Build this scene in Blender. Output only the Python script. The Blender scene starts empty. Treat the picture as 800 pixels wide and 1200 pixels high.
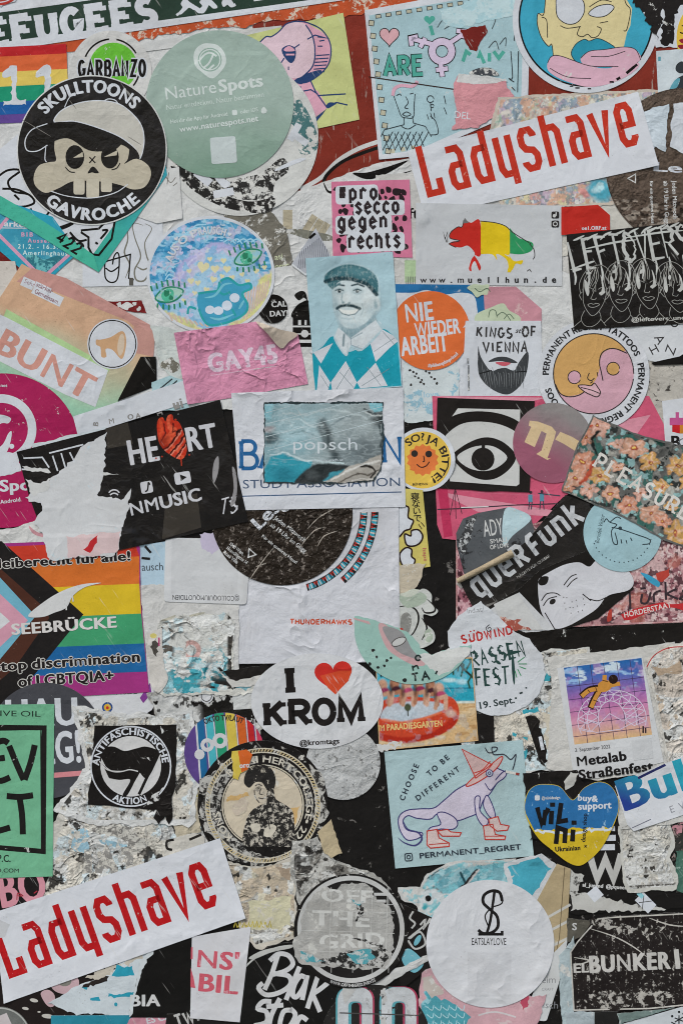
import bpy, math, random
import numpy as np
from mathutils.geometry import tessellate_polygon
from mathutils import Vector

# ------------------------------------------------------------------ camera, sky, sun
scene = bpy.context.scene
COL = scene.collection
S = 0.0006            # one unit of the wall grid below is 0.6 mm; the grid is 800 wide and 1200 tall
ZC = 1.5              # height of the middle of the view above the ground
cam_d = bpy.data.cameras.new("camera"); cam = bpy.data.objects.new("camera", cam_d); COL.objects.link(cam)
cam_d.sensor_fit = 'VERTICAL'; cam_d.sensor_height = 36; cam_d.lens = 85
cam_d.clip_start = 0.05; cam_d.clip_end = 1000
cam.location = (0, -(1200 * S * 85 / 36) - 0.0015, ZC); cam.rotation_euler = (math.pi / 2, 0, 0)
scene.camera = cam
world = bpy.data.worlds.new("World"); scene.world = world; world.use_nodes = True
wn = world.node_tree.nodes; wl = world.node_tree.links
bg = wn["Background"]; sky = wn.new("ShaderNodeTexSky"); sky.sky_type = 'NISHITA'; sky.sun_disc = False
SUN_EL, SUN_AZ = math.radians(52), math.radians(212)      # azimuth clockwise from +Y: the sun stands before the wall, to its left
sky.sun_elevation = SUN_EL; sky.sun_rotation = SUN_AZ
sky.air_density = 1.0; sky.dust_density = 6.0; sky.ozone_density = 1.0
wl.new(sky.outputs[0], bg.inputs[0]); bg.inputs[1].default_value = 0.09
sun_d = bpy.data.lights.new("sun", 'SUN'); sun_d.energy = 1.5; sun_d.angle = math.radians(14); sun_d.color = (1.0, 0.97, 0.94)
sun = bpy.data.objects.new("sun", sun_d); COL.objects.link(sun)
sdir = Vector((math.sin(SUN_AZ) * math.cos(SUN_EL), math.cos(SUN_AZ) * math.cos(SUN_EL), math.sin(SUN_EL)))
sun.rotation_euler = sdir.to_track_quat('Z', 'Y').to_euler(); sun.location = sdir * 5 + Vector((0, 0, ZC))
vs = scene.view_settings; vs.view_transform = 'Standard'; vs.look = 'None'; vs.gamma = 1; vs.exposure = 0.17
vs.use_curve_mapping = False
scene.cycles.pixel_filter_type = 'BLACKMAN_HARRIS'; scene.cycles.filter_width = 1.05
GAIN = (0.945, 0.86, 0.82)   # how bright white paper facing the street comes out; base colours are photo colours over this

# ------------------------------------------------------------------ colours and materials
def lin(h):
    h = h.lstrip('#'); v = [int(h[i:i + 2], 16) / 255 for i in (0, 2, 4)]
    v = [c / 12.92 if c <= 0.04045 else ((c + 0.055) / 1.055) ** 2.4 for c in v]
    return tuple(min(0.86, max(0.0028, c / g - 0.0045)) for c, g in zip(v, GAIN))

def make_group():
    g = bpy.data.node_groups.new("printed_paper", 'ShaderNodeTree'); I = g.interface
    def inp(n, t, d):
        s = I.new_socket(n, in_out='INPUT', socket_type=t); s.default_value = d
    inp("Color", 'NodeSocketColor', (.8, .8, .8, 1)); inp("WearColor", 'NodeSocketColor', (.7, .7, .7, 1))
    inp("Wear", 'NodeSocketFloat', 0.0); inp("WearScale", 'NodeSocketFloat', 120.0); inp("Mottle", 'NodeSocketFloat', 0.12)
    inp("Rough", 'NodeSocketFloat', 0.5); inp("Bump", 'NodeSocketFloat', 0.3); inp("BumpScale", 'NodeSocketFloat', 45.0)
    inp("Crease", 'NodeSocketFloat', 0.3); inp("Grime", 'NodeSocketFloat', 0.3); inp("Seed", 'NodeSocketFloat', 0.0)
    inp("Streak", 'NodeSocketFloat', 0.0); inp("Coat", 'NodeSocketFloat', 0.0); inp("Color2", 'NodeSocketColor', (.8, .8, .8, 1))
    inp("Grad", 'NodeSocketFloat', 0.0); inp("GradZ", 'NodeSocketFloat', 0.0); inp("GradW", 'NodeSocketFloat', 0.1); inp("GradSlope", 'NodeSocketFloat', 0.0); inp("Photo", 'NodeSocketFloat', 0.0)
    I.new_socket("Shader", in_out='OUTPUT', socket_type='NodeSocketShader')
    N, L = g.nodes, g.links
    gi = N.new("NodeGroupInput"); go = N.new("NodeGroupOutput")
    def math_(op, a, b=None, c=None, clamp=False):
        n = N.new("ShaderNodeMath"); n.operation = op; n.use_clamp = clamp
        for k, v in enumerate((a, b, c)):
            if v is None: continue
            if isinstance(v, (int, float)): n.inputs[k].default_value = v
            else: L.new(v, n.inputs[k])
        return n.outputs[0]
    def mix(f, a, b, mode='MIX'):
        n = N.new("ShaderNodeMix"); n.data_type = 'RGBA'; n.blend_type = mode
        if isinstance(f, (int, float)): n.inputs[0].default_value = f
        else: L.new(f, n.inputs[0])
        for k, v in ((6, a), (7, b)):
            if isinstance(v, tuple): n.inputs[k].default_value = v
            else: L.new(v, n.inputs[k])
        return n.outputs[2]
    pos = N.new("ShaderNodeNewGeometry").outputs["Position"]
    sv = N.new("ShaderNodeCombineXYZ"); L.new(gi.outputs["Seed"], sv.inputs[1]); L.new(math_('MULTIPLY', gi.outputs["Seed"], 0.37), sv.inputs[0])
    va = N.new("ShaderNodeVectorMath"); va.operation = 'ADD'; L.new(pos, va.inputs[0]); L.new(sv.outputs[0], va.inputs[1])
    P = va.outputs[0]
    def noise(scale, detail=4, rough=0.55, dist=0.0, vec=None):
        n = N.new("ShaderNodeTexNoise"); n.inputs["Detail"].default_value = detail; n.inputs["Roughness"].default_value = rough; n.inputs["Distortion"].default_value = dist
        if isinstance(scale, (int, float)): n.inputs["Scale"].default_value = scale
        else: L.new(scale, n.inputs["Scale"])
        L.new(vec or P, n.inputs["Vector"]); return n.outputs["Fac"]
    def smooth(v, a, b):
        n = N.new("ShaderNodeMapRange"); n.interpolation_type = 'SMOOTHSTEP'; L.new(v, n.inputs[0])
        for k, x in ((1, a), (2, b)):
            if isinstance(x, (int, float)): n.inputs[k].default_value = x
            else: L.new(x, n.inputs[k])
        return n.outputs[0]
    # stretched coordinates for brushed or scraped streaks
    vm = N.new("ShaderNodeVectorMath"); vm.operation = 'MULTIPLY'; L.new(P, vm.inputs[0]); vm.inputs[1].default_value = (1, 1, 0.13)
    # two-tone prints: the ink itself runs from one colour to the other across the sheet
    sep = N.new("ShaderNodeSeparateXYZ"); L.new(pos, sep.inputs[0])
    gz = math_('ADD', sep.outputs[2], math_('MULTIPLY', sep.outputs[0], gi.outputs["GradSlope"]))
    gz = math_('ADD', gz, math_('MULTIPLY', math_('SUBTRACT', noise(30, 3), 0.5), math_('MULTIPLY', gi.outputs["GradW"], 0.6)))
    gf = math_('DIVIDE', math_('SUBTRACT', gz, gi.outputs["GradZ"]), gi.outputs["GradW"])
    gf = math_('MULTIPLY', math_('ADD', gf, 0.5, clamp=True), gi.outputs["Grad"])
    base = mix(gf, gi.outputs["Color"], gi.outputs["Color2"])
    at = N.new("ShaderNodeAttribute"); at.attribute_name = "print"      # the inks of a printed picture, point by point
    base = mix(gi.outputs["Photo"], base, at.outputs["Color"])
    # mottled ink
    mo = math_('SUBTRACT', noise(70, 6, 0.65), 0.5); mo2 = math_('SUBTRACT', noise(900, 3, 0.6), 0.5)
    mm = math_('MULTIPLY', math_('ADD', math_('MULTIPLY', mo, 2.2), math_('MULTIPLY', mo2, 1.3)), gi.outputs["Mottle"])
    sc = N.new("ShaderNodeCombineColor")
    mv = math_('ADD', mm, 1.0)
    for k in range(3): L.new(mv, sc.inputs[k])
    c = mix(1.0, base, sc.outputs[0], 'MULTIPLY')
    # grime film, brownish, in patches
    gr = smooth(noise(16, 7, 0.68, 0.6), 0.45, 0.8)
    c = mix(math_('MULTIPLY', gr, gi.outputs["Grime"]), c, mix(1.0, c, (0.50, 0.44, 0.37, 1), 'MULTIPLY'))
    # tiny scuffs where ink has chipped off
    sp = smooth(noise(420, 4, 0.7), 0.70, 0.74)
    spf = math_('MULTIPLY', sp, smooth(noise(22, 3), 0.45, 0.62))
    c = mix(math_('MULTIPLY', spf, 0.55), c, gi.outputs["WearColor"])
    # pepper and hairline scratches in patches
    pz = smooth(noise(34, 4, 0.6), 0.46, 0.66)
    dk = math_('MULTIPLY', smooth(noise(760, 3, 0.6), 0.655, 0.69), pz)
    c = mix(math_('MULTIPLY', dk, 0.5), c, mix(1.0, c, (0.30, 0.28, 0.26, 1), 'MULTIPLY'))
    vr = N.new("ShaderNodeVectorRotate"); vr.rotation_type = 'Y_AXIS'; vr.inputs["Angle"].default_value = 0.6; L.new(P, vr.inputs["Vector"])
    vh = N.new("ShaderNodeVectorMath"); vh.operation = 'MULTIPLY'; L.new(vr.outputs[0], vh.inputs[0]); vh.inputs[1].default_value = (1, 1, 0.06)
    hs = math_('MULTIPLY', smooth(noise(520, 3, 0.5, 0.0, vh.outputs[0]), 0.66, 0.70), smooth(noise(26, 3, 0.6), 0.5, 0.64))
    c = mix(math_('MULTIPLY', hs, 0.42), c, gi.outputs["WearColor"])
    # wear: ink rubbed or torn away
    w = noise(gi.outputs["WearScale"], 10, 0.72, 0.4)
    ws = noise(math_('MULTIPLY', gi.outputs["WearScale"], 1.6), 8, 0.7, 0.2, vm.outputs[0])
    wmx = N.new("ShaderNodeMix"); L.new(gi.outputs["Streak"], wmx.inputs[0]); L.new(w, wmx.inputs[2]); L.new(ws, wmx.inputs[3])
    t = math_('SUBTRACT', 0.665, math_('MULTIPLY', gi.outputs["Wear"], 0.31))
    wf = smooth(wmx.outputs[0], math_('SUBTRACT', t, 0.018), math_('ADD', t, 0.018))
    c = mix(math_('MULTIPLY', wf, math_('GREATER_THAN', gi.outputs["Wear"], 0.001)), c, gi.outputs["WearColor"])
    # relief: grain, crumple and sharp creases
    crum = noise(gi.outputs["BumpScale"], 5, 0.55, 0.3)
    rid = math_('ABSOLUTE', math_('SUBTRACT', noise(math_('MULTIPLY', gi.outputs["BumpScale"], 0.55), 3, 0.5, 0.8), 0.5))
    rid = math_('SUBTRACT', 1.0, math_('MULTIPLY', rid, 9.0), clamp=True)
    rid = math_('MULTIPLY', math_('POWER', rid, 3.0), smooth(noise(20, 2), 0.42, 0.62))
    grain = noise(1500, 2)
    hgt = math_('ADD', math_('MULTIPLY', crum, 1.0), math_('MULTIPLY', rid, math_('MULTIPLY', gi.outputs["Crease"], 0.28)))
    hgt = math_('ADD', hgt, math_('MULTIPLY', grain, 0.035)); hgt = math_('ADD', hgt, math_('MULTIPLY', wf, math_('MULTIPLY', gi.outputs["Wear"], -0.05)))
    bm = N.new("ShaderNodeBump"); bm.inputs["Distance"].default_value = 0.004; L.new(gi.outputs["Bump"], bm.inputs["Strength"]); L.new(hgt, bm.inputs["Height"])
    bs = N.new("ShaderNodeBsdfPrincipled")
    L.new(c, bs.inputs["Base Color"]); L.new(bm.outputs[0], bs.inputs["Normal"])
    rr = math_('ADD', gi.outputs["Rough"], math_('MULTIPLY', mo, 0.25), clamp=True); L.new(rr, bs.inputs["Roughness"])
    bs.inputs["Specular IOR Level"].default_value = 0.16
    L.new(gi.outputs["Coat"], bs.inputs["Coat Weight"]); bs.inputs["Coat Roughness"].default_value = 0.12; L.new(bm.outputs[0], bs.inputs["Coat Normal"])
    L.new(bs.outputs[0], go.inputs[0])
    return g
GROUP = make_group()
MATS = {}
KEYS = dict(wear="Wear", ws="WearScale", mot="Mottle", rough="Rough", bump="Bump", bs="BumpScale", crease="Crease", grime="Grime", streak="Streak", coat="Coat", photo="Photo")
def mat(col, seed=0.0, wc='#c9c6c1', c2=None, gy=None, gw=None, gs=0.0, gx=400, name='ink', **o):
    key = (col, seed, wc, c2, gy, gw, gs, gx, tuple(sorted(o.items())))
    if key in MATS: return MATS[key]
    m = bpy.data.materials.new(name); m.use_nodes = True; nt = m.node_tree
    nt.nodes.remove(nt.nodes["Principled BSDF"])
    g = nt.nodes.new("ShaderNodeGroup"); g.node_tree = GROUP
    g.inputs["Color"].default_value = (*lin(col), 1); g.inputs["WearColor"].default_value = (*lin(wc), 1); g.inputs["Seed"].default_value = seed
    for k, v in o.items(): g.inputs[KEYS[k]].default_value = v
    if c2:
        g.inputs["Color2"].default_value = (*lin(c2), 1); g.inputs["Grad"].default_value = 1
        g.inputs["GradZ"].default_value = ZC + (600 - gy) * S + gs * (gx - 400) * S; g.inputs["GradW"].default_value = gw * S; g.inputs["GradSlope"].default_value = gs
    nt.links.new(g.outputs[0], nt.nodes["Material Output"].inputs[0])
    MATS[key] = m; return m

# ------------------------------------------------------------------ outlines (wall grid: x to the right, y downwards)
def R(cx, cy, w, h, rot=0):
    a = math.radians(-rot); ca, sa = math.cos(a), math.sin(a)
    return [(cx + x * ca - y * sa, cy + x * sa + y * ca) for x, y in ((-w / 2, -h / 2), (w / 2, -h / 2), (w / 2, h / 2), (-w / 2, h / 2))]
def E(cx, cy, rx, ry, rot=0, a0=0, a1=360, n=None):
    n = n or max(12, int(max(rx, ry) * 0.9) + 10); full = abs(a1 - a0) >= 360
    a = math.radians(-rot); ca, sa = math.cos(a), math.sin(a); out = []
    for i in range(n if full else n + 1):
        t = math.radians(a0 + (a1 - a0) * i / n); x, y = rx * math.cos(t), -ry * math.sin(t)
        out.append((cx + x * ca - y * sa, cy + x * sa + y * ca))
    return out
def C(cx, cy, r, n=None): return E(cx, cy, r, r, n=n)
def AR(cx, cy, r, a0, a1, n=24): return E(cx, cy, r, r, 0, a0, a1, n)   # open arc, degrees counter-clockwise from the right
def sm(pts, n=5, closed=True):
    p = [np.array(q, float) for q in pts]; m = len(p); out = []
    for i in range(m if closed else m - 1):
        g = lambda k: p[k % m] if closed else p[min(max(k, 0), m - 1)]
        p0, p1, p2, p3 = g(i - 1), g(i), g(i + 1), g(i + 2)
        for k in range(n):
            t = k / n
            out.append(tuple(0.5 * (2 * p1 + (p2 - p0) * t + (2 * p0 - 5 * p1 + 4 * p2 - p3) * t * t + (3 * p1 - p0 - 3 * p2 + p3) * t ** 3)))
    if not closed: out.append(tuple(p[-1]))
    return out
def sl(pts, n=5): return sm(pts, n, False)
def rag(pts, amp=1.5, step=4, seed=1, sides=None):
    """a torn edge: the outline resampled and displaced; sides picks the edges that are torn"""
    rnd = random.Random(seed); out = []; m = len(pts); w = 0.0
    for i in range(m):
        (x0, y0), (x1, y1) = pts[i], pts[(i + 1) % m]; d = math.hypot(x1 - x0, y1 - y0); out.append((x0, y0))
        if sides is not None and i not in sides: continue
        k = int(d / step); nx, ny = -(y1 - y0) / (d + 1e-9), (x1 - x0) / (d + 1e-9)
        for j in range(1, k):
            w = 0.72 * w + rnd.gauss(0, 0.7); q = amp * (w + rnd.gauss(0, 0.35)); t = (j + rnd.uniform(-.3, .3)) / k
            out.append((x0 + (x1 - x0) * t + nx * q, y0 + (y1 - y0) * t + ny * q))
    return out
def rnd_corner(pts, r=4, n=4):
    out = []; m = len(pts)
    for i in range(m):
        p = np.array(pts[i]); a = np.array(pts[i - 1]) - p; b = np.array(pts[(i + 1) % m]) - p
        pa = p + a / np.linalg.norm(a) * r; pb = p + b / np.linalg.norm(b) * r
        for k in range(n + 1):
            t = k / n; out.append(tuple((1 - t) ** 2 * pa + 2 * t * (1 - t) * p + t * t * pb))
    return out
def mv(pts, dx=0, dy=0, s=1, rot=0, sx=1):
    a = math.radians(-rot); ca, sa = math.cos(a), math.sin(a)
    return [(dx + (x * sx * ca - y * sa) * s, dy + (x * sx * sa + y * ca) * s) for x, y in pts]
def heart(cx, cy, w, h, rot=0):
    pts = [(16 * math.sin(t) ** 3 / 32 * w, -(13 * math.cos(t) - 5 * math.cos(2 * t) - 2 * math.cos(3 * t) - math.cos(4 * t) + 2.5) / 29 * h) for t in np.linspace(0, 2 * math.pi, 40, endpoint=False)]
    return mv(pts, cx, cy, 1, rot)
def blob(cx, cy, r, seed, n=9, k=0.35, sx=1, rot=0):
    rnd = random.Random(seed)
    return sm(mv([(r * (1 + rnd.uniform(-k, k)) * math.cos(2 * math.pi * i / n), r * (1 + rnd.uniform(-k, k)) * math.sin(2 * math.pi * i / n)) for i in range(n)], cx, cy, 1, rot, sx), 4)

# ------------------------------------------------------------------ triangles: fill, ribbons, cutting to the drape grid
def fill(poly):
    rings = [poly] if isinstance(poly, list) else list(poly)
    flat = [p for r in rings for p in r]
    t = tessellate_polygon([[Vector((x, y, 0)) for x, y in r] for r in rings])
    a = np.array(flat, float)
    return a[np.array(t, int).reshape(-1, 3)] if len(t) else np.zeros((0, 3, 2))
def ribbon(pts, w, closed=False, taper=False):
    p = [np.array(q, float) for q in pts]
    q = [p[0]]
    for v in p[1:]:
        if np.linalg.norm(v - q[-1]) > 1e-4: q.append(v)
    p = q; m = len(p)
    if m < 2: return np.zeros((0, 3, 2))
    if closed and np.linalg.norm(p[0] - p[-1]) < 1e-4: p = p[:-1]; m -= 1
    L_, R_ = [], []
    for i in range(m):
        a = p[i] - p[i - 1] if (i > 0 or closed) else p[1] - p[0]
        b = p[(i + 1) % m] - p[i] if (i < m - 1 or closed) else a
        a = a / np.linalg.norm(a); b = b / np.linalg.norm(b)
        na = np.array((-a[1], a[0])); nb = np.array((-b[1], b[0])); n = na + nb; ln = np.linalg.norm(n)
        n = na if ln < 1e-3 else n / ln; c = max(0.45, float(n @ na))
        ww = w / 2 / c
        if taper: ww *= 0.25 + 0.75 * math.sin(math.pi * min(1, max(0, (i + 0.3) / (m - 0.4))))
        L_.append(p[i] + n * ww); R_.append(p[i] - n * ww)
    out = []
    for i in range(m if closed else m - 1):
        j = (i + 1) % m; out += [(L_[i], R_[i], R_[j]), (L_[i], R_[j], L_[j])]
    return np.array(out, float)
CELL = 5.0
def cut(t, z, a, b, CELL=5.0):
    """split every triangle along the lines a*x+b*y = k*CELL, so that each piece lies in one facet of the drape"""
    done, dz_ = [], []
    while len(t):
        d = (t[:, :, 0] * a + t[:, :, 1] * b) / CELL; k = np.floor(d.min(1) + 1e-7) + 1
        d = d - k[:, None]; d[np.abs(d) < 1e-7] = 0
        x = d.max(1) > 0
        done.append(t[~x]); dz_.append(z[~x]); t, d, z = t[x], d[x], z[x]
        if not len(t): break
        nt_, nz = [], []; s = np.sign(d); has0 = (s == 0).any(1)
        if has0.any():
            T, D, Z = t[has0], d[has0], z[has0]; i = np.argmax(D == 0, 1); r = np.arange(len(T))
            A, B, Cc = T[r, i], T[r, (i + 1) % 3], T[r, (i + 2) % 3]; db, dc = D[r, (i + 1) % 3], D[r, (i + 2) % 3]
            M = B + (Cc - B) * (db / (db - dc))[:, None]; up = db > 0
            p1, p2 = np.stack((A, B, M), 1), np.stack((A, M, Cc), 1)
            nt_.append(np.where(up[:, None, None], p1, p2)); nz.append(Z); done.append(np.where(up[:, None, None], p2, p1)); dz_.append(Z)
        if (~has0).any():
            T, D, Z, s2 = t[~has0], d[~has0], z[~has0], s[~has0]; lone = -np.sign(s2.sum(1)); i = np.argmax(s2 == lone[:, None], 1); r = np.arange(len(T))
            A, B, Cc = T[r, i], T[r, (i + 1) % 3], T[r, (i + 2) % 3]; da, db, dc = D[r, i], D[r, (i + 1) % 3], D[r, (i + 2) % 3]
            M = A + (B - A) * (da / (da - db))[:, None]; Q = A + (Cc - A) * (da / (da - dc))[:, None]
            p1, p2, p3 = np.stack((A, M, Q), 1), np.stack((M, B, Cc), 1), np.stack((M, Cc, Q), 1); up = lone > 0
            nt_ += [p1[up], p2[~up], p3[~up]]; nz += [Z[up], Z[~up], Z[~up]]; done += [p1[~up], p2[up], p3[up]]; dz_ += [Z[~up], Z[up], Z[up]]
        t = np.concatenate(nt_); z = np.concatenate(nz)
    return np.concatenate(done), np.concatenate(dz_)
def dice(t, z, step=5.0):
    for a, b in ((1, 0), (0, 1), (1, 1)): t, z = cut(t, z, a, b, step)
    ar = np.abs((t[:, 1, 0] - t[:, 0, 0]) * (t[:, 2, 1] - t[:, 0, 1]) - (t[:, 2, 0] - t[:, 0, 0]) * (t[:, 1, 1] - t[:, 0, 1]))
    k = ar > 1e-6
    return t[k], z[k]

# ------------------------------------------------------------------ the pile of paper: a height map every new sheet drapes over
X0, Y0, NX, NY = -260.0, -260.0, 265, 345
GX = X0 + CELL * np.arange(NX); GY = Y0 + CELL * np.arange(NY)
MX, MY = np.meshgrid(GX, GY)
def vnoise(sc, seed, oct_=3):
    r = np.random.RandomState(seed); out = np.zeros_like(MX); amp = 1.0
    for _ in range(oct_):
        n = 64; g = r.rand(n, n); u, v = MX / sc + 100, MY / sc + 100
        iu, iv = np.floor(u).astype(int), np.floor(v).astype(int); fu, fv = u - iu, v - iv
        fu, fv = fu * fu * (3 - 2 * fu), fv * fv * (3 - 2 * fv)
        q = lambda a, b: g[(iv + b) % n, (iu + a) % n]
        out += amp * ((q(0, 0) * (1 - fu) + q(1, 0) * fu) * (1 - fv) + (q(0, 1) * (1 - fu) + q(1, 1) * fu) * fv)
        amp *= 0.5; sc /= 2.1
    return out / 1.75
HM = vnoise(160, 5) * 0.0012
GAP = 0.00028; SUB = 0.00001
def inside(poly):
    m = np.zeros(MX.shape, bool); n = len(poly)
    for i in range(n):
        (x0, y0), (x1, y1) = poly[i], poly[(i + 1) % n]
        if y0 == y1: continue
        m ^= ((y0 > MY) != (y1 > MY)) & (MX < (x1 - x0) * (MY - y0) / (y1 - y0) + x0)
    for x, y in poly:                     # nodes next to the outline count too
        i, j = int(round((x - X0) / CELL)), int(round((y - Y0) / CELL))
        if 1 <= i < NX - 1 and 1 <= j < NY - 1: m[j, i] = True
    d = m.copy(); d[1:] |= m[:-1]; d[:-1] |= m[1:]; e = d.copy(); e[:, 1:] |= d[:, :-1]; e[:, :-1] |= d[:, 1:]
    return e
def box(a, r=1):
    for ax in (0, 1):
        acc = a.copy()
        for k in range(1, r + 1):
            acc += np.roll(a, k, ax) + np.roll(a, -k, ax)
        a = acc / (2 * r + 1)
    return a
def sample(surf, p):
    u, v = (p[:, 0] - X0) / CELL, (p[:, 1] - Y0) / CELL
    i = np.clip(np.floor(u + 1e-9).astype(int), 0, NX - 2); j = np.clip(np.floor(v + 1e-9).astype(int), 0, NY - 2); fu, fv = u - i, v - j
    a, b, c, d = surf[j, i], surf[j, i + 1], surf[j + 1, i], surf[j + 1, i + 1]
    lo = a + (b - a) * fu + (c - a) * fv; hi = d + (c - d) * (1 - fu) + (b - d) * (1 - fv)
    return np.where(fu + fv <= 1, lo, hi)
def build(name, t, z, surf, off, material, parent=None, origin=(0, 0), skirt=0.0, edge=None, step=5.0, inks=None):
    """ONE mesh object: the diced triangles laid on a surface, OFF above it; skirt gives a sheet its thickness"""
    t, z = dice(t, z, step)
    p = np.column_stack((t.reshape(-1, 2), np.repeat(z, 3)))
    key = np.round(p * np.array((2000, 2000, 1e8))).astype(np.int64)
    key -= key.min(0); key = (key[:, 0] * (1 << 22) + key[:, 1]) * (1 << 12) + key[:, 2] % 4096
    _, first, inv = np.unique(key, return_index=True, return_inverse=True); inv = inv.reshape(-1)
    P_ = p[first]; f = inv.reshape(-1, 3)
    f = f[(f[:, 0] != f[:, 1]) & (f[:, 1] != f[:, 2]) & (f[:, 0] != f[:, 2])]
    q = P_[f]; ar = (q[:, 1, 0] - q[:, 0, 0]) * (q[:, 2, 1] - q[:, 0, 1]) - (q[:, 2, 0] - q[:, 0, 0]) * (q[:, 1, 1] - q[:, 0, 1])
    f[ar > 0] = f[ar > 0][:, ::-1]        # y runs down: clockwise here faces the street
    h = sample(surf, P_) + off + P_[:, 2]
    V = np.column_stack(((P_[:, 0] - origin[0]) * S, -h, (origin[1] - P_[:, 1]) * S)); F = f; nt = len(f); mi = None
    if skirt:
        e = np.concatenate((f[:, (0, 1)], f[:, (1, 2)], f[:, (2, 0)])); es = np.sort(e, 1).astype(np.int64)
        _, fi, cnt = np.unique(es[:, 0] * (1 << 31) + es[:, 1], return_index=True, return_counts=True); be = e[fi[cnt == 1]]
        n0 = len(V); A, B = V[be[:, 0]], V[be[:, 1]]; dn = np.array((0, skirt, 0)); k = np.arange(len(be))
        V = np.concatenate((V, A, B, A + dn, B + dn)); nb = len(be)
        s1 = np.column_stack((n0 + k, n0 + 2 * nb + k, n0 + nb + k)); s2 = np.column_stack((n0 + nb + k, n0 + 2 * nb + k, n0 + 3 * nb + k))
        F = np.concatenate((F, s1, s2)); mi = np.concatenate((np.zeros(nt, int), np.ones(2 * nb, int)))
    me = bpy.data.meshes.new(name); me.vertices.add(len(V)); me.vertices.foreach_set("co", V.ravel())
    me.loops.add(F.size); me.loops.foreach_set("vertex_index", F.astype(np.int32).ravel())
    me.polygons.add(len(F)); me.polygons.foreach_set("loop_start", np.arange(0, F.size, 3, dtype=np.int32))
    me.polygons.foreach_set("use_smooth", np.ones(len(F), bool))
    me.materials.append(material)
    if skirt: me.materials.append(edge or material); me.polygons.foreach_set("material_index", mi.astype(np.int32))
    if inks is not None:
        at = me.attributes.new("print", 'FLOAT_COLOR', 'POINT'); at.data.foreach_set("color", np.column_stack((inks(P_[:, 0], P_[:, 1]), np.ones(len(P_)))).astype(np.float32).ravel())
    me.update(calc_edges=True); me.validate()
    o = bpy.data.objects.new(name, me); COL.objects.link(o)
    if parent is not None: o.parent = parent
    else: o.location = ((origin[0] - 400) * S, 0, ZC + (600 - origin[1]) * S)
    return o

# ------------------------------------------------------------------ stickers and what is printed on them
cur = None
class Sheet: pass
NSHEET = 0
def st(name, label, cat, shape, col, group=None, lift=(), wr=0.00012, ws_=40, prof=None, edge='#bdbab6', thick=None, hm=True, **o):
    """a sheet of paper or foil on the wall: drapes over everything stuck on before it"""
    global cur, HM, NSHEET
    flush(); NSHEET += 1
    s = Sheet(); poly = shape if isinstance(shape, list) else shape[0]; s.poly = poly
    s.mask = inside(poly); hm_f = np.where(s.mask, HM, -1)
    base = np.where(s.mask, HM, box(HM, 2)); env = np.maximum(box(base, 2), HM)
    s.surf = env + GAP + wr * vnoise(ws_, NSHEET * 7 + 3)
    for (x, y, r, h) in lift:
        d = np.hypot(MX - x, MY - y); s.surf = s.surf + h * np.clip(1 - d / r, 0, 1) ** 2
    if prof is not None: s.surf = s.surf + prof(MX, MY)
    a = np.array(poly); s.org = (float(a[:, 0].mean()), float(a[:, 1].mean()))
    s.seed = NSHEET * 1.37; s.k = 0; s.mat = o
    s.opt = dict(o)
    t = fill(shape)
    s.ob = build(name, t, np.zeros(len(t)), s.surf, 0, mat(col, s.seed, **o), None, s.org, thick or 0.00022, mat(edge, s.seed))
    s.ob["label"] = label; s.ob["category"] = cat
    if group: s.ob["group"] = group
    cur = s; return s
def flush():
    global HM
    if cur is not None: HM = np.where(cur.mask, np.maximum(HM, cur.surf + SUB * (cur.k + 2)), HM)
def part(name, tris, col, dz=None, parent=None, label=None, kind=None, step=5.0, inks=None, **o):
    if not len(tris): return None
    cur.k += 1
    t = np.concatenate(tris) if isinstance(tris, list) else tris
    z = dz if dz is not None else np.zeros(len(t))
    m = dict((k, v) for k, v in cur.opt.items() if k in ('bump', 'bs', 'crease', 'coat', 'rough')); m.update(o)
    ob = build(name, t, z, cur.surf, SUB * cur.k, mat(col, cur.seed, **m), parent or cur.ob, cur.org, step=step, inks=inks)
    if label: ob["label"] = label
    return ob
def pr(name, polys, col, **o):
    """flat printed shapes: a list of outlines (a tuple is an outline with holes)"""
    if isinstance(polys, tuple) or (isinstance(polys, list) and isinstance(polys[0], tuple) and isinstance(polys[0][0], (int, float))): polys = [polys]
    if 1 < len(polys) <= 6:
        for i, p in enumerate(polys): r_ = part(name, fill(p), col, **o)
        return r_
    ts = [fill(p) for p in polys]; dz = np.concatenate([np.full(len(t), 0.0000015 * (i % 5)) for i, t in enumerate(ts)])
    return part(name, ts, col, dz, **o)
def hexl(h): return np.array(lin(h))
def fbm(x, y, sc, seed, oct_=4):
    r = np.random.RandomState(seed); out = np.zeros_like(x); amp = 1.0; tot = 0.0
    for _ in range(oct_):
        g = r.rand(64, 64); u, v = x / sc + 200, y / sc + 200; iu, iv = np.floor(u).astype(int), np.floor(v).astype(int); fu, fv = u - iu, v - iv
        fu, fv = fu * fu * (3 - 2 * fu), fv * fv * (3 - 2 * fv); q = lambda a, b: g[(iv + b) % 64, (iu + a) % 64]
        out += amp * ((q(0, 0) * (1 - fu) + q(1, 0) * fu) * (1 - fv) + (q(0, 1) * (1 - fu) + q(1, 1) * fu) * fv); tot += amp; amp *= .55; sc /= 2.0
    return out / tot
def sstep(v, a, b):
    t = np.clip((v - a) / (b - a + 1e-12), 0, 1); return t * t * (3 - 2 * t)
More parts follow.
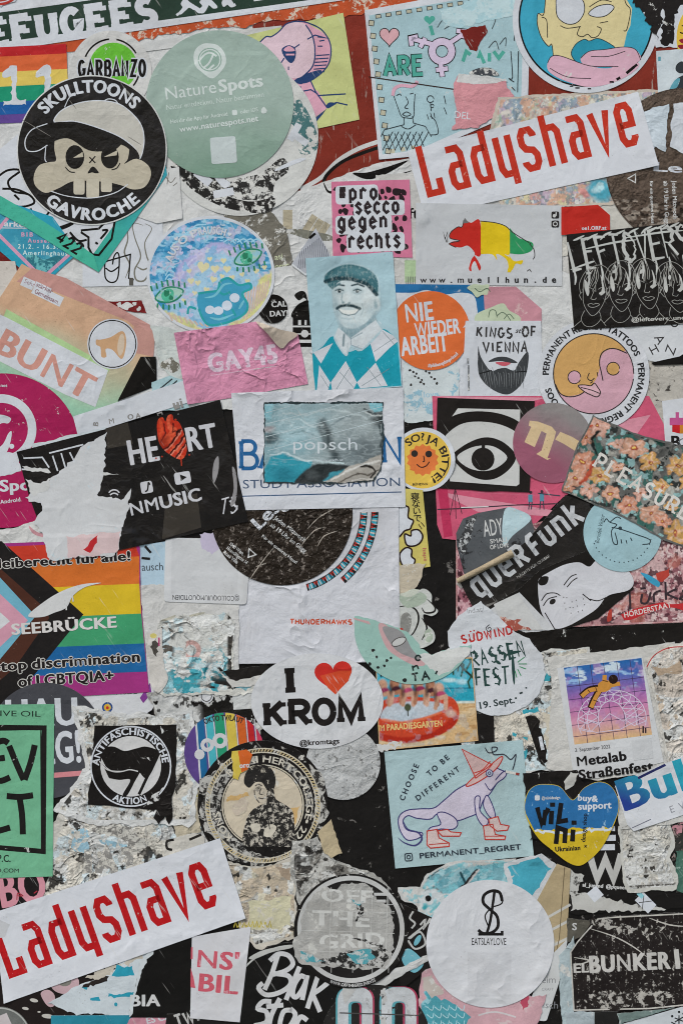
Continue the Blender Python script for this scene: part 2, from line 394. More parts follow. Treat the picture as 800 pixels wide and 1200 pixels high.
class Ink:
    """a printed picture: soft shapes laid over each other, evaluated point by point"""
    def __init__(s, x, y, col, warp=0, seed=1):
        s.x0, s.y0 = x, y; s.x = x + warp * (fbm(x, y, 9, seed) - .5) * 2; s.y = y + warp * (fbm(x, y, 9, seed + 50) - .5) * 2; s.c = np.tile(hexl(col), (len(x), 1))
    def mixm(s, m, col):
        c = hexl(col) if isinstance(col, str) else col; s.c = s.c * (1 - m[:, None]) + c * m[:, None]; return s
    def ell(s, cx, cy, rx, ry, col, rot=0, soft=.15, k=1.0):
        a = math.radians(-rot); dx, dy = s.x - cx, s.y - cy; u = dx * math.cos(a) + dy * math.sin(a); v = -dx * math.sin(a) + dy * math.cos(a)
        return s.mixm(k * (1 - sstep(np.sqrt((u / rx) ** 2 + (v / ry) ** 2), 1 - soft, 1 + soft)), col)
    def cap(s, pts, w, col, soft=.8, k=1.0):
        d = np.full(len(s.x), 1e9)
        for (x0, y0), (x1, y1) in zip(pts[:-1], pts[1:]):
            ex, ey = x1 - x0, y1 - y0; t = np.clip(((s.x - x0) * ex + (s.y - y0) * ey) / (ex * ex + ey * ey + 1e-9), 0, 1); d = np.minimum(d, np.hypot(s.x - x0 - ex * t, s.y - y0 - ey * t))
        return s.mixm(k * (1 - sstep(d, w / 2 - soft, w / 2 + soft)), col)
    def poly(s, pts, col, soft=1.0, k=1.0):
        ins = np.zeros(len(s.x), bool); d = np.full(len(s.x), 1e9); n = len(pts)
        for i in range(n):
            (x0, y0), (x1, y1) = pts[i], pts[(i + 1) % n]; ex, ey = x1 - x0, y1 - y0
            if abs(ey) > 1e-9: ins ^= ((y0 > s.y) != (y1 > s.y)) & (s.x < ex * (s.y - y0) / ey + x0)
            t = np.clip(((s.x - x0) * ex + (s.y - y0) * ey) / (ex * ex + ey * ey + 1e-9), 0, 1); d = np.minimum(d, np.hypot(s.x - x0 - ex * t, s.y - y0 - ey * t))
        return s.mixm(k * sstep(np.where(ins, d, -d), -soft, soft), col)
    def spots(s, sc, seed, a, b, col, k=1.0, oct_=4, st=(1, 1)): return s.mixm(k * sstep(fbm(s.x0 * st[0], s.y0 * st[1], sc, seed, oct_), a, b), col)
    def tone(s, sc, seed, amt, oct_=4): s.c = s.c * (1 + amt * 2 * (fbm(s.x0, s.y0, sc, seed, oct_) - .5))[:, None]; return s
    def grad(s, x0, y0, x1, y1, cols, k=1.0):
        t = np.clip(((s.x - x0) * (x1 - x0) + (s.y - y0) * (y1 - y0)) / ((x1 - x0) ** 2 + (y1 - y0) ** 2), 0, 1) * (len(cols) - 1); H = np.array([hexl(c) for c in cols]); i = np.minimum(t.astype(int), len(cols) - 2); f = (t - i)[:, None]
        s.c = s.c * (1 - k) + (H[i] * (1 - f) + H[i + 1] * f) * k; return s
    def done(s): return np.clip(s.c, .002, .86)
def photo(name, poly, fn, res=1.25, **o):
    """a printed picture as one finely divided mesh; fn(x, y) gives the ink colours"""
    o.setdefault('mot', .1)
    return part(name, fill(poly), '#808080', step=res, inks=fn, photo=1.0, **o)

def ln(name, lines, w, col, closed=False, taper=False, **o):
    """drawn lines of width w"""
    if isinstance(lines[0], tuple) and isinstance(lines[0][0], (int, float)): lines = [lines]
    ts = [ribbon(p, w, closed, taper) for p in lines]; dz = np.concatenate([np.full(len(t), 0.0000015 * (i % 5)) for i, t in enumerate(ts)])
    return part(name, ts, col, dz, **o)

# ------------------------------------------------------------------ lettering: Blender's own font, as triangles
def load_glyphs(chars):
    tmp = []
    def mk(body, off):
        c = bpy.data.curves.new("t", 'FONT'); c.body = body; c.size = 1; c.resolution_u = 3; c.offset = off
        o = bpy.data.objects.new("t", c); COL.objects.link(o); tmp.append(o); return o
    obs = {}
    for c in chars:
        for w in (0, 1): obs[c, w] = mk(c, (0, .012)[w])
        obs[c, 'm'] = mk('.' + c + '.', 0)
    obs['..'] = mk('..', 0)
    obs['HH'] = mk('H', 0)
    dg = bpy.context.evaluated_depsgraph_get(); dg.update()
    def tri(o):
        e = o.evaluated_get(dg); m = e.to_mesh()
        m.calc_loop_triangles(); v = np.array([x.co[:2] for x in m.vertices]).reshape(-1, 2)
        f = np.array([t.vertices[:] for t in m.loop_triangles], int).reshape(-1, 3)
        r = v[f] if len(f) else np.zeros((0, 3, 2)); e.to_mesh_clear(); return r
    dots = tri(obs['..'])[:, :, 0].max(); cap = tri(obs['HH'])[:, :, 1].max(); G = {}
    for c in chars:
        adv = tri(obs[c, 'm'])[:, :, 0].max() - dots
        G[c] = (adv / cap, [tri(obs[c, w]) / cap for w in (0, 1)])
    for o in tmp:
        d = o.data; bpy.data.objects.remove(o); bpy.data.curves.remove(d)
    return G
CHARS = "ABCDEFGHIJKLMNOPQRSTUVWXYZabcdefghijklmnopqrstuvwxyz0123456789.,:;!?#@&+-_'/()ÄÖÜäöüßō♥寝ないで≈•"
GLYPH = load_glyphs(CHARS)
def place(t, x, y, rot, al, width, arc):
    """t: triangles on a baseline (x right, y up). arc=(cx,cy,r,deg,inward): bend the line round a circle, centred on deg"""
    sh = {'l': 0, 'c': width / 2, 'r': width}[al]; t = t.copy(); t[:, :, 0] -= sh
    if arc:
        cx, cy, r, deg, inner = arc; xx, yy = t[:, :, 0], t[:, :, 1]
        if not inner: a = math.radians(deg) - xx / r; rr = r + yy
        else: a = math.radians(deg) + xx / r; rr = r - yy
        return np.stack((cx + rr * np.cos(a), cy - rr * np.sin(a)), 2)
    a = math.radians(rot); ca, sa = math.cos(a), math.sin(a); xx, yy = t[:, :, 0], t[:, :, 1]
    return np.stack((x + xx * ca - yy * sa, y - (xx * sa + yy * ca)), 2)
BOLD = {0: ((0, 0),), 1: ((-.016, 0), (.016, 0)), 2: ((-.042, .008), (0, -.008), (.042, .008)), 3: ((-.066, .02), (-.022, -.02), (.022, .02), (.066, -.02))}
def text_tris(s, size, b=0, sx=1.0, shear=0.0, sp=0.0):
    """heavier weights are the same letter printed again a hair to either side"""
    pen = 0.0; out = []; dz = []
    for c in s:
        if c == ' ': pen += 0.36 * size * sx + sp; continue
        adv, g = GLYPH[c]; t = g[1 if b and c not in 'MNWmw' else 0]
        if len(t):
            for i, (ox, oy) in enumerate(BOLD[b]):
                if c in 'MNWmw': ox *= .55
                q = (t + np.array((ox, oy))) * size; q = np.stack((q[:, :, 0] * sx + shear * q[:, :, 1] + pen, q[:, :, 1]), 2); out.append(q); dz.append(np.full(len(q), 0.0000015 * i))
        pen += (adv + (0, .02, .05, .09)[b]) * size * sx + sp
    return (np.concatenate(out) if out else np.zeros((0, 3, 2))), pen - sp, (np.concatenate(dz) if dz else np.zeros(0))
def tx(name, s, x, y, size, col, rot=0, b=0, al='l', sx=1.0, sh=0.0, sp=0.0, arc=None, w=None, **o):
    """printed lettering; size is the cap height, w squeezes the line to that length; s may be a list of (text, x, y) lines"""
    ts = []; zs = []
    for (q, xx, yy) in (s if isinstance(s, list) else [(s, x, y)]):
        t, wd, z_ = text_tris(q, size, b, sx, sh, sp)
        if w: t = t * np.array((w / wd, 1)); wd = w
        ts.append(place(t, xx, yy, rot, al, wd, arc)); zs.append(z_)
    return part(name, ts, col, np.concatenate(zs), **o)

# a drawn alphabet: centre lines in a unit box, y up
def _a(cx, cy, rx, ry, a0, a1, n=10): return [(cx + rx * math.cos(math.radians(a0 + (a1 - a0) * i / n)), cy + ry * math.sin(math.radians(a0 + (a1 - a0) * i / n))) for i in range(n + 1)]
DRAWN = {
 'A': [[(0, 0), (.5, 1), (1, 0)], [(.2, .36), (.8, .36)]], 'B': [[(.1, 0), (.1, 1)], [(.1, 1), (.55, 1)] + _a(.55, .77, .33, .23, 90, -90) + [(.1, .54)], [(.55, .54)] + _a(.6, .27, .38, .27, 90, -90) + [(.1, 0)]],
 'C': [_a(.5, .5, .48, .5, 45, 315, 18)], 'D': [[(.1, 0), (.1, 1)], [(.1, 1), (.45, 1)] + _a(.45, .5, .5, .5, 90, -90, 14) + [(.1, 0)]], 'E': [[(.95, 1), (.1, 1), (.1, 0), (.95, 0)], [(.1, .52), (.75, .52)]],
 'F': [[(.95, 1), (.1, 1), (.1, 0)], [(.1, .52), (.75, .52)]], 'G': [_a(.5, .5, .48, .5, 45, 350, 18) + [(.98, .45), (.6, .45)]], 'H': [[(.08, 0), (.08, 1)], [(.92, 0), (.92, 1)], [(.08, .5), (.92, .5)]],
 'I': [[(.5, 0), (.5, 1)]], 'J': [[(.7, 1), (.7, .3)] + _a(.38, .3, .32, .3, 0, -170)], 'K': [[(.1, 0), (.1, 1)], [(.9, 1), (.12, .42)], [(.38, .6), (.92, 0)]], 'L': [[(.1, 1), (.1, 0), (.9, 0)]],
 'M': [[(.05, 0), (.08, 1), (.5, .1), (.92, 1), (.95, 0)]], 'N': [[(.08, 0), (.08, 1), (.92, 0), (.92, 1)]], 'O': [_a(.5, .5, .48, .5, 0, 360, 24)], 'P': [[(.1, 0), (.1, 1), (.55, 1)] + _a(.55, .74, .37, .26, 90, -90) + [(.1, .48)]],
 'Q': [_a(.5, .5, .48, .5, 0, 360, 24), [(.6, .3), (1, -.05)]], 'R': [[(.1, 0), (.1, 1), (.55, 1)] + _a(.55, .74, .37, .26, 90, -90) + [(.1, .48)], [(.5, .48), (.95, 0)]], 'S': [_a(.5, .75, .4, .25, 40, 270) + _a(.5, .25, .42, .25, 90, -140)],
 'T': [[(.5, 0), (.5, 1)], [(.02, 1), (.98, 1)]], 'U': [[(.08, 1), (.08, .35)] + _a(.5, .35, .42, .35, 180, 360, 12) + [(.92, 1)]], 'V': [[(0, 1), (.5, 0), (1, 1)]], 'W': [[(0, 1), (.25, 0), (.5, .8), (.75, 0), (1, 1)]],
 'X': [[(0, 1), (1, 0)], [(0, 0), (1, 1)]], 'Y': [[(0, 1), (.5, .45), (1, 1)], [(.5, .45), (.5, 0)]], 'Z': [[(.05, 1), (.95, 1), (.05, 0), (.95, 0)]], '!': [[(.5, 1), (.5, .3)], [(.5, .12), (.5, 0)]], '?': [_a(.5, .72, .36, .28, 170, -60) + [(.5, .42), (.5, .28)], [(.5, .1), (.5, 0)]],
 '1': [[(.2, .75), (.55, 1), (.55, 0)], [(.2, 0), (.9, 0)]], '2': [_a(.5, .7, .4, .3, 170, -30) + [(.08, 0), (.95, 0)]], '4': [[(.75, 0), (.75, 1), (.05, .3), (1, .3)]], '5': [[(.9, 1), (.2, 1), (.15, .55)] + _a(.5, .32, .42, .32, 120, -150)], '9': [_a(.5, .7, .38, .3, 0, 360, 14), [(.88, .7), (.6, 0)]],
 "'": [[(.5, 1), (.5, .75)]], '.': [[(.45, .03), (.55, .03)]], '&': [[(.95, 0), (.25, .8)] + _a(.45, .84, .2, .16, 180, 0) + [(.1, .3)] + _a(.4, .22, .32, .22, 160, 300) + [(.95, .45)]],
}
NARROW = {'I': .45, '!': .4, '1': .7, "'": .3, '.': .3, 'J': .85, 'M': 1.2, 'W': 1.3, ' ': .55}
def drawn(name, s, x, y, h, w, t, col, rot=0, al='l', sp=None, serif=0.0, shear=0.0, jit=0.0, arc=None, seed=1, taper=False, glyphs=None, out=0, outcol=None, **o):
    """lettering drawn in strokes: h tall, each letter w wide, strokes t thick, serif = length of the slab feet"""
    rnd = random.Random(seed); pen = 0.0; st_ = []; sp = 0.35 * w if sp is None else sp; D = glyphs or DRAWN
    for c in s:
        lw = w * (NARROW.get(c, 1.0) if not glyphs else 1.0)
        for pl in D.get(c, []):
            q = [((a if c not in 'I!' else .5) * lw + pen + rnd.uniform(-jit, jit), b * h + rnd.uniform(-jit, jit)) for a, b in pl]
            if serif:
                for e, n_ in ((0, 1), (-1, -2)):
                    (a, b), (a2, b2) = q[e], q[n_]
                    if (b < .02 * h or b > .98 * h) and abs(b2 - b) > abs(a2 - a) * 0.3: st_.append([.66, (a - serif, b + (t * .33 if b < h / 2 else -t * .33)), (a + serif, b + (t * .33 if b < h / 2 else -t * .33))])
                    elif c in 'EFTZL' and abs(b2 - b) < .02 * h and a > pen + .5 * lw: st_.append([.8, (a, b - (serif if b > h / 2 else 0)), (a, b + (serif if b < h * .4 else 0))])
                if c in 'BDEFLPR':
                    for b in (t * .33, h - t * .33):
                        if b > h / 2 or c not in 'FPR': st_.append([.66, (pen + .1 * lw - serif, b), (pen + .1 * lw, b)])
                        else: st_.append([.66, (pen + .1 * lw - serif, b), (pen + .1 * lw + serif, b)])
            st_.append([1.0] + q)
        pen += lw + sp
    wd = pen - sp
    def tris(th):
        ts, dz = [], []
        for i, q in enumerate(st_):
            f_ = q[0]; q = [(a + shear * b, b) for a, b in q[1:]]; r = ribbon(q, th * f_ if th == t else th * f_ + (1 - f_) * 0, taper=taper); ts.append(place(r, x, y, rot, al, wd, arc)); dz.append(np.full(len(r), 0.0000015 * (i % 6)))
        return ts, np.concatenate(dz)
    if out: a, b = tris(t + 2 * out); part('lettering_outline', a, outcol, b)
    a, b = tris(t); return part(name, a, col, b, **o)

# ------------------------------------------------------------------ the wall and the ground it stands on
def solid_box(name, x0, x1, y0, y1, z0, z1, m):
    v = [(x, y, z) for x in (x0, x1) for y in (y0, y1) for z in (z0, z1)]
    f = [(0, 1, 3, 2), (4, 6, 7, 5), (0, 4, 5, 1), (2, 3, 7, 6), (0, 2, 6, 4), (1, 5, 7, 3)]
    me = bpy.data.meshes.new(name); me.from_pydata(v, [], f); me.materials.append(m); me.update()
    o = bpy.data.objects.new(name, me); COL.objects.link(o); return o
wall = solid_box('wall', -3, 3, 0, 0.25, 0, 2.9, mat('#1d1b1a', 0.5, '#6f6a66', wear=0.12, ws=90, mot=0.5, rough=0.45, bump=0.35, bs=60, grime=0.2))
wall["label"] = "black painted wall under all the layers of stickers"; wall["category"] = "wall"
ground = solid_box('pavement', -60, 60, -60, 60, -0.2, 0.0, mat('#77756f', 0.2, mot=0.4, bump=0.4, bs=8)); ground["kind"] = "structure"

W1, W2, W3, BK = '#c9cacf', '#c8c6c4', '#bdb6ae', '#161411'
SCR = 'torn paper scraps'
def residue(poly, seed, tints=('#d4d3d1', '#bbb8b4', '#c2cdd1', '#c8c0b4'), dark=.2, res=1.25, base='#cbc9c6', name='paper_residue', sc=1.0):
    """what is left of older papers: flakes of several torn layers, fibres and dark cracks"""
    def fn(x, y):
        k = Ink(x, y, base, 3, seed)
        for i, c in enumerate(tints): k.spots((22, 16, 12, 18)[i % 4] * sc, seed * 7 + i, .55, .565, c, .9, 5)
        for i in range(3): e = np.abs(fbm(k.x * (1, .6, 1.5)[i], k.y * (1, 1.5, .6)[i], 20 * sc, seed * 7 + 11 + i, 5) - .5); k.mixm((1 - sstep(e, .0, .010)) * sstep(fbm(x, y, 26, seed + i, 2), .42, .6) * .8, '#5a534c')
        k.spots(9 * sc, seed * 7 + 20, .66 - .08 * dark, .672 - .08 * dark, '#2b2825', .95, 5).spots(5, seed * 7 + 21, .64, .7, '#8d8780', .6, 3)
        return k.tone(2.2, seed + 3, .14).tone(14, seed + 4, .1).done()
    return photo(name, poly, fn, res, bump=.9, bs=90, crease=1)
def scrap(label, poly, col=W2, amp=1.3, seed=None, sides=None, name='paper_scrap', cat='paper scrap', **o):
    d = dict(mot=.16, bump=.6, bs=60, crease=.7, grime=.25); d.update(o)
    return st(name, label, cat, rag(poly, amp, 4, seed or NSHEET + 1, sides), col, group=SCR, **d)

# ---------------------------------------------- lowest papers, upper half
scrap('pale blank backing sheet showing between the stickers down the upper left edge', [(-30, 40), (345, 20), (350, 480), (-30, 480)], W2, 1)
pr('printed_patch', [rag([(-20, 290), (30, 290), (25, 322), (-20, 324)], 1, 4, 3)], '#6d2522', wear=.2)
st('poster', 'rust red poster behind the pale blue drawing, with a white swoosh', 'poster', [(296, 30), (420, -40), (800, -40), (800, 116), (600, 122), (560, 262), (312, 250)], '#7c2e23', wear=.10, ws=200, mot=.32, streak=1, bump=.35, wc='#a08a80')
ln('swoosh', [sl([(352, 222), (376, 208), (395, 189), (420, 174), (452, 163)])], 5, W2)
ln('swoosh_shadow', [sl([(398, 210), (384, 214), (379, 219), (382, 206), (400, 190), (425, 179), (452, 170)])], 4, BK)
st('poster', 'torn orange poster edge running under the green banner', 'poster', rag([(-30, 74), (150, 50), (200, 40), (428, 14), (560, -12), (560, -40), (400, -40), (-30, 20)], 1.5, 5, 5, (0, 1, 2, 3)), '#b9502c', wear=.35, ws=150, wc='#c9b9a8', mot=.3)
scrap('off white sheet with a black swoosh and tan finger shapes below the rust red poster', [(318, 236), (376, 214), (448, 190), (492, 184), (496, 345), (322, 350)], W2, .6)
pr('finger_shape', [R(337, 258, 11, 24, 0), R(363, 262, 8, 22, -32), R(371, 266, 8, 20, -32), R(379, 269, 8, 18, -32)], '#a99e88', wear=.2)
pr('grey_band', [sm([(318, 272), (345, 268), (372, 272), (388, 276), (388, 282), (360, 280), (338, 274), (318, 282)])], '#77756a', wear=.3)
ln('swoosh', [sl([(379, 214), (384, 224), (392, 225), (410, 222), (440, 213), (482, 200)])], 3.4, BK, taper=True)
pr('swoosh_shadow', [sm([(413, 203), (430, 210), (450, 205), (478, 188), (452, 196), (430, 202)])], BK)
scrap('grey brown scrap printed with pale letters right of the round blue drawing sticker', [(262, 250), (318, 244), (336, 268), (346, 310), (338, 330), (318, 338), (300, 300), (266, 262)], '#6f6a60', 1, wear=.3)
tx('lettering', [('ati', 322, 305), ('onic', 322, 316)], 0, 0, 7, '#c3c9a5', 8)
scrap('off white scrap with a black helmet drawing left of the man in the flat cap', [(312, 316), (364, 308), (372, 470), (316, 470)], W2, .6)
pr('helmet_print', [sm([(345, 346), (352, 341), (358, 343), (360, 352), (356, 349), (350, 352)]), sm([(342, 372), (346, 360), (354, 354), (362, 353), (366, 372)]), R(356, 377, 26, 9), R(356, 387, 26, 7), R(358, 395, 22, 6), R(358, 404, 20, 5)], BK, wear=.1)
pr('helmet_slot', [R(351, 378, 3.4, 6), R(358, 378, 2.6, 6), C(357, 391, 4.5), R(356, 401, 16, 1.5)], W2)
st('round_sticker', 'black round sticker ending in AL DAY! beside the pink curled sheet', 'sticker', C(320, 362, 17), BK, wear=.12)
tx('lettering', [('CAL', 318, 360), ('DAY!', 316, 371)], 0, 0, 6.3, W2, 3, 2)
scrap('grey white backing sheet behind the tricolour animal sticker', [(440, 205), (672, 190), (680, 345), (452, 350)], '#c0bcb8', .8)
pr('green_patch', [R(481, 318, 14, 26)], '#a9bd95')
ln('grey_line', [[(476 + 2 * k, 324), (476 + 2 * k, 333)] for k in range(6)], .8, '#6a6a68')
tx('lettering', 'ft', 479, 256, 12, BK, 0, 1)
scrap('off white scrap between the red radio label and the brown crumpled circle', [(655, 236), (725, 226), (760, 270), (745, 290), (655, 300)], '#c2bdb4', .6)
st('label', 'orange brown label scrap left of the black band sticker', 'label', rag([(633, 333), (672, 330), (676, 368), (634, 367)], .8, 4, 9), '#a5432e', wear=.35, ws=220, wc='#b98a5a')
pr('printed_patch', [R(644, 352, 14, 22)], '#b98352', wear=.4, ws=250, wc='#8c4a30')
scrap('spotted grey scrap below the white round letter sticker at the right edge', [(744, 420), (812, 418), (812, 505), (768, 505)], '#b3aca3', 1, wear=.25, ws=200, wc='#3c3733')
scrap('pale backing sheet behind the bearded sticker', [(600, 300), (700, 330), (700, 480), (534, 480), (534, 330)], W2, .6)

# ---------------------------------------------- top row
st('banner_sticker', 'dark green banner sticker with slab letters EFUGEES across the top left corner', 'banner sticker', [(-40, -8), (430, -72), (430, -4), (-40, 66)], W1, mot=.1, coat=.15)
pr('banner_field', [[(-40, 20), (430, -44), (430, -40 + 5), (430, -4 - 0), (430, -5), (-40, 59)]], '#22382d', mot=.2)
ln('border_line', [[(-40, 57.6), (430, -7)]], 4.4, W1); 
drawn('lettering', "EFUGEES", -11, 54.5, 29, 20, 9.5, W1, 8.0, serif=5.4, sp=9.4, wear=.06)
pr('running_figure', [sm([(212, 4), (217, -2), (222, 2), (228, 6), (234, 10), (228, 12), (222, 9), (218, 12), (212, 17), (210, 14), (214, 9)]), sm([(234, 2), (242, -4), (248, 0), (255, 8), (250, 10), (244, 6), (238, 15), (232, 12), (237, 7)]), sm([(260, 2), (266, -3), (272, 1), (275, 8), (268, 5), (262, 8)])], W1)
ln('running_leg', [sl([(217, 6), (213, 13), (207, 18)]), sl([(226, 6), (233, 14), (240, 12)]), sl([(244, 4), (238, 14), (231, 11)]), sl([(266, 2), (271, 7), (276, 5)])], 3, W1)
pr('lettering', [R(296, -8, 10, 12, 8), R(307, -3, 20, 6, 8), R(319, -9, 6, 16, 8)], W1)
scrap('red and white torn sticker corner above the green banner', [(-30, -30), (30, -30), (18, 2), (2, 8), (-30, 12)], W1, 1.2)
ln('print_line', [sl([(-6, 5), (6, 4), (16, -1), (24, -10)]), sl([(-6, 1), (8, -1), (16, -8)])], 3, '#b0362c')
st('sticker', 'white strip edge below the banner over the torn orange poster', 'sticker', [(150, 52), (270, 36), (330, 30), (330, 40), (172, 60), (150, 66)], W2, mot=.15)

st('rainbow_sticker', 'six striped rainbow sticker with white numerals 11 at the left edge', 'sticker', [(-30, 57), (78, 51.5), (82, 141), (-30, 146)], '#5d4388', mot=.15, bump=.35)
for k, c in enumerate(('#b8262b', '#d5643a', '#d6ba5c', '#1f8d6b', '#205a9a')):
    ya, yb = 57 + (0, 11, 29, 46, 64)[k], 57 + (11, 29, 46, 64, 79)[k]
    pr('stripe', [[(-30, ya), (78 + .04 * (ya - 57), ya - 5.4), (78 + .04 * (yb - 57), yb - 5.4), (-30, yb)]], c)
for x in (0, 39):
    pr('numeral', [rag([(3 + x, 90), (4 + x, 84), (12 + x, 77), (20 + x, 77), (21 + x, 116), (31 + x, 116), (31 + x, 123), (4 + x, 124), (4 + x, 118), (14 + x, 117), (13 + x, 89), (5 + x, 91)], .7, 3, 5 + x)], W1)

st('round_sticker', 'white round sticker with a lime green disc behind the skull sticker', 'sticker', C(130, 84, 48), '#c9c6c3', bump=.55, crease=.8)
pr('green_disc', C(133, 78, 28), '#69b83a', wear=.12, wc='#c9c6c3')
ln('ring', [AR(131, 79, 33, 95, 158), AR(131, 79, 33, 30, 80), AR(131, 79, 33, -40, -12)], 2, BK)
drawn('lettering', "GARBANZO", 93, 89.5, 18, 6.4, 3.3, BK, 0.6, sp=3.7, out=1.5, outcol=W1)

st('sticker', 'yellow green sticker with a pink block letter beside the sage round sticker', 'sticker', [(278, 44), (402, 15), (421, 140), (366, 152), (300, 165)], '#c0c383', mot=.10, crease=.5)
pr('letter_side', [sm([(352, 26), (368, 32), (380, 40), (388, 55), (386, 72), (376, 86), (360, 94), (346, 96), (340, 90), (360, 60)]), [(340, 92), (364, 94), (372, 110), (353, 108)], [(350, 107), (372, 106), (384, 126), (366, 140), (356, 128)]], '#d59fb0')
pr('letter_shade', [sm([(345, 94), (360, 86), (376, 82), (372, 90), (360, 97), (348, 98)]), [(364, 142), (382, 128), (384, 124), (378, 134), (366, 148)], sm([(382, 124), (386, 120), (394, 121), (390, 124), (384, 127)])], '#27406b')
pr('letter_face', [sm([(304, 52), (312, 44), (318, 44), (326, 38), (334, 30), (346, 26), (358, 29), (366, 42), (369, 58), (366, 76), (356, 88), (344, 92), (330, 86), (316, 92), (304, 80)])], '#d9bdc6')
ln('ink_line', [sl([(304, 50), (312, 43), (318, 43), (327, 37), (336, 28), (350, 25), (364, 28), (378, 36), (387, 52), (386, 72), (376, 86), (362, 94), (346, 96)]), sl([(358, 29), (366, 42), (369, 60), (366, 78), (352, 92)]), [(341, 94), (350, 110), (360, 124), (368, 142)], [(364, 95), (370, 108), (383, 126)], [(360, 46), (369, 41), (385, 45), (372, 43)], [(372, 112), (405, 110)], [(384, 124), (394, 120), (407, 123)], [(350, 108), (364, 105), (372, 110)]], 1.5, '#27406b')
ln('hatching', [[(370 - k * .6, 65 + 4 * k), (386 - k * 1.2, 64 + 4 * k)] for k in range(6)] + [[(372, 54), (378, 54)], [(374, 48), (380, 47)], [(350, 98), (354, 98)], [(351, 102), (353, 102)]], 1.3, '#27406b')
pr('letter_hole', [sm([(330, 58), (338, 53), (346, 57), (346, 68), (341, 74), (334, 68)])], '#27406b')
pr('hole_highlight', [sm([(333, 57), (339, 54), (345, 58), (344, 60), (334, 60)]), R(340, 64, 10, 2)], '#d59fb0')
ln('hole_spike', [[(329, 74), (333, 68)], [(338, 78), (338, 82)], [(345, 56), (351, 52)]], 1.4, '#27406b')

st('round_sticker', 'black and white speckled round sticker showing below the sage round sticker', 'sticker', C(281, 161, 92), '#c6c4c0', mot=.2, bump=.45)
pr('speckle_print', [sm([(205, 165), (215, 190), (240, 215), (275, 232), (300, 235), (318, 240), (322, 215), (338, 200), (330, 185), (300, 205), (250, 205), (215, 170)])], '#2c2b2a', wear=.5, ws=230)
pr('speckle_print', [sm([(200, 195), (225, 222), (260, 242), (300, 250), (318, 246), (322, 232), (290, 236), (250, 222), (222, 196)])], '#232221', wear=.42, ws=200)
pr('teal_speckle', [sm([(340, 110), (352, 118), (364, 138), (372, 160), (370, 176), (352, 180), (345, 150), (338, 140)])], '#486f70', wear=.5, ws=130)
pr('white_shape', [R(238, 208, 22, 10, -40), R(262, 226, 24, 9, 10), R(345, 155, 22, 8, 60), R(352, 163, 20, 8, -35), sm([(250, 205), (270, 214), (262, 220)])], W1)
ln('white_shape', [sl([(322, 200), (345, 190), (358, 186)])], 5, W1, taper=True)
st('round_sticker', 'sage green round sticker with a white map pin at its top', 'sticker', C(257.5, 122, 86.5), '#75917f', c2='#9aaba1', gy=165, gw=90, mot=.12, crease=.5, coat=.1)
pr('map_pin', [sm([(227, 66), (230, 57), (238, 51.5), (246, 51), (255, 53), (262, 60), (265, 70), (262, 80), (249, 92), (236, 84), (229, 77)]), ], '#c9cfcb')
pr('pin_hole', C(246, 70, 14), '#8fa79a')
ln('pin_hill', [sl([(233, 72), (240, 64), (247, 62), (254, 66)]), sl([(238, 80), (245, 74), (250, 64)]), sl([(244, 82), (251, 76)])], 2.2, '#c9cfcb')
ln('ring', C(246, 70, 12), 1.4, '#c9cfcb', closed=True)
tx('lettering', "Nature", 193.5, 117, 14.2, '#c9cfcb', 8, 0, w=62)
tx('lettering', "Spots", 257, 108.3, 14, '#c9cfcb', 8, 2, w=53)
tx('lettering', "Natur entdecken, Natur bestimmen", 195, 129, 6, '#c3cdc6', 7.6, 0, w=116)
tx('lettering', "Hol dir die App für Android", 200, 145, 4.6, '#c3cdc6', 8, 1, w=68)
pr('app_icon', [rnd_corner(R(275, 132, 6, 6.5, 8), 2), sm([(306, 129), (309, 125.5), (311, 127), (313, 130), (311, 133), (307, 133)])], '#c9cfcb')
tx('lettering', "oder iOS", 282, 133.5, 4.6, '#c3cdc6', 8, 1, w=21)
tx('lettering', "www.naturespots.net", 211, 155, 7, '#c9cfcb', 8, 1, w=93)
pr('code_panel', rnd_corner(R(262, 176, 30, 31, 4), 3), '#bcc3c2')

# pale blue drawing, torn pink flap, face in the circle
st('sticker', 'pale blue comic drawing sticker with white border and a crossed line through its middle', 'sticker', [(427, 12), (622, -24), (618, 126), (487, 183), (444, 187)], W1, mot=.1)
pr('drawing_ground', [(432, 18), (614, -14), (610, 122), (488, 176), (448, 181)], '#a2bcc2', mot=.2, wear=.03, ws=180)
pr('border_square', [R(435 + .13 * k * 15, 27 + k * 15, 6, 6, -8) for k in range(11)] + [R(443 + k * 12, 19 - k * 1.9, 6, 4, 8) for k in range(14)] + [R(460 + k * 12, 177 - 2 * k, 5, 5, 8) for k in range(3)], '#b9b39d')
ln('border_square_line', [R(435 + .13 * k * 15, 27 + k * 15, 6, 6, -8) for k in range(11)] + [R(443 + k * 12, 19 - k * 1.9, 6, 4, 8) for k in range(14)], .8, '#2d2f33', closed=True)
pr('drawn_heart', heart(456, 44, 23, 22, 0), '#d3a3a8'); ln('ink_line', heart(456, 44, 23, 22, 0), 1.0, BK, closed=True)
pr('bubble_heart', heart(503, 24, 13, 11), '#4fa090'); ln('bubble_letter', [[(504, 30), (507, 41)], [(542, 72), (546, 60), (551, 64)], [(560, 68), (562, 62), (567, 74)], [(573, 62), (573, 72)], [(578, 60), (584, 68), (590, 60)]], 4.2, '#4fa090')
drawn('bubble_letter', "ARE", 451, 89, 21, 12, 6.4, '#1f2a2c', 3, sp=4.5)
drawn('bubble_letter', "ARE", 451, 89, 21, 12, 4.4, '#4fa090', 3, sp=4.5)
lil = '#cfbdd2'
sym = [(C(517.5, 60, 15.5), C(517.5, 60, 7.5))]
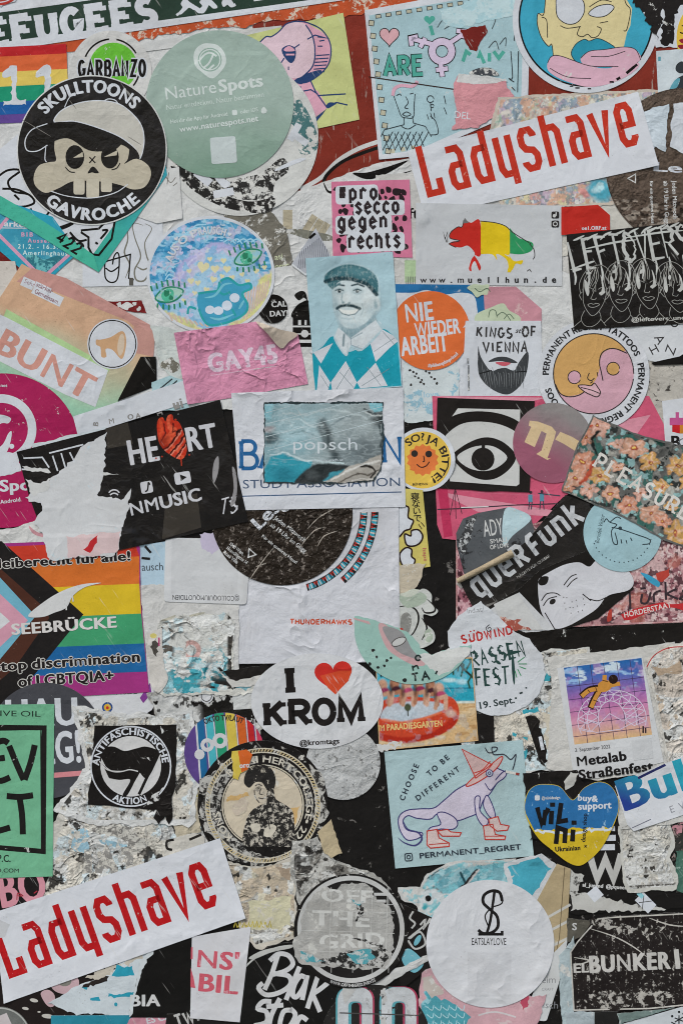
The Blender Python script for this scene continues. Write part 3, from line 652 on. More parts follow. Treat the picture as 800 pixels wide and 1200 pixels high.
ln('symbol_outline', [[(507, 52), (482, 45)], [(527, 50), (545, 38)], [(516, 74), (518, 90)], [(510, 82), (525, 80)], [(492, 56), (498, 44)], [(482, 54), (481, 44), (490, 42)], [(534, 36), (545, 37), (543, 46)]], 7, BK)
pr('symbol_outline', [(C(517.5, 60, 16.6), C(517.5, 60, 6.6))], BK)
ln('gender_symbol', [[(507, 52), (482, 45)], [(527, 50), (545, 38)], [(516, 74), (518, 89.6)], [(510.6, 82), (524.4, 80)], [(492, 55.4), (498, 44.6)], [(482, 53.4), (481, 44.6), (489, 42.6)], [(534.6, 36), (545, 37), (543, 45)]], 5, lil)
pr('gender_symbol', sym, lil)
ln('faded_letter', [sl([(512, 32), (520, 22), (528, 28), (520, 34)]), sl([(530, 24), (538, 18), (542, 28)]), sl([(566, 24), (572, 18), (580, 22), (576, 34)]), sl([(572, 56), (580, 48), (584, 58)]), sl([(585, 52), (592, 44), (592, 54)])], 1, '#4c5558')
pr('chipped_patch', [rag([(515, 12), (572, -8), (612, -12), (610, 10), (585, 22), (545, 30), (520, 34)], 2, 4, 4)], '#b9cdd0', wear=.45, ws=120, wc='#a7c5cb')
pr('red_shard', rag([(539, 34), (568, 29), (571, 36), (558, 60), (550, 58)], .8, 3, 2), '#70221d', wear=.2, ws=200)
skin = '#a9c6cc'
ln('ink_line', [sl([(461, 112), (466, 126), (470, 136), (476, 138), (484, 137), (485, 122), (486, 110)]), [(473, 137), (473, 146), (450, 152), (446, 160)], [(483, 136), (484, 144), (498, 148), (505, 160)], sl([(475, 113), (478, 120), (474, 126), (478, 127)]), sl([(471, 134), (476, 131), (481, 134), (476, 136), (471, 134)]), sl([(464, 112), (468, 110), (470, 112)]), sl([(480, 110), (484, 109)]), sl([(470, 148), (478, 151), (487, 146)])] + [[(448 + 7 * k, 156 + k % 2), (456 + 7 * k, 176)] for k in range(7)] + [[(460 + 7 * k, 154), (448 + 7 * k, 176)] for k in range(7)], .9, '#2b3034')
ln('pink_hair', [sl([(460, 112), (462, 104), (470, 100), (482, 101), (488, 97), (486, 96)])], 4, '#cf9fae')
ln('hand_line', [sl([(504, 158), (513, 156), (510, 142), (504, 136)]), [(500, 134), (502, 140)], [(504, 132), (506, 139)], [(508, 132), (509, 138)], [(505, 130), (504, 120)], C(504, 116, 4), C(506, 124, 2), [(520, 112), (522, 122)], [(520, 126), (523, 134)]], .9, '#2b3034')
ln('crossed_line', [[(432, 90), (535, 105), (580, 113)]], 1.2, '#35241f')
ln('scribbled_letters', [sl([(598, 60), (600, 90), (596, 92), (602, 96)]), [(599, 102), (603, 106)], [(607, 60), (606, 108)], [(603, 30), (602, 48)]], 1, '#2b3034')
scrap('pink torn flap printed DEL over the pale blue drawing', [(531, 98), (536, 88), (560, 92), (592, 94), (602, 112), (590, 130), (560, 150), (529, 152), (533, 140)], '#c98a90', 1.2, bump=.6)
pr('torn_edge', rag([(534, 95), (537, 86), (560, 88), (592, 92), (594, 96), (575, 98), (555, 99)], .7, 3, 8), W2)
pr('dark_hair', sm([(549, 86), (560, 80), (575, 80), (584, 88), (566, 88)]), '#45474c', wear=.4, ws=200)
tx('lettering', "DEL", 531, 138, 8, W1, -6, 0, w=20)
st('poster', 'pastel painted paper strip behind the upper red lettered strip', 'poster', rag([(583, 114), (640, 110), (784, 104), (782, 128), (718, 240), (590, 247), (560, 200)], .8, 4, 4), '#c2b5a8', mot=.3)
def pastel(x, y):
    k = Ink(x, y, '#b9b0a6', 5, 3)
    for i, c in enumerate(('#c4908c', '#9db7a4', '#86adb8', '#cdbf96', '#b9a2b5', '#8d9aa8', '#cfc7ba', '#c79a82')): k.spots(11, 20 + i, .53, .60, c, .85, 5)
    k.spots(5, 41, .62, .66, '#6f7e84', .7, 4).spots(4, 42, .64, .68, '#d0ccc4', .9, 4).ell(703, 222, 16, 14, '#4f9db0', 0, .4).ell(700, 220, 7, 4, '#a9c9cf', 30, .5).ell(684, 226, 8, 4, '#cf8f8a', -30, .4)
    return k.tone(3, 9, .35).done()
photo('painted_picture', [(586, 117), (640, 113), (778, 107), (776, 128), (716, 237), (593, 244), (566, 200)], pastel)
st('round_sticker', 'round face sticker with blue lips and pink fingers at the top right', 'sticker', C(686, 23, 86), W1, mot=.08)
pr('ring', [(C(686, 23, 79), C(686, 23, 77))], BK, wear=.2, ws=60)
pr('blue_ground', C(686, 23, 77), '#3f9fb9', mot=.15)
pr('face', [(640, -30), (637, 15), (630, 16), (629, 28), (634, 44), (642, 54), (646, 53), (648, 68), (672, 76), (728, 66), (734, 38), (738, 30), (740, 10), (734, 0), (726, -30)], '#d5c594')
pr('eye', [sm([(653, -4), (668, -8), (682, 0), (684, 14), (676, 26), (664, 28), (653, 20), (651, 6)]), sm([(689, 16), (698, 8), (712, 5), (719, 9), (710, 18), (698, 20)])], W1)
ln('ink_line', [sm([(653, -4), (668, -8), (682, 0), (684, 14), (676, 26), (664, 28), (653, 20), (651, 6)]), sm([(689, 16), (698, 8), (712, 5), (719, 9), (710, 18), (698, 20)])], 1, '#2c2a28', closed=True)
ln('ink_line', [sl([(679, 31), (676, 40), (682, 43), (688, 40), (693, 44), (700, 42), (704, 34), (699, 31)]), sl([(656, 30), (664, 33), (680, 31)]), sl([(702, 27), (712, 25)]), sl([(690, 8), (704, 0), (716, 2)]), sl([(634, 20), (640, 24), (641, 44)]), sl([(640, -30), (637, 15), (630, 16), (629, 28), (634, 44), (642, 54), (646, 52), (648, 68)]), sl([(726, -30), (732, 2), (738, 12), (734, 34), (730, 36)])], 1, '#3a352c')
pr('lips', sm([(669, 64), (674, 52), (684, 46), (690, 48), (700, 45), (712, 50), (722, 58), (722, 68), (700, 76), (680, 76)]), '#2d8ea6')
ln('ink_line', sm([(669, 64), (674, 52), (684, 46), (690, 48), (700, 45), (712, 50), (722, 58), (722, 68), (700, 76), (680, 76)]), 1, '#24404a', closed=True)
pr('finger', [sm([(641, 74), (646, 66), (658, 66), (690, 77), (712, 80), (730, 74), (748, 74), (742, 84), (720, 96), (690, 102), (660, 94), (643, 84)]), sm([(680, 68), (690, 60), (708, 58), (730, 55), (744, 58), (750, 70), (730, 78), (700, 78), (684, 76)])], '#d0a5b4', wear=.12, ws=100)
ln('ink_line', [sl([(641, 74), (646, 66), (658, 66), (690, 77), (720, 78)]), sl([(680, 68), (690, 60), (708, 58), (730, 55), (744, 58), (750, 70)]), sl([(644, 80), (664, 90), (692, 92)]), sl([(692, 66), (712, 66), (732, 60)]), sl([(700, 78), (724, 78)])], .9, '#3a3034')
pr('chipped_ink', [R(669, 101, 4, 1.2), R(676, 103, 5, 1.5), R(690, 104, 4, 1.4), R(724, 92, 5, 3, 30), R(738, 82, 12, 3.4, 40), R(744, 77, 5, 3, 40), R(716, 96, 5, 2)], BK)
st('sticker', 'white sticker with black splattered ink in the top right corner', 'sticker', rag([(728, -40), (830, -40), (830, 58), (768, 56), (764, 30), (745, 4)], 1.2, 4, 7), W1)
pr('ink_splatter', [rag([(726, -30), (830, -30), (826, 2), (800, 0), (790, 20), (788, 52), (778, 54), (776, 10), (770, 48), (764, 30), (755, 14), (740, 4)], 2.6, 3, 12)], '#221f1e', wear=.15, ws=120)
st('round_sticker', 'yellow round face sticker with red lips cut off by the right edge at the top', 'sticker', E(824, 45, 32, 44), '#d8b245', mot=.1)
pr('lips', [sm([(795, 47), (803, 45), (806, 50), (799, 51)]), sm([(794, 53), (806, 53), (802, 58), (796, 57)])], '#8c2430')
ln('ink_line', [sl([(796, 38), (800, 39), (806, 36)]), sl([(798, 30), (806, 32)])], 1.4, BK)
st('sticker', 'small white sticker with a dark seated figure drawing near the right edge', 'sticker', [(768, 60), (830, 55), (830, 122), (771, 122)], '#c5ccd0', mot=.15)
pr('figure_print', [sm([(792, 76), (798, 72), (806, 76), (804, 84), (796, 86), (791, 82)]), sm([(790, 98), (796, 90), (812, 88), (818, 122), (790, 122)])], '#33383c', wear=.15)
pr('teal_shape', [sm([(784, 104), (790, 94), (796, 92), (794, 100), (788, 108), (784, 120), (780, 118)]), R(772, 69, 3, 5)], '#5d9aa8', wear=.3)
st('poster', 'white torn poster strips right of the upper red lettered strip', 'poster', rag([(744, 130), (830, 116), (830, 185), (792, 178), (756, 172)], 1, 4, 2), '#c6c9ca', mot=.12)
st('round_sticker', 'brown crumpled round sticker with white print at the right edge', 'sticker', C(802, 196, 93), '#5d5046', wear=.42, ws=520, wc='#3a302a', mot=.5, bump=.8, bs=200, crease=.6, rough=.6)
def crumpled(x, y):
    k = Ink(x, y, '#5a4c42'); f = fbm(x * .7, y * 1.7, 9, 8, 4); r = np.abs(f - .5); return k.mixm(sstep(y, 224, 238) * (1 - sstep(r, .0, .035)), '#1c1613').mixm(sstep(y, 226, 240) * sstep(fbm(x * .7, y * 1.7, 8, 18, 3), .54, .60), '#94877b').mixm(sstep(y, 226, 240) * sstep(fbm(x, y, 6, 28, 3), .55, .62), '#2b231e').tone(2, 5, .4).done()
photo('crumpled_print', C(802, 196, 91), crumpled, bump=.9, bs=160, wear=.2, ws=500, wc='#3a302a')
tx('lettering', "Les", 764, 200, 10.5, W1, -4, 2, w=50, wear=.08)
for s_, x_, w_ in (("ab 19 Uhr im Gugg", 777, 50), ("Jeden Mittwoch", 787, 45), ("für ein queeres Haus", 761, 50)): tx('lettering', s_, x_, 212, 5 if x_ > 765 else 3.6, W2, -88, 1, w=w_, wear=.12, ws=200)
ln('warning_triangle', [(735, 209), (744, 204), (744, 214)], 1.2, W2, closed=True)
scrap('white torn strip over the brown crumpled round sticker', [(748, 134), (783, 122), (779, 178), (768, 172), (752, 175)], '#c3cbd2', .8)
scrap('second white torn strip over the brown crumpled round sticker, at the right edge', [(788, 122), (830, 114), (830, 185), (806, 182), (784, 172)], '#c9cbd0', .8)

# ---------------------------------------------- long strips with tall red letters
LADY = {
 'L': [[(.02, 1.0), (.02, .06), (.72, .06), (.72, .32)]],
 'a': [[(.05, .80), (.62, .80), (.80, .68), (.80, .06), (.28, .06), (.12, .16), (.12, .38), (.28, .48), (.80, .48)]],
 'd': [[(.80, 1.0), (.80, .06), (.28, .06), (.12, .18), (.12, .56), (.28, .68), (.80, .68)]],
 'y': [[(.12, .80), (.12, .18), (.28, .06), (.80, .06)], [(.80, .80), (.80, -.16)]],
 's': [[(.82, .66), (.82, .70), (.66, .80), (.28, .80), (.12, .70), (.12, .54), (.28, .44), (.66, .40), (.82, .30), (.82, .16), (.66, .06), (.28, .06), (.10, .16), (.10, .20)]],
 'h': [[(.12, 1.0), (.12, .0)], [(.12, .74), (.62, .74), (.80, .64), (.80, .0)]],
 'v': [[(.02, .80), (.48, .02), (.90, .80)]],
 'e': [[(.80, .20), (.80, .16), (.64, .06), (.28, .06), (.12, .18), (.12, .70), (.28, .80), (.64, .80), (.80, .68), (.80, .42), (.12, .42)]],
}
st('long_sticker', 'long white strip with tall red letters in the upper right, beside the pink leopard sticker', 'sticker', [(477, 177), (747, 107.5), (771, 194), (497, 254)], '#ceced3', mot=.05, grime=.08, crease=.3, lift=((477, 177, 30, .0012), (771, 194, 30, .0018), (497, 254, 25, .001)))
drawn('lettering', "Ladyshave", 504, 231, 61, 21, 7.9, '#b93424', 14.2, sp=8.1, glyphs=LADY, wear=.1, ws=300, wc='#d08a78')

# ---------------------------------------------- left side, rows two and three
st('sticker', 'white sheet with grey and black ink bones below the skull sticker', 'sticker', [(97, 240), (190, 240), (193, 334), (97, 336)], W1, mot=.08)
ln('ink_drawing', [sl([(148, 262), (150, 280), (146, 296), (152, 310), (147, 326)]), sl([(168, 264), (156, 262), (158, 278), (165, 300), (158, 316), (160, 328), (170, 328), (176, 312), (172, 300), (170, 284), (178, 268), (170, 262)]), sl([(160, 312), (168, 316), (176, 312)]), [(184, 312), (188, 330)]], 2, '#77746a', taper=True)
ln('ink_drawing', [sl([(124, 290), (123, 312), (124, 326), (131, 331), (138, 326), (140, 304), (138, 296), (134, 300), (132, 310)]), sl([(124, 314), (131, 318), (140, 312)]), [(122, 307), (153, 298), (151, 326), (157, 328)]], 1.7, BK)
pr('ink_dot', [R(154, 330, 5, 9), R(186, 328, 4, 10)], '#55524c')
scrap('dark red printed strip scrap left of the round blue drawing sticker', [(118, 353), (166, 352), (172, 367), (146, 364)], '#711f20', .4)
pr('scratch', [blob(140, 357, 3, 1), blob(148, 359, 4, 2, sx=1.6), blob(158, 356, 2.4, 3), blob(163, 362, 2.5, 4)], W2)
st('round_sticker', 'round blue and yellow crayon sticker with teal lips and two green eyes', 'sticker', E(247, 322, 75, 69), W1, mot=.08)
def crayon(x, y):
    k = Ink(x, y, '#3b8ab4', 5, 4)
    k.spots(11, 61, .52, .6, '#5fa3c4', .7, 3, (.7, 1.8)).spots(8, 62, .6, .64, '#a3cbdc', .8, 3, (.6, 2)).spots(9, 63, .6, .64, '#2c6f9f', .7, 3, (.6, 2))
    k.poly(sm([(196, 372), (206, 334), (222, 304), (250, 288), (282, 294), (306, 316), (330, 326), (320, 400), (200, 400)]), '#9fc0d6', 3)
    k.cap(sl([(204, 348), (212, 318), (234, 298), (262, 291), (284, 298)]), 12, '#a9a8cf', 2).cap(sl([(206, 340), (216, 314), (240, 298), (270, 294)]), 2, '#c3bfdb', 1).cap(sl([(214, 344), (224, 322), (246, 304)]), 2.4, '#86a0cc', 1)
    k.spots(9, 64, .56, .6, '#c4bcd0', .7, 3).spots(7, 69, .6, .63, '#7fb0d0', .8, 3)
    k.poly(sm([(330, 318), (306, 326), (300, 344), (292, 362), (280, 376), (250, 386), (222, 378), (204, 366), (184, 366), (200, 402), (310, 402)]), '#cfcb8e', 2).spots(5, 65, .57, .61, '#d2b49c', .0, 3)
    lo = sstep(y, 340, 356) * (1 - sstep(x, 196, 200) * 0); yl = (np.abs(k.c[:, 2] - hexl('#cfcb8e')[2]) < .04)
    k.mixm(yl * sstep(fbm(x * 2.2, y * .5, 6, 65, 3), .54, .6) * .7, '#cfae96').mixm(yl * sstep(fbm(x, y, 9, 66, 3), .56, .62) * .6, '#b3c58e')
    return k.tone(2.5, 6, .2).done()
photo('crayon_ground', E(247, 322, 71.5, 65.5), crayon, wear=.12, ws=160, wc='#c3c9d0')
rnd0 = random.Random(3)
pr('drawn_heart', [heart(x, y, w, w, rnd0.uniform(-20, 20)) for x, y, w in [(238, 314, 14), (252, 316, 10), (266, 316, 9), (224, 330, 8), (232, 332, 7), (250, 328, 8), (260, 324, 6), (272, 326, 7), (242, 340, 7), (228, 344, 6), (284, 322, 6), (290, 330, 6), (222, 318, 6), (262, 306, 7), (246, 304, 6), (300, 318, 7), (310, 314, 6), (216, 352, 6)]], '#d6cda4')
pr('drawn_heart', [heart(rnd0.uniform(205, 240), rnd0.uniform(268, 298), 5, 5, rnd0.uniform(-30, 30)) for k in range(16)] + [heart(rnd0.uniform(212, 226), rnd0.uniform(345, 370), 6, 6) for k in range(5)], '#b9bad6')
ln('yellow_ray', [[(288 + 3.4 * k, 340 - k * 1.4), (286 + 3.0 * k, 374 - 3 * k)] for k in range(9)] + [[(198 + 6 * k, 366 + k * 2.0), (202 + 6 * k, 376 + k)] for k in range(8)], 2, '#c8b0a0')
ln('wave_line', [sl([(200 + 5 * k, 290 - 4 * k), (205 + 5 * k, 284 - 4 * k), (212 + 6 * k, 283 - 4 * k)]) for k in range(6)] + [sl([(262 + 8 * k, 284), (270 + 8 * k, 280), (276 + 8 * k, 286)]) for k in range(5)] + [sl([(194, 318 + 5 * k), (198, 312 + 5 * k), (204, 314 + 5 * k)]) for k in range(4)], 1.6, '#9cc8dc')
pr('lips', [sm([(232, 346), (244, 342), (256, 340), (258, 330), (268, 326), (280, 334), (292, 332), (294, 338), (284, 344), (290, 356), (288, 366), (276, 374), (262, 378), (246, 380), (238, 374), (232, 360)])], '#4297b6')
ln('lip_outline', [sl([(220, 368), (222, 360), (230, 362)]), sl([(232, 344), (244, 342), (255, 340), (258, 330), (268, 326), (280, 334), (292, 332), (294, 338), (284, 344), (290, 356), (288, 366), (276, 374), (262, 379), (246, 381), (238, 374), (233, 362)]), sl([(255, 340), (262, 345), (270, 342)]), [(262, 368), (266, 374)], [(272, 362), (276, 370)]], 2.6, '#2f9a9e')
ln('lip_highlight', [sl([(240, 349), (252, 346), (262, 334), (272, 332)]), sl([(246, 372), (258, 374), (274, 368)]), sl([(280, 362), (286, 352)])], 3, '#74b9c9', taper=True)
pr('tooth', [E(246, 363, 5.5, 5), E(256, 364, 6, 5), E(266, 358, 6, 6), E(275, 349, 6, 5.5)], '#c8d0dc')
for ex, ey, er in ((290, 301, 12), (198, 345, 6)):
    eye = mv(sm([(-18, 4), (-8, -7), (6, -9), (19, -3), (10, 7), (-4, 10)]), ex, ey, .9, er)
    pr('eye_white', eye, '#a3c3b5', wear=.42, ws=130, wc='#8fb9c6'); ln('eye_outline', eye, 1.8, '#2d8061', closed=True, wear=.25, ws=160, wc='#9cc0c4')
    pr('iris', [blob(ex - 1, ey + 1, 7.4, 4, k=.15)], '#4fae8e', wear=.35, ws=150, wc='#9fc7bb'); pr('iris_spot', [blob(ex - 3, ey - 1, 4, 7), blob(ex + 3, ey + 4, 3, 8)], '#2d7a5c')
    ln('eyelash', [mv([(-19 + 6.4 * k, -6 - 4 * math.sin(k / 6 * math.pi)), (-20 + 6.6 * k, -12 - 5 * math.sin(k / 6 * math.pi))], ex, ey, 1, er) for k in range(7)] + [mv([(-14 + 6.4 * k, 9 + 3 * math.sin(k / 5 * math.pi)), (-15 + 6.6 * k, 14 + 4 * math.sin(k / 5 * math.pi))], ex, ey, 1, er) for k in range(6)], 2, '#2d7f5a')
for s_, a_, w_ in (("AUS", 150, 20), ("O F", 122, 22), ("RAUSCH", 88, 31)): tx('lettering', s_, 0, 0, 8.5, W1, arc=(247, 322, 48, a_, False), b=2, al='c', w=w_)
pr('lettering_heart', [heart(207, 280, 5, 5, 30), heart(229, 271, 5, 5, 10), heart(269, 275, 5, 5, -15)], W1)
st('sticker', 'white sheet edge with a faint ink loop between ink bones and sage sticker', 'sticker', [(181, 200), (210, 196), (214, 256), (184, 262), (150, 250)], W2, mot=.2)
ln('ink_drawing', [sl([(194, 206), (200, 214), (206, 208)]), sl([(198, 202), (196, 216)]), sl([(203, 218), (208, 214)])], .9, '#6d6962')

st('sticker', 'teal sticker with white bubble graffiti and the number 422 under the skull sticker', 'sticker', [(-40, 214), (-8, 216), (60, 100), (190, 160), (196, 205), (116, 319)], '#3fa98e', c2='#3a97a4', gy=230, gw=160, gs=.6, gx=90, mot=.14)
pr('graffiti_ground', [(-30, 200), (30, 150), (186, 190), (108, 300), (0, 236), (-30, 220)], W1)
ln('graffiti_line', [sl([(-10, 214), (8, 200), (24, 200), (10, 212), (16, 224), (34, 228), (40, 238), (20, 242), (-10, 232)]), sl([(3, 221), (20, 222), (34, 228)]), sl([(17, 228), (23, 234)]), sl([(36, 244), (40, 252), (52, 254), (58, 248)]), [(56, 254), (64, 262), (64, 268)], sl([(60, 254), (66, 262), (72, 268), (86, 262)]), [(66, 268), (88, 260)], sl([(82, 272), (92, 282), (102, 281)]), [(95, 270), (116, 268), (126, 258), (135, 258), (131, 280), (116, 299), (108, 298), (104, 290), (104, 278), (95, 272)], sl([(120, 270), (126, 270), (118, 280)]), [(112, 284), (115, 286)]], 2.6, BK)
drawn('lettering', "422", 66, 281, 12, 8, 2.4, BK, -32, sp=4, jit=.5)
st('sticker', 'small blue diamond sticker with a pink chevron and an exhibition date', 'sticker', [(-40, 240), (2, 234), (62, 254), (92, 296), (49, 336), (-14, 282)], '#2e97ae', mot=.12)
pr('picture_ground', [(-20, 250), (4, 246), (60, 270), (78, 300), (50, 324), (2, 282)], '#3b8fa8', wear=.3, ws=60, wc='#4d9db0')
pr('grass_print', [sm([(30, 302), (40, 298), (52, 304), (66, 300), (72, 304), (51, 324)])], '#2f6f7c', wear=.5, ws=180, wc='#69b1b4')
ln('chevron_line', [[(-14, 262), (50, 326), (84, 296)], [(-6, 274), (12, 252)]], 4, '#c995ad')
tx('lettering', "arken", 5, 265, 6.5, W1, -3, 2, w=30); ln('underline', [[(2, 267), (34, 267.4)]], 1, W1)
tx('lettering', [("BIB", 25, 277)], 0, 0, 5, '#c79ab4', -1, 2, sp=1.6); tx('lettering', [("Aussen", 33, 284)], 0, 0, 4.6, '#c79ab4', -1, 2, sp=1.2)
tx('lettering', [("21.2. - 16.3.", 21, 291), ("Amerlinghaus", 27, 298.5)], 0, 0, 5, '#c5dde2', -1, 1, sp=1.0)
# redraw order: the teal sheet overlaps the blue diamond
st('sticker', 'teal edge strip of the graffiti sticker lapping over the blue diamond sticker', 'sticker', [(0, 229), (40, 252), (94, 287), (110, 299), (116, 319), (84, 300), (30, 266), (0, 250)], '#46ab92', mot=.12)
drawn('lettering', "422", 66, 282, 13, 7.5, 2.6, BK, -33, sp=3.5, jit=.5)

st('round_sticker', 'black round sticker with a cartoon skull in a flat cap', 'sticker', C(108, 176, 88), '#c9c7c4', mot=.06, bump=.4, coat=.35, crease=.5)
pr('black_ground', C(108, 176, 86.6), '#1b1918', rough=.35)
tx('lettering', "SKULLTOONS", 0, 0, 14, W1, b=3, al='c', w=116, arc=(108, 176, 68, 93, False), wear=.12, ws=180)
tx('lettering', "GAVROCHE", 0, 0, 13.5, W1, b=3, al='c', w=124, arc=(108, 176, 82, 271, True), wear=.08, ws=180)
bone = '#b5ab98'
pr('skull', [sm([(66, 160), (76, 158), (100, 172), (130, 178), (148, 164), (152, 170), (150, 186), (146, 192), (160, 186), (174, 194), (177, 206), (170, 219), (156, 222), (142, 217), (122, 213), (88, 212), (70, 220), (54, 226), (42, 218), (40, 206), (46, 194), (58, 190), (66, 188), (64, 174)])], bone, mot=.1)
pr('tooth', [rnd_corner(R(93, 219, 13, 18), 3), rnd_corner(R(125, 217, 13, 16), 3), rnd_corner(R(109, 221, 15, 22), 3)], '#bdb4a2')
ln('outline', [sl([(60, 224), (80, 230), (108, 232), (135, 226), (150, 216)]), sl([(54, 172), (53, 186), (55, 190)]), sl([(120, 120), (127, 116), (136, 118), (140, 126)]), sl([(76, 126), (82, 114), (89, 112)])], 1.1, W1)
pr('eye_socket', [E(88, 184, 11, 14), E(129, 184, 10.5, 13.5)], BK)
pr('eye_glint', [[(86, 185), (97, 178), (98, 184)], [(122, 184), (138, 176), (137, 182)]], bone)
pr('nose', [sm([(109, 195), (103, 203), (108, 202), (112, 203), (116, 202)])], BK); ln('scar', [[(105, 184), (112, 191)], [(112, 183), (105, 191)]], 1.4, BK)
ln('cheek_line', [sl([(77, 196), (82, 201), (88, 202)]), sl([(131, 199), (137, 197), (141, 191)])], 1.2, BK)
pr('cap', [sm([(64, 143), (72, 130), (92, 121), (116, 118), (140, 122), (158, 136), (167, 150), (169, 168), (164, 186), (158, 174), (140, 160), (110, 148), (86, 142)])], '#bcb7ae')
ln('cap_outline', sm([(64, 143), (72, 130), (92, 121), (116, 118), (140, 122), (158, 136), (167, 150), (169, 168), (164, 186), (158, 174), (140, 160), (110, 148), (86, 142)]), 1.2, W1, closed=True)
pr('brim', [sm([(32, 176), (30, 164), (38, 152), (56, 145), (80, 143), (110, 149), (140, 161), (160, 176), (163, 187), (148, 172), (132, 168), (126, 176), (104, 176), (80, 162), (58, 168), (42, 178)])], BK)
ln('brim_outline', [sl([(56, 170), (44, 177), (32, 176), (30, 164), (38, 152), (56, 145)])], 1.2, W1)
ln('scuff_line', [sl([(26, 140), (60, 160)]), sl([(150, 160), (166, 170)]), sl([(82, 118), (90, 128)])], .8, '#77726c', taper=True)

# peach paper with megaphone, white block lettering
st('sticker', 'white paper corner left of the peach paper with the megaphone', 'sticker', [(-30, 306), (18, 306), (22, 330), (-8, 372), (-30, 372)], '#c9c0b8', mot=.15)
st('poster', 'peach and mint paper with a round megaphone and a white lettered block', 'poster', [(-30, 395), (26, 309), (50, 322), (182, 386), (180, 418), (140, 470), (90, 500), (-30, 470)], '#96bfa5', c2='#c8a183', gy=420, gw=90, gs=.35, gx=70, mot=.2, bump=.4, crease=.8)
pr('pink_band', [(38, 314), (78, 326), (182, 384), (180, 402), (150, 376), (60, 340), (20, 330)], '#bd8c84')
pr('pink_band', [[(158, 380), (182, 390), (180, 418), (150, 412)]], '#b98a80')
pr('lettering_block', [R(33, 332, 15, 11, -24), R(50, 338, 20, 9, -26), R(56, 346, 37, 12, -26)], W1)
tx('lettering', [("Sehr", 28, 331)], 0, 0, 5, '#9a7e86', -24, 0); tx('lettering', [("stärker", 42, 335)], 0, 0, 5, '#8c6b72', -26, 1, w=21); tx('lettering', [("Gemeinsam.", 40, 343)], 0, 0, 5.4, '#8c6b72', -26, 1, w=32)
pr('green_edge', [(4, 372), (8, 362), (130, 430), (126, 438)], '#a9c48d')
pr('lettering_panel', [(-30, 355), (8, 372), (127, 434), (112, 477), (76, 462), (-30, 408)], W1)
tx('lettering', "BUNT", -8, 410, 29, '#c58d80', -28.5, 2, w=125)
pr('badge', C(132, 403, 29.5), W1); ln('badge_ring', C(132, 403, 27.5), 1.2, BK, closed=True)
pr('megaphone', [sm([(113, 398), (118, 398), (130, 395), (142, 388), (147, 392), (148, 404), (145, 418), (141, 420), (132, 410), (124, 409), (125, 418), (119, 418), (118, 407), (113, 404)], 3)], '#c39a75')
pr('megaphone_mouth', E(142, 404, 4, 13, -6), '#c9b5a0')
scrap('grey scrap with a tiny crest below the round blue drawing sticker', [(176, 380), (210, 388), (222, 440), (205, 446), (188, 430), (182, 402)], '#bfc3bf', .8, wear=.1)
pr('crest', [blob(200, 427, 8, 5, sx=1.2), R(200, 431, 12, 4)], '#6e6a5f', wear=.4, ws=300)
st('sticker', 'black sticker corner below the peach paper', 'sticker', [(165, 418), (183, 418), (184, 452), (138, 470)], BK)
scrap('pale blue scrap with dark lines left of the pink curled sheet', [(178, 448), (200, 440), (222, 446), (222, 480), (176, 482)], '#9fb9bd', .8)
ln('print_line', [[(180, 462), (202, 444)], [(182, 468), (208, 446)]], 1.6, '#31363a')

# crimson round sticker, white letter strip, black heart sticker
st('round_sticker', 'crimson round sticker with a white ring at the left edge', 'sticker', C(4, 528, 90.5), '#a21f52', mot=.14, wear=.06, ws=200, coat=.1)
pr('ring', [(C(2, 503, 41), C(2, 503, 31))], W1); pr('ring_tip', [[(-10, 542), (14, 542), (10, 552), (2, 556)]], W1)
pr('pin_hill', [sm([(-10, 488), (2, 486), (13, 490), (10, 496), (2, 496), (-10, 504)]), sm([(-6, 530), (4, 520), (10, 508), (14, 506), (12, 520), (6, 532)]), C(14, 523, 3)], W1)
tx('lettering', "Spots", 0, 576, 13, W1, 3, 2, w=56); tx('lettering', "für Android", -9, 592, 4.6, W1, 8, 1, w=34)
tx('lettering', "ots.net", -8, 453, 3.6, W1, -2, 1, w=17)
pr('torn_patch', [rag([(-10, 527), (16, 531), (26, 546), (25, 552), (14, 556), (-10, 560)], 1, 4, 7)], W1)
scrap('white paper with a faint pink arc between the crimson sticker and the striped pride flag', [(-30, 625), (20, 618), (70, 600), (150, 590), (150, 660), (-30, 645)], '#c9c6c3', .6)
pr('print_arc', [sm([(34, 616), (45, 624), (60, 624), (72, 618), (72, 626), (56, 630), (40, 626)])], '#c58f95'); pr('print_arc', [sm([(50, 612), (66, 606), (70, 612), (66, 620), (56, 620)])], '#b9bd9b'); pr('green_patch', [[(69, 604), (74, 602), (75, 618), (70, 614)]], '#3c9c85')
st('sticker', 'white letter strip running from the crimson sticker up to the pink curled sheet', 'sticker', [(86, 488), (216, 446), (226, 470), (92, 512)], W1, mot=.06)
for s_, x_, y_, r_ in (("B", 115, 500, 80), ("M", 128, 497, 10), ("O A", 150, 492, 8), ("DE", 184, 484, -70), ("RA", 203, 476, -60), ("ui", 204, 480, 16)): tx('lettering', s_, x_, y_, 6 if s_ != "ui" else 11, '#8b8784', r_, 2)
st('sticker', 'pale blue white sheet under the torn left end of the glossy black heart sticker', 'sticker', rag([(38, 520), (125, 500), (150, 560), (150, 640), (76, 652), (74, 588), (46, 590)], 1, 4, 4), '#c3c9cc', mot=.1)
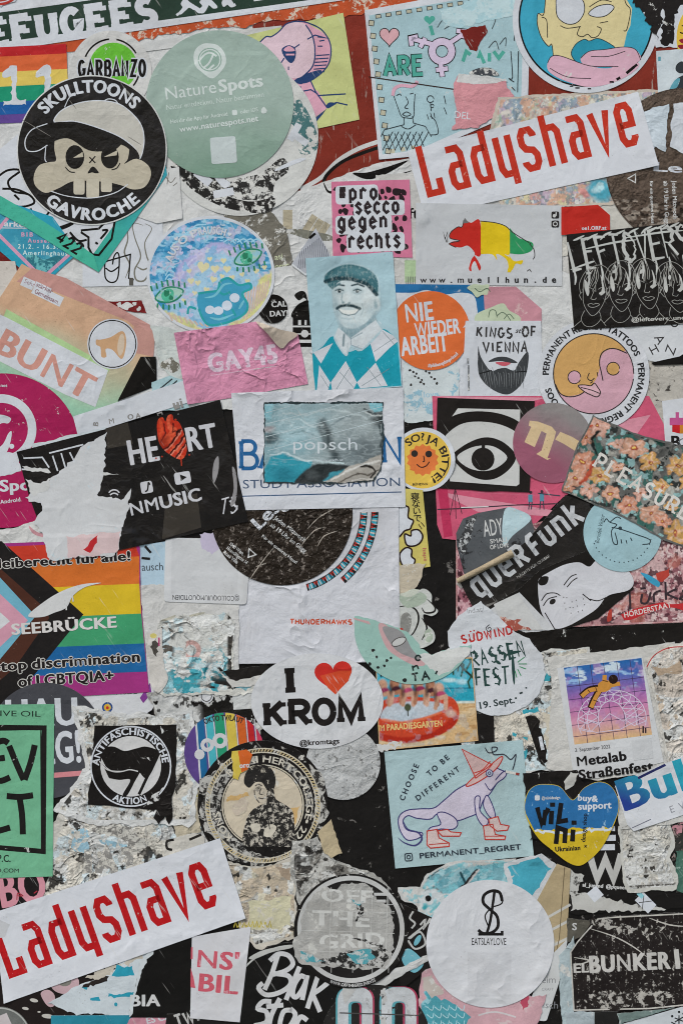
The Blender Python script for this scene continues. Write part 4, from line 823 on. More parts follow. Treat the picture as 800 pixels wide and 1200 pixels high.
# pink curled sheet with its folded corner
st('sticker', 'pink crinkled sticker with its upper right corner folded down', 'sticker', [(204, 390), (301, 377), (330, 409), (349, 391), (361, 450), (316, 458), (300, 462), (220, 474)], '#c8859f', mot=.12, bump=1.0, bs=55, crease=1.2, rough=.5, lift=((310, 385, 34, .004),))
tx('lettering', "GAY45", 245, 436.5, 21, '#cfb9c6', 8.5, 3, w=84, wear=.22, ws=150, wc='#c8859f')
ln('underline', [[(247, 440), (324, 429)]], 1, '#cfa5b7', wear=.3)
ln('crinkle_shade', [sl([(285, 452), (310, 440), (330, 436), (352, 430)]), sl([(290, 456), (316, 448), (340, 444), (358, 440)]), sl([(296, 446), (318, 436), (340, 428)])], .8, '#ba7892', taper=True)  # shade of the creases, painted as darker pink lines
pk = cur
st('folded_corner', 'cream back of the folded corner on the pink crinkled sticker', 'paper fold', sm([(300, 377.5), (312, 381), (330, 387), (349, 391.5), (338, 401), (329, 408.5), (314, 392)], 3), '#c3b3a3', mot=.14, bump=.5, prof=lambda X, Y: 0.0038 * np.clip(1 - np.hypot(X - 323, Y - 381) / 34, 0, 1))

# ---------------------------------------------- centre
st('sticker', 'silver striped foil scrap standing up beside the pink leopard sticker', 'sticker', [(370, 268), (388, 302), (358, 322), (342, 309)], '#b3b4bb', mot=.15, coat=.3, rough=.35, lift=((366, 275, 60, .004),))
ln('stripe', [[(352 + 2.2 * k, 296 - 1.7 * min(k, 10) + max(0, k - 10) * 3.2), (349 + 2.6 * k, 316 - k * .6)] for k in range(15)], .8, '#6d6e76')
ln('white_edge', [[(342, 310), (358, 322), (388, 303)]], 2, '#d6d6d8'); pr('black_dash', [R(366, 277, 9, 3, 40)], BK)
st('sticker', 'pink leopard print sticker with black gothic lettering', 'sticker', [(388, 213), (479.5, 210.5), (483, 302), (390, 300)], '#c9738f', mot=.12)
rl = random.Random(11); spots = []
for i in range(11):
    for j in range(11):
        spots.append(blob(389 + i * 9 + rl.uniform(-2, 2) + (j % 2) * 4, 215 + j * 8.5 + rl.uniform(-2, 2), rl.uniform(2.2, 3.8), i * 13 + j, 6, .45, rl.uniform(.8, 1.5), rl.uniform(0, 180)))
spots = [p for p in spots if all(389.5 < x < 479 and 213.5 < y < 299 for x, y in p)]
pr('leopard_spot', spots, '#2a1e22')
GOTH = {'p': [[(.15, .75), (.15, -.3)], [(.15, .6), (.5, .75), (.85, .55), (.85, .15), (.5, 0), (.15, .1)]], 'r': [[(.2, .75), (.2, 0)], [(.2, .55), (.5, .78), (.9, .6)]], 'o': [[(.5, .78), (.15, .55), (.15, .2), (.5, -.02), (.85, .2), (.85, .55), (.5, .78)]],
        's': [[(.88, .6), (.5, .78), (.18, .58), (.82, .22), (.5, -.02), (.12, .14)]], 'e': [[(.15, .33), (.85, .5), (.5, .78), (.15, .55), (.15, .2), (.5, -.02), (.88, .14)]], 'c': [[(.88, .6), (.5, .78), (.15, .55), (.15, .2), (.5, -.02), (.88, .14)]],
        'g': [[(.85, .55), (.5, .78), (.15, .55), (.15, .2), (.5, 0), (.85, .2)], [(.85, .78), (.85, -.1), (.5, -.3), (.12, -.18)]], 'n': [[(.15, .78), (.15, 0)], [(.15, .58), (.55, .78), (.85, .58), (.85, 0)]], 'h': [[(.15, 1.05), (.15, 0)], [(.15, .58), (.55, .78), (.85, .58), (.85, -.1)]],
        't': [[(.42, 1.0), (.42, .14), (.6, 0), (.85, .12)], [(.1, .72), (.8, .72)]], '#': [[(.35, .95), (.25, .1)], [(.75, .95), (.65, .1)], [(.1, .68), (.95, .68)], [(.05, .35), (.9, .35)]], '.': [[(.5, 0), (.5, .1)]]}
rows = (("#pro", 397, 234, 8.5, 3.6), ("secco", 416, 250, 8.2, 2.6), ("gegen", 396, 268, 8.4, 3.8), ("rechts", 408, 290.5, 8.0, 2.6))
pr('white_backing', [rnd_corner(R(418, 228, 50, 22, 2), 5), rnd_corner(R(444, 244, 60, 18, 2), 5), rnd_corner(R(426, 263, 66, 22, 2), 5), rnd_corner(R(440, 284, 68, 22, 2), 5)], W1)
for s_, x_, y_, w_, sp_ in rows: drawn('lettering', s_, x_, y_, 15.5 if s_ != 'rechts' else 16, w_, 3.3, '#2b2426', 1.5, sp=sp_, glyphs=GOTH, wear=.15, ws=260, wc='#8d7f84')

st('sticker', 'grey white sticker with a red, yellow and green animal and a spaced web address', 'sticker', [(487, 238), (658, 241), (658, 335.5), (487, 333)], '#bdbdbf', mot=.07)
pig = lambda *p: sm(list(p), 4)
pr('red_head', [[(543, 258)] + sl([(543, 258), (547, 259), (552, 261), (562, 259), (563, 298), (556, 299), (560, 306), (563, 313), (561, 317), (556, 306), (552, 312), (552, 318), (549, 315), (552, 304), (556, 297), (548, 288), (540, 290), (532, 289), (526, 286), (530, 283), (538, 282), (527, 279), (529, 271), (536, 266), (541, 267)])[1:]], '#bb2b23')
pr('yellow_belly', [[(563, 259)] + sl([(563, 259), (580, 261), (592, 265), (597, 272), (597, 297), (591, 298), (597, 303), (599, 316), (596, 319), (594, 306), (586, 299), (581, 298), (582, 305), (576, 298), (563, 298)])], '#d5b51f')
pr('green_rump', [[(597, 267)] + sl([(597, 267), (606, 278), (614, 281), (624, 285), (622, 294), (610, 298), (597, 297)])], '#2d8a57')
pr('yellow_leg', [sl([(596, 299), (602, 306), (612, 305), (610, 310), (604, 309), (600, 316), (594, 319), (597, 308)])], '#d5b51f')
ln('ink_line', [sl([(543, 258), (541, 266), (536, 266), (528, 272), (527, 279), (538, 282), (530, 284), (526, 286), (534, 290)]), sl([(620, 286), (625, 292), (626, 300), (624, 304)]), [(523, 284), (519, 272), (521, 280), (524, 272), (524, 284)], sl([(562, 259), (580, 261), (592, 265), (600, 272), (614, 281), (622, 286)]), sl([(617, 318), (620, 316), (622, 319)])], 1, '#33302e')
pr('ear', [[(542, 262), (544, 255), (549, 261)]], '#6c6a69')
for k, c in enumerate("www.muellhun.de"): tx('lettering', c, 496 + 10.9 * k, 331.5 - .02 * k, 6.6 if c not in 'wmuen.' else 7.2, '#2c2a2b', 0, 2, 'c')
pr('app_tile', [rnd_corner(R(650, 252, 9, 8), 2), rnd_corner(R(650, 262.5, 9, 8), 2)], '#2a2828'); pr('app_mark', [C(649, 253, 2), R(651, 251, 1.4, 4)], W2); ln('app_mark', C(650, 262.5, 2.4), 1, W2, closed=True)
st('label', 'red radio label with clipped corner above the black band sticker', 'label', [(657, 243), (700, 240), (714, 252), (714.5, 275), (657, 275.5)], '#b92d25', mot=.1)
tx('lettering', "oe1.ORF.at", 681, 269.5, 4.2, W1, 1, 2, w=29)
st('sticker', 'blue framed sticker scrap between the man in the flat cap and the orange round sticker', 'sticker', [(462, 333), (570, 334), (570, 380), (545, 380), (545, 470), (466, 470)], W1, mot=.1)
pr('blue_frame', [[(462, 333), (570, 334), (570, 373), (560, 372)] + sl([(559, 364), (555, 347), (540, 343), (520, 345), (500, 340), (485, 343), (463, 343)])], '#2a6a9c', wear=.06)
st('sticker', 'dusty pink sticker corner with green scrollwork above the bearded sticker', 'sticker', [(566, 336), (604, 336), (634, 362), (634, 378), (568, 376)], '#c08791', wear=.18, ws=80, wc='#cda9a9')
pr('scroll_ground', [blob(562, 340, 8, 3, sx=1.5), blob(585, 372, 16, 5, sx=1.4)], '#b9c2a6')
ln('scroll', [sl([(556, 338), (562, 342), (570, 338), (574, 342)]), sl([(572, 372), (574, 364), (580, 364), (582, 372)]), sl([(582, 370), (588, 366), (594, 370), (598, 376)]), sl([(590, 374), (596, 368), (602, 374)])], 1, '#5e6d5a')
st('sticker', 'torn white sticker with pale blue scribbles below the orange round sticker', 'sticker', rag([(472, 425), (532, 420), (538, 440), (538, 484), (530, 490), (474, 494)], 1, 4, 3), '#c3c9ca', mot=.14, bump=.5)
pr('blue_scribble', [rag([(524, 436), (536, 436), (536, 486), (524, 488)], 3, 3, 5), rag([(474, 462), (510, 455), (512, 484), (474, 490)], 3, 3, 6)], '#8fb3c2', wear=.66, ws=110, wc='#c3c9ca')
pr('ink_spot', [blob(480 + 6.3 * k % 34, 434 + (k * 7) % 20, 1.5, k, 5) for k in range(14)], '#33302f')
tx('lettering', [("love", 496, 466), ("dein", 494, 478)], 0, 0, 7, '#8fb7c9', 4, 0)
st('round_sticker', 'orange round sticker with white protest lettering NIE WIEDER ARBEIT', 'sticker', C(504, 387.5, 46.3), '#d56a38', mot=.08, crease=.5)
for s_, x_, y_, h_, w_ in (("NIE", 475, 378, 21, 34), ("WIEDER", 487, 396, 17, 53), ("ARBEIT", 471, 417, 21, 55)): tx('lettering', s_, x_, y_, h_, W1, 6.5, 2, w=w_, wear=.05, ws=200)
tx('lettering', "#philosophieprinzel", 0, 0, 4, W1, b=2, al='c', w=40, arc=(504, 387, 43, 293, True))
pr('star', [[(548, 376), (542, 384), (550, 382)], [(545, 386), (549, 388), (546, 391)]], W1)

st('photo_sticker', 'pale blue photo sticker of a moustached man in a flat cap and argyle jumper', 'photo sticker', [(358, 303), (460, 295), (471, 453), (369, 461)], '#a4bfc7', mot=.08, crease=.5, bump=.4)
tl = '#1f93a6'
pr('jumper', [[(366, 414)] + sl([(366, 414), (378, 406), (390, 394), (406, 412), (426, 404), (446, 386), (458, 391), (466, 402)]) + [(470, 452), (370, 459), (367, 436)]], tl, mot=.2, wear=.12, ws=160, wc='#5fb3bf')
pr('argyle', [[(367, 413), (390, 402), (376, 426)], [(374, 428), (387, 448), (384, 457.5), (371, 458.5)], [(405, 423), (418, 448), (414, 456), (389, 457.5), (387.5, 448)], [(440, 425), (454, 452), (422, 455), (418, 448)], [(433, 400), (448, 386), (460, 393), (466, 400), (456, 408), (440, 424)], [(362, 412), (366, 411), (366.5, 415)]], W1)
ln('argyle_line', [[(376, 440), (386, 456)], [(394, 456), (410, 430)], [(430, 430), (446, 452)], [(424, 452), (456, 432)], [(448, 388), (462, 404)], [(438, 412), (462, 396)], [(398, 436), (414, 454)]], .6, '#7d8b90')
pr('collar', [sl([(392, 394), (396, 384), (404, 390), (410, 394), (440, 376), (446, 386), (424, 408), (410, 405), (406, 414), (398, 406)])], '#c9cdd0')
def man(x, y):
    k = Ink(x, y, '#a9c0c7')
    k.poly([(398, 380), (400, 392), (408, 400), (420, 398), (442, 376), (438, 362), (404, 366)], '#8299a1', 2)
    k.poly(sm([(390, 338), (400, 328), (420, 328), (438, 334), (443, 348), (442, 360), (436, 370), (426, 380), (414, 385), (404, 383), (396, 375), (391, 360)]), '#c3ced0', 1.2)
    k.ell(441, 355, 4, 9, '#c2ccce', 10, .3).ell(440, 357, 2, 5, '#92a7ad', 10, .6)
    k.ell(394, 362, 4, 18, '#8fa5ac', 10, .9, .7).ell(430, 352, 6, 14, '#d0d6d6', 0, .9, .8).ell(436, 366, 7, 9, '#9aadb3', 30, .9, .6).ell(404, 348, 7, 5, '#cdd4d5', 0, .9, .7).ell(415, 382, 13, 4, '#9aadb3', -8, .9, .55).ell(411, 373, 8, 4, '#c8d0d1', 0, .9, .6)
    k.ell(406, 350, 3.4, 7, '#d3d9d9', -6, .8, .8).ell(402, 354.5, 1.6, 1.2, '#6f868d', 0, .6).ell(409, 355, 1.6, 1, '#7a9097', 0, .6).cap([(401, 344), (400, 351), (402, 355)], 1.2, '#8ba0a6', .8)
    for ex in (397.5, 418.5):
        k.ell(ex, 341.2, 6, 3.4, '#90a5ab', 0, .6, .8).ell(ex, 341.4, 4, 2, '#c5cfd1', 0, .3).ell(ex, 341.3, 2, 2, '#22343a', 0, .3).cap([(ex - 4.4, 340.4), (ex, 338.8), (ex + 4.4, 340.4)], 1.2, '#2f444b', .6).ell(ex + .6, 340.7, .6, .6, '#dfe4e4', 0, .3)
    k.cap([(390.5, 336.6), (396, 333.6), (403, 334.6)], 1.9, '#34484f', .7).cap([(412, 334.6), (419, 332.8), (426.5, 335.8)], 1.9, '#34484f', .7)
    k.poly(sm([(396.5, 362), (408, 363.6), (420, 362.4), (416, 367), (408, 368.6), (400, 366.6)]), '#dfe3e2', .7).cap([(396, 362.4), (401, 367.6), (408, 369.4), (416, 368), (421, 362.6)], 1.1, '#5d737a', .6).cap([(394.5, 361.4), (398.5, 358.8), (406, 357.6), (414, 358.6), (421.5, 361.6)], 3.3, '#2a3e45', .9).ell(407, 357, 2, 1, '#5b7077', 0, .5).cap([(400, 372.5), (408, 374), (415, 372.6)], 1.6, '#a9b9bd', 1).cap([(393.5, 357), (392.6, 363), (394.5, 368)], 1, '#9db0b6', .8, .7).cap([(424, 356), (425.6, 363), (423, 369)], 1, '#93a7ad', .8, .7)
    k.poly(sm([(380, 328), (382, 321), (392, 314), (406, 310), (422, 312), (436, 319), (442, 328), (443, 338), (441, 347), (434, 338), (424, 332), (408, 328), (396, 331), (390, 339), (384, 334)]), '#3b666e', .8).ell(418, 318, 17, 5, '#5d8990', -12, .9, .7).ell(394, 322, 8, 4, '#4f7a82', 30, .9, .6)
    k.cap([(381, 330), (394, 326), (412, 327), (430, 333), (441, 345)], 4.4, '#1f3b43', 1.2).cap([(385, 334), (392, 336), (398, 332)], 2, '#4c727a', .8)
    k.poly([(392, 394), (396, 384), (404, 390), (411, 396), (440, 375), (447, 386), (424, 409), (411, 404), (406, 416), (398, 407)], '#c6cbce', .7).cap([(411, 396), (411, 404), (424, 409)], .8, '#8796a0', .5).cap([(404, 390), (411, 397), (424, 390)], 1, '#7f939a', .7).cap([(403, 392), (402.4, 398), (402, 405)], 2.2, '#6b7e85', 1).cap([(407, 402), (407, 414), (420, 405)], .8, '#93a2a9', .5)
    m = sstep(fbm(x * 2, y * 1.1, 3, 9, 3), .55, .68); k.mixm(.18 * m, '#d8e0e2')
    return k.tone(5, 3, .08).tone(1.6, 4, .09).done()
photo('portrait', sm([(379, 330), (381, 320), (392, 312.5), (406, 308.5), (424, 310.5), (438, 318), (444, 328), (446, 346), (446, 362), (440, 372), (448, 386), (424, 411), (411, 407), (406, 417.5), (397, 408), (390.5, 394), (396, 383), (394, 376), (389.5, 360), (388, 341)], 4), man, bump=.3)
st('sticker', 'white sticker with a drawn grey beard and red lips', 'sticker', [(545, 376), (633.5, 376), (636, 466), (541, 467)], W1, mot=.06)
drawn('lettering', "KINGS", 558, 394, 11, 6.4, 2.2, '#3a3838', -3, sp=3.2, jit=.5); tx('lettering', "st", 603, 390, 6, '#3a3838', -4, 1, sh=.3); drawn('lettering', "OF", 612, 394, 11, 6.4, 2.2, '#3a3838', 0, sp=3, jit=.5)
drawn('lettering', "VIENNA", 566, 412, 11, 6.6, 2.2, '#3a3838', 0, sp=3, jit=.6)
pr('beard', [rag(sm([(560, 406), (563, 418), (574, 434), (584, 432), (592, 431), (602, 434), (608, 424), (618, 412), (618, 430), (612, 448), (600, 460), (590, 462), (576, 456), (565, 446), (560, 434)]), 1.0, 3, 6)], '#3e4042', mot=.5)
ln('beard_hair', [sl([(564 + 3.1 * k, 424 + abs(k - 8) * -1.2 + 10 + (k * 7) % 9), (566 + 3.0 * k, 438 + (k * 5) % 10), (569 + 2.7 * k, 450 + (k * 3) % 7)]) for k in range(17)], .7, '#77797b', taper=True)
pr('moustache', [rag(sm([(572, 424), (580, 419), (590, 418), (598, 420), (606, 425), (596, 425), (586, 423)]), .5, 3, 3)], '#3e4042')
pr('lips', [sm([(580, 425), (588, 424), (598, 425.5), (590, 429)])], '#c25a66')
ln('bead_chain', [[(561, 438), (576, 434)], [(603, 436), (617, 435)]], 1.2, '#1f1f20'); ln('small_print', [[(548, 420), (548, 426)], [(548.6, 428), (549, 458)]], 2, '#77787b', wear=.5, ws=500)

# ---------------------------------------------- right side
st('poster', 'pink poster with a rope line and tiny figures, behind the black eye sticker', 'poster', [(506, 464), (760, 464), (800, 540), (700, 560), (660, 582), (600, 640), (518, 631), (512, 615)], '#c45670', mot=.14, bump=.45)
pr('light_ray', [[(530, 575), (680, 584), (560, 577)], [(694, 500), (762, 486), (745, 510), (760, 535), (730, 520)], [(512, 576), (660, 600), (660, 606), (560, 600)], [(506, 464), (640, 466), (600, 476)]], '#cf8a99')
pr('fold_shade', [[(512, 570), (524, 572), (530, 628), (520, 630)]], '#b53456')
ln('rope', [[(512, 597), (540, 596), (600, 592), (660, 590)]], 1.3, '#3a2f38'); ln('rope_light', [[(540, 594.6), (552, 594.4), (572, 593.6)]], 1.2, W2)
ln('tripod', [[(533, 572), (527, 604)], [(533, 572), (534, 608)], [(533, 572), (541, 602)]], .9, '#5a3540')
pr('figure', [R(621, 584, 5, 9), R(634.6, 583, 5, 9)], '#55889b'); pr('figure_head', [C(621.5, 577, 1.8), C(634.5, 576, 1.8)], '#3a2f38'); ln('figure_leg', [[(620, 588), (619, 597)], [(623, 588), (622, 597)], [(633, 587), (632, 597)], [(636, 587), (637, 597)], [(630, 578), (656, 581)]], 1.2, '#3c4450')
st('sticker', 'black and white woodcut sticker of one large eye', 'sticker', [(512, 466), (626, 470), (620, 577), (510, 572)], '#c4c2bf', mot=.08)
blk = '#231f1d'
pr('frame', [([(512, 466), (626, 470), (620, 577), (510, 572)], [(536, 478.5), (609, 480), (608, 570), (527, 564), (521, 500)])], blk, mot=.35)
pr('brow', [sl([(511, 508), (518, 496), (534, 486), (556, 482), (582, 484), (604, 492), (620, 506)], 6) + sl([(619, 520), (604, 506), (584, 497), (560, 494), (540, 497), (524, 508), (514, 522)], 6)], blk, mot=.3)
pr('eye_rim', [(sm([(530, 536), (540, 524), (560, 514), (576, 513), (592, 520), (604, 534), (598, 548), (582, 560), (564, 562), (546, 554)]), sm([(535, 536), (548, 526), (564, 522), (580, 524), (594, 536), (582, 548), (566, 552), (548, 548)]))], blk, mot=.3)
pr('lower_lash', [sl([(510, 552), (524, 566), (545, 573), (575, 576), (600, 572), (617, 560)]) + [(620, 577), (510, 572)]], blk)
pr('iris', C(565.5, 538, 13.5), blk, mot=.3); pr('iris_tick', [R(566, 524, 4, 8)], blk)
st('round_sticker', 'yellow round sticker with a smiling orange sun', 'sticker', E(496, 538.5, 37, 37.5), W1, mot=.06, lift=((533, 540, 26, .0015),))
pr('yellow_ground', E(495, 539, 33, 33.5), '#d9b44f', mot=.1)
pr('sun', [[(495 + (19 if k % 2 else 16.4) * math.cos(k * math.pi / 14), 539 + (19 if k % 2 else 16.4) * math.sin(k * math.pi / 14)) for k in range(28)]], '#d4743f')
pr('sun_eye', [C(485.5, 531.5, 4), C(502, 532, 4)], '#2f2a28'); ln('sun_smile', [sl([(488, 544), (493, 547.5), (499, 546), (503, 541)]), sl([(496, 534), (497, 540), (495, 541)])], 1.3, '#3a2320')
tx('lettering', "SO?", 0, 0, 8.5, '#2f2a28', b=1, al='c', w=20, arc=(496, 539, 23, 112, False)); tx('lettering', "JA BITTE!", 0, 0, 8.5, '#2f2a28', b=1, al='c', w=56, arc=(496, 539, 21.5, 6, False))
tx('lettering', "BÜNDNIS", 483, 569, 2.6, '#2f2a28', 2, 2, w=18)

st('round_sticker', 'white round sticker with loose letters H A Z O under the black band sticker', 'sticker', C(772, 377, 47), '#c6c6c8', mot=.06)
for s_, x_, y_, r_ in (("H", 764, 416, 28), ("A", 766, 396, -62), ("Z", 782, 404, -110), ("O", 787, 384, 20)): drawn('lettering', s_, x_, y_, 10, 9, 1.5, '#3a3838', r_, 'l')
st('sticker', 'black paper edge below the white round letter sticker', 'sticker', [(762, 425), (830, 410), (830, 426), (766, 428)], BK)
st('round_sticker', 'white round tattoo sticker with a face made of two swirling halves', 'sticker', C(695, 439, 65.5), '#c8c8cc', mot=.06, crease=.4)
pr('orange_half', C(695, 438, 47), '#c79a5f', mot=.07)
pr('pink_half', [AR(695, 438, 47, 36, -150, 30) + sl([(654, 460), (664, 464), (678, 462), (690, 454), (698, 444), (702, 432), (703, 420), (708, 412), (718, 409), (730, 412)])], '#c79aa6')
ln('ink_line', [C(695, 438, 47), sl([(650, 450), (656, 461), (666, 465), (678, 463), (688, 456), (694, 450)]), sl([(706, 446), (704, 436), (702, 426), (704, 415), (712, 409), (722, 409), (734, 414)]), C(672.5, 442, 7.5), C(718, 432, 7.5)], 1.3, '#332c2c')
pr('eye', C(672.5, 442, 7), '#c79aa6'); pr('eye', C(718, 432, 7), '#c79a5f')
lip = sm([(677, 452), (684, 451), (692, 452), (696, 449), (700, 454), (703, 460), (699, 465), (690, 462), (683, 458)])
pr('lips', lip, '#c9a1a8'); ln('ink_line', [lip], 1.2, '#332c2c', closed=True); ln('ink_line', [sl([(680, 454), (692, 457), (702, 461)]), sl([(690, 437), (688, 443), (692, 446), (696, 443)]), sl([(699, 436), (700, 441)]), sl([(691, 449), (694, 447)])], 1.1, '#332c2c')
for k, (s_, a_, w_) in enumerate((("PERMANENT", 150, 57), ("REGRET", 97, 36), ("TATTOOS", 48, 46), ("PERMANENT", -18, 58), ("REGRET", -73, 36), ("TATTOOS", -138, 46))): tx('lettering', s_, 0, 0, 7.2, '#2b2a2b', b=2, al='c', w=w_, arc=(695, 438.5, 52.5, a_, False))
st('round_sticker', 'mauve and grey round sticker with a cream gothic letter n', 'sticker', C(647.5, 519, 47), '#96586b', c2='#8b8482', gy=512, gw=60, gs=.6, gx=647, mot=.08, lift=((610, 545, 26, .001),))
pr('lettering', [[(619, 499), (620, 493), (630, 494), (646, 500), (651, 506), (649, 514), (641, 537), (645, 537), (641, 539), (628, 532), (634, 528), (640, 508), (634, 505), (626, 524), (614, 518), (622, 500)], [(650, 515), (656, 506), (670, 512), (680, 518), (676, 530), (660, 520)]], '#d0b58e')
st('sticker', 'small white sticker with a striped cup picture at the right edge', 'sticker', [(775, 470), (830, 462), (830, 522), (779, 521)], '#cbcbcf', mot=.06)
pr('pink_top', [R(800, 494, 32, 9), R(793, 487, 4, 8), R(802, 486, 5, 9)], '#b85385'); pr('stripe_red', [[(787, 498), (796, 498), (796, 508), (787, 506)]], '#c0262c'); pr('stripe_orange', [[(796, 498), (830, 497), (830, 508), (796, 508)]], '#c47d2f')
tx('lettering', "B", 785, 525, 14, '#22201f', 0, 2); ln('lettering_ring', C(800, 519, 5), 1, '#55595c', closed=True)

st('sticker', 'black sticker with scratchy white band lettering and four drawn faces', 'sticker', [(663, 275), (830, 257), (830, 378), (672, 386.5)], '#1f1c1a', mot=.3, rough=.3, coat=.2, bump=.45)
drawn('lettering', "LEFTOVERS", 671, 316, 34, 12.5, 4.2, '#bdbcb8', 8, sp=3.4, jit=1.6, taper=True, seed=4, shear=-.08)
ln('lettering_spike', [sl([(671 + 15.9 * k, 282 - 2.4 * k + (k % 3) * 2), (676 + 15.9 * k, 280 - 2.2 * k), (684 + 15.9 * k, 276 - 2.2 * k)]) for k in range(9)] + [sl([(672 + 15.9 * k, 316 - 2.2 * k), (674 + 15.9 * k, 326 - 2.2 * k), (673 + 15.9 * k, 334 - 2.3 * k + (k * 5) % 7)]) for k in range(9)], 2.6, '#bdbcb8', taper=True)
ln('lettering_drip', [sl([(668, 316), (690, 308), (696, 306)]), sl([(684, 292), (720, 284), (745, 281)]), sl([(730, 279), (776, 272), (800, 270)])], 2.4, '#bdbcb8', taper=True)
rfc = random.Random(6)
for q, (fx, fy, tilt) in enumerate(((697, 338, -4), (727, 333, 0), (757, 330, 3), (789, 334, 6))):
    T = lambda *pp: sl([(fx + a * .92 + tilt * (b / 30), fy + b) for a, b in pp])
    hair = [[(-17 + 2.4 * k + rfc.uniform(-2, 2), -2 + rfc.uniform(-3, 6)), (-15 + 2.4 * k + rfc.uniform(-3, 3), -12 + rfc.uniform(-3, 3)), (-6 + .8 * k + rfc.uniform(-2, 2), -24 + rfc.uniform(-3, 3))] for k in range(14)]
    ln('face_line', [T((-15, 2), (-13, 16), (-6, 27), (1, 32), (8, 27), (14, 14), (15, 0)), T((-18, 6), (-21, -6), (-15, -20), (-3, -27), (8, -26), (17, -17), (19, -2), (16, 8)), T((-16, 4), (-19, 8), (-15, 14)), T((16, 4), (19, 8), (14, 14)), T((-1, 2), (-3, 9), (-4, 12), (1, 13), (3, 11)), T((-7, 19), (-3, 17.5), (0, 18.5), (4, 17.5), (8, 19), (2, 22), (-4, 21.6), (-7, 19)), T((-12, 1), (-8, -1), (-3, 1)), T((4, 1), (8, -1), (13, 1)), T((-10, 26), (-13, 36), (-6, 44), (4, 44), (12, 36), (9, 27)), T((-22, 46), (-13, 38)), T((12, 36), (20, 44))] + [T(*h) for h in hair[:8 + q]], .62, '#9c9993')
    pr('face_highlight', [sm([(fx - 12 + tilt * .2, fy - 10), (fx - 9, fy - 6), (fx - 7, fy + 4), (fx - 9, fy + 9), (fx - 12, fy + 2)]), sm([(fx + 6, fy - 16 + q), (fx + 9, fy - 8), (fx + 11, fy + 4), (fx + 6, fy + 8), (fx + 8, fy - 2)]), E(fx - 8 + q, fy - 18 + 3 * q, 3, 1.8, 30 * q), E(fx + 8, fy + 5, 4, 1.8, 20)], '#b9b7b2')
tx('lettering', "@leftovers_unofficial", 739, 377, 4.6, '#b5b2ac', 2.5, 1, w=84)

# ---------------------------------------------- right side, middle band
st('poster', 'poster of pinkish rocks with brush lettering and a red ribbon', 'poster', [(534, 632), (600, 620), (830, 560), (830, 728), (640, 736), (534, 728)], '#b07f80', wear=.42, ws=55, wc='#c7a9a6', mot=.7, bump=.3)
def rocks(x, y):
    k = Ink(x, y, '#b08486', 4, 6)
    k.spots(16, 71, .5, .58, '#c2a3a2', .9).spots(9, 72, .55, .6, '#7d4a52', .9, 4).spots(5, 73, .57, .61, '#d0b9b6', .9, 4).spots(6, 74, .6, .63, '#4c2c33', .9, 3).spots(22, 75, .56, .66, '#b86f62', .6)
    return k.mixm(1 - sstep(x, 560, 600), '#8c5560').mixm((1 - sstep(x, 560, 600)) * sstep(fbm(x, y, 7, 76, 3), .5, .56), '#c59aa0').mixm((1 - sstep(x, 560, 600)) * sstep(fbm(x, y, 6, 77, 3), .58, .62), '#45272e').tone(2, 7, .4).done()
photo('rock_picture', [(536, 634), (600, 622), (828, 563), (828, 726), (640, 734), (536, 726)], rocks)
pr('blue_flash', [sm([(750, 671), (760, 674), (772, 682), (771, 688), (763, 684), (756, 678)])], '#3f93b3'); pr('red_flash', [rag([(768, 672), (786, 664), (784, 674), (776, 682), (770, 680)], 1.2, 3, 4), sm([(712, 718), (716, 714), (716, 726), (711, 728)])], '#b04238')
ln('brush_lettering', [sl([(737, 694), (738, 710), (736, 718)]), sl([(752, 696), (751, 706), (758, 706), (762, 694)]), [(750, 690), (756, 689)], sl([(766, 706), (766, 696), (774, 692)]), [(779, 682), (780, 703)], [(792, 690), (780, 696), (794, 702)], sl([(812, 694), (800, 692), (802, 697), (796, 702), (810, 703)])], 2.6, '#3a2f33')
pr('ribbon', [sl([(727, 720), (745, 713), (775, 706), (786, 708), (800, 707)]) + sl([(806, 718), (786, 712), (760, 718), (740, 726), (731, 727)])], '#b93135')
tx('lettering', "HÖRDERSTAAT", 731, 724, 6.2, '#d5c6c2', 12.5, 1, w=57)
st('sticker', 'grey black rounded sticker with pale capitals behind the rolled up end', 'sticker', [(535, 640), (534, 625), (542, 608), (560, 601), (598, 594), (612, 600), (622, 608), (630, 640), (600, 690), (548, 690)], '#55575a', wear=.3, ws=80, wc='#2c2c2d', mot=.3, bump=.5)
pr('speckle', [rag([(538, 632), (545, 612), (558, 604), (552, 630), (541, 650)], 1.5, 3, 4)], '#b5b5b5', wear=.55, ws=260, wc='#3a3a3b')
pr('blue_patch', [sm([(592, 596), (606, 597), (622, 608), (600, 628), (590, 640), (588, 618)])], '#aec3c8', wear=.15)
tx('lettering', "ADY", 567, 629, 19, W2, 8, 0, w=23, sx=.6, wear=.25, ws=200); tx('lettering', [("SMALL", 574, 637), ("OF LOVE", 574, 644)], 0, 0, 5, W2, 8, 1, w=22, wear=.3, ws=220)
scrap('white torn edge scrap right of the black gap below the grey rounded sticker', [(534, 684), (556, 668), (560, 672), (540, 690)], '#c4bdb6', .6)
st('sticker', 'rolled black sticker with white letters sloping upwards, left of the floral sticker', 'sticker', [(538, 681), (598, 649), (614, 636), (662, 580), (690, 590), (702, 640), (660, 662), (600, 706), (556, 716)], '#262321', mot=.4, rough=.35, coat=.3, bump=.7, bs=40, crease=1)
pr('grey_photo', [sm([(610, 690), (640, 668), (640, 676), (614, 698)]), sm([(560, 712), (600, 700), (600, 706), (564, 718)])], '#6c6864', wear=.4, ws=90, wc='#2a2725')
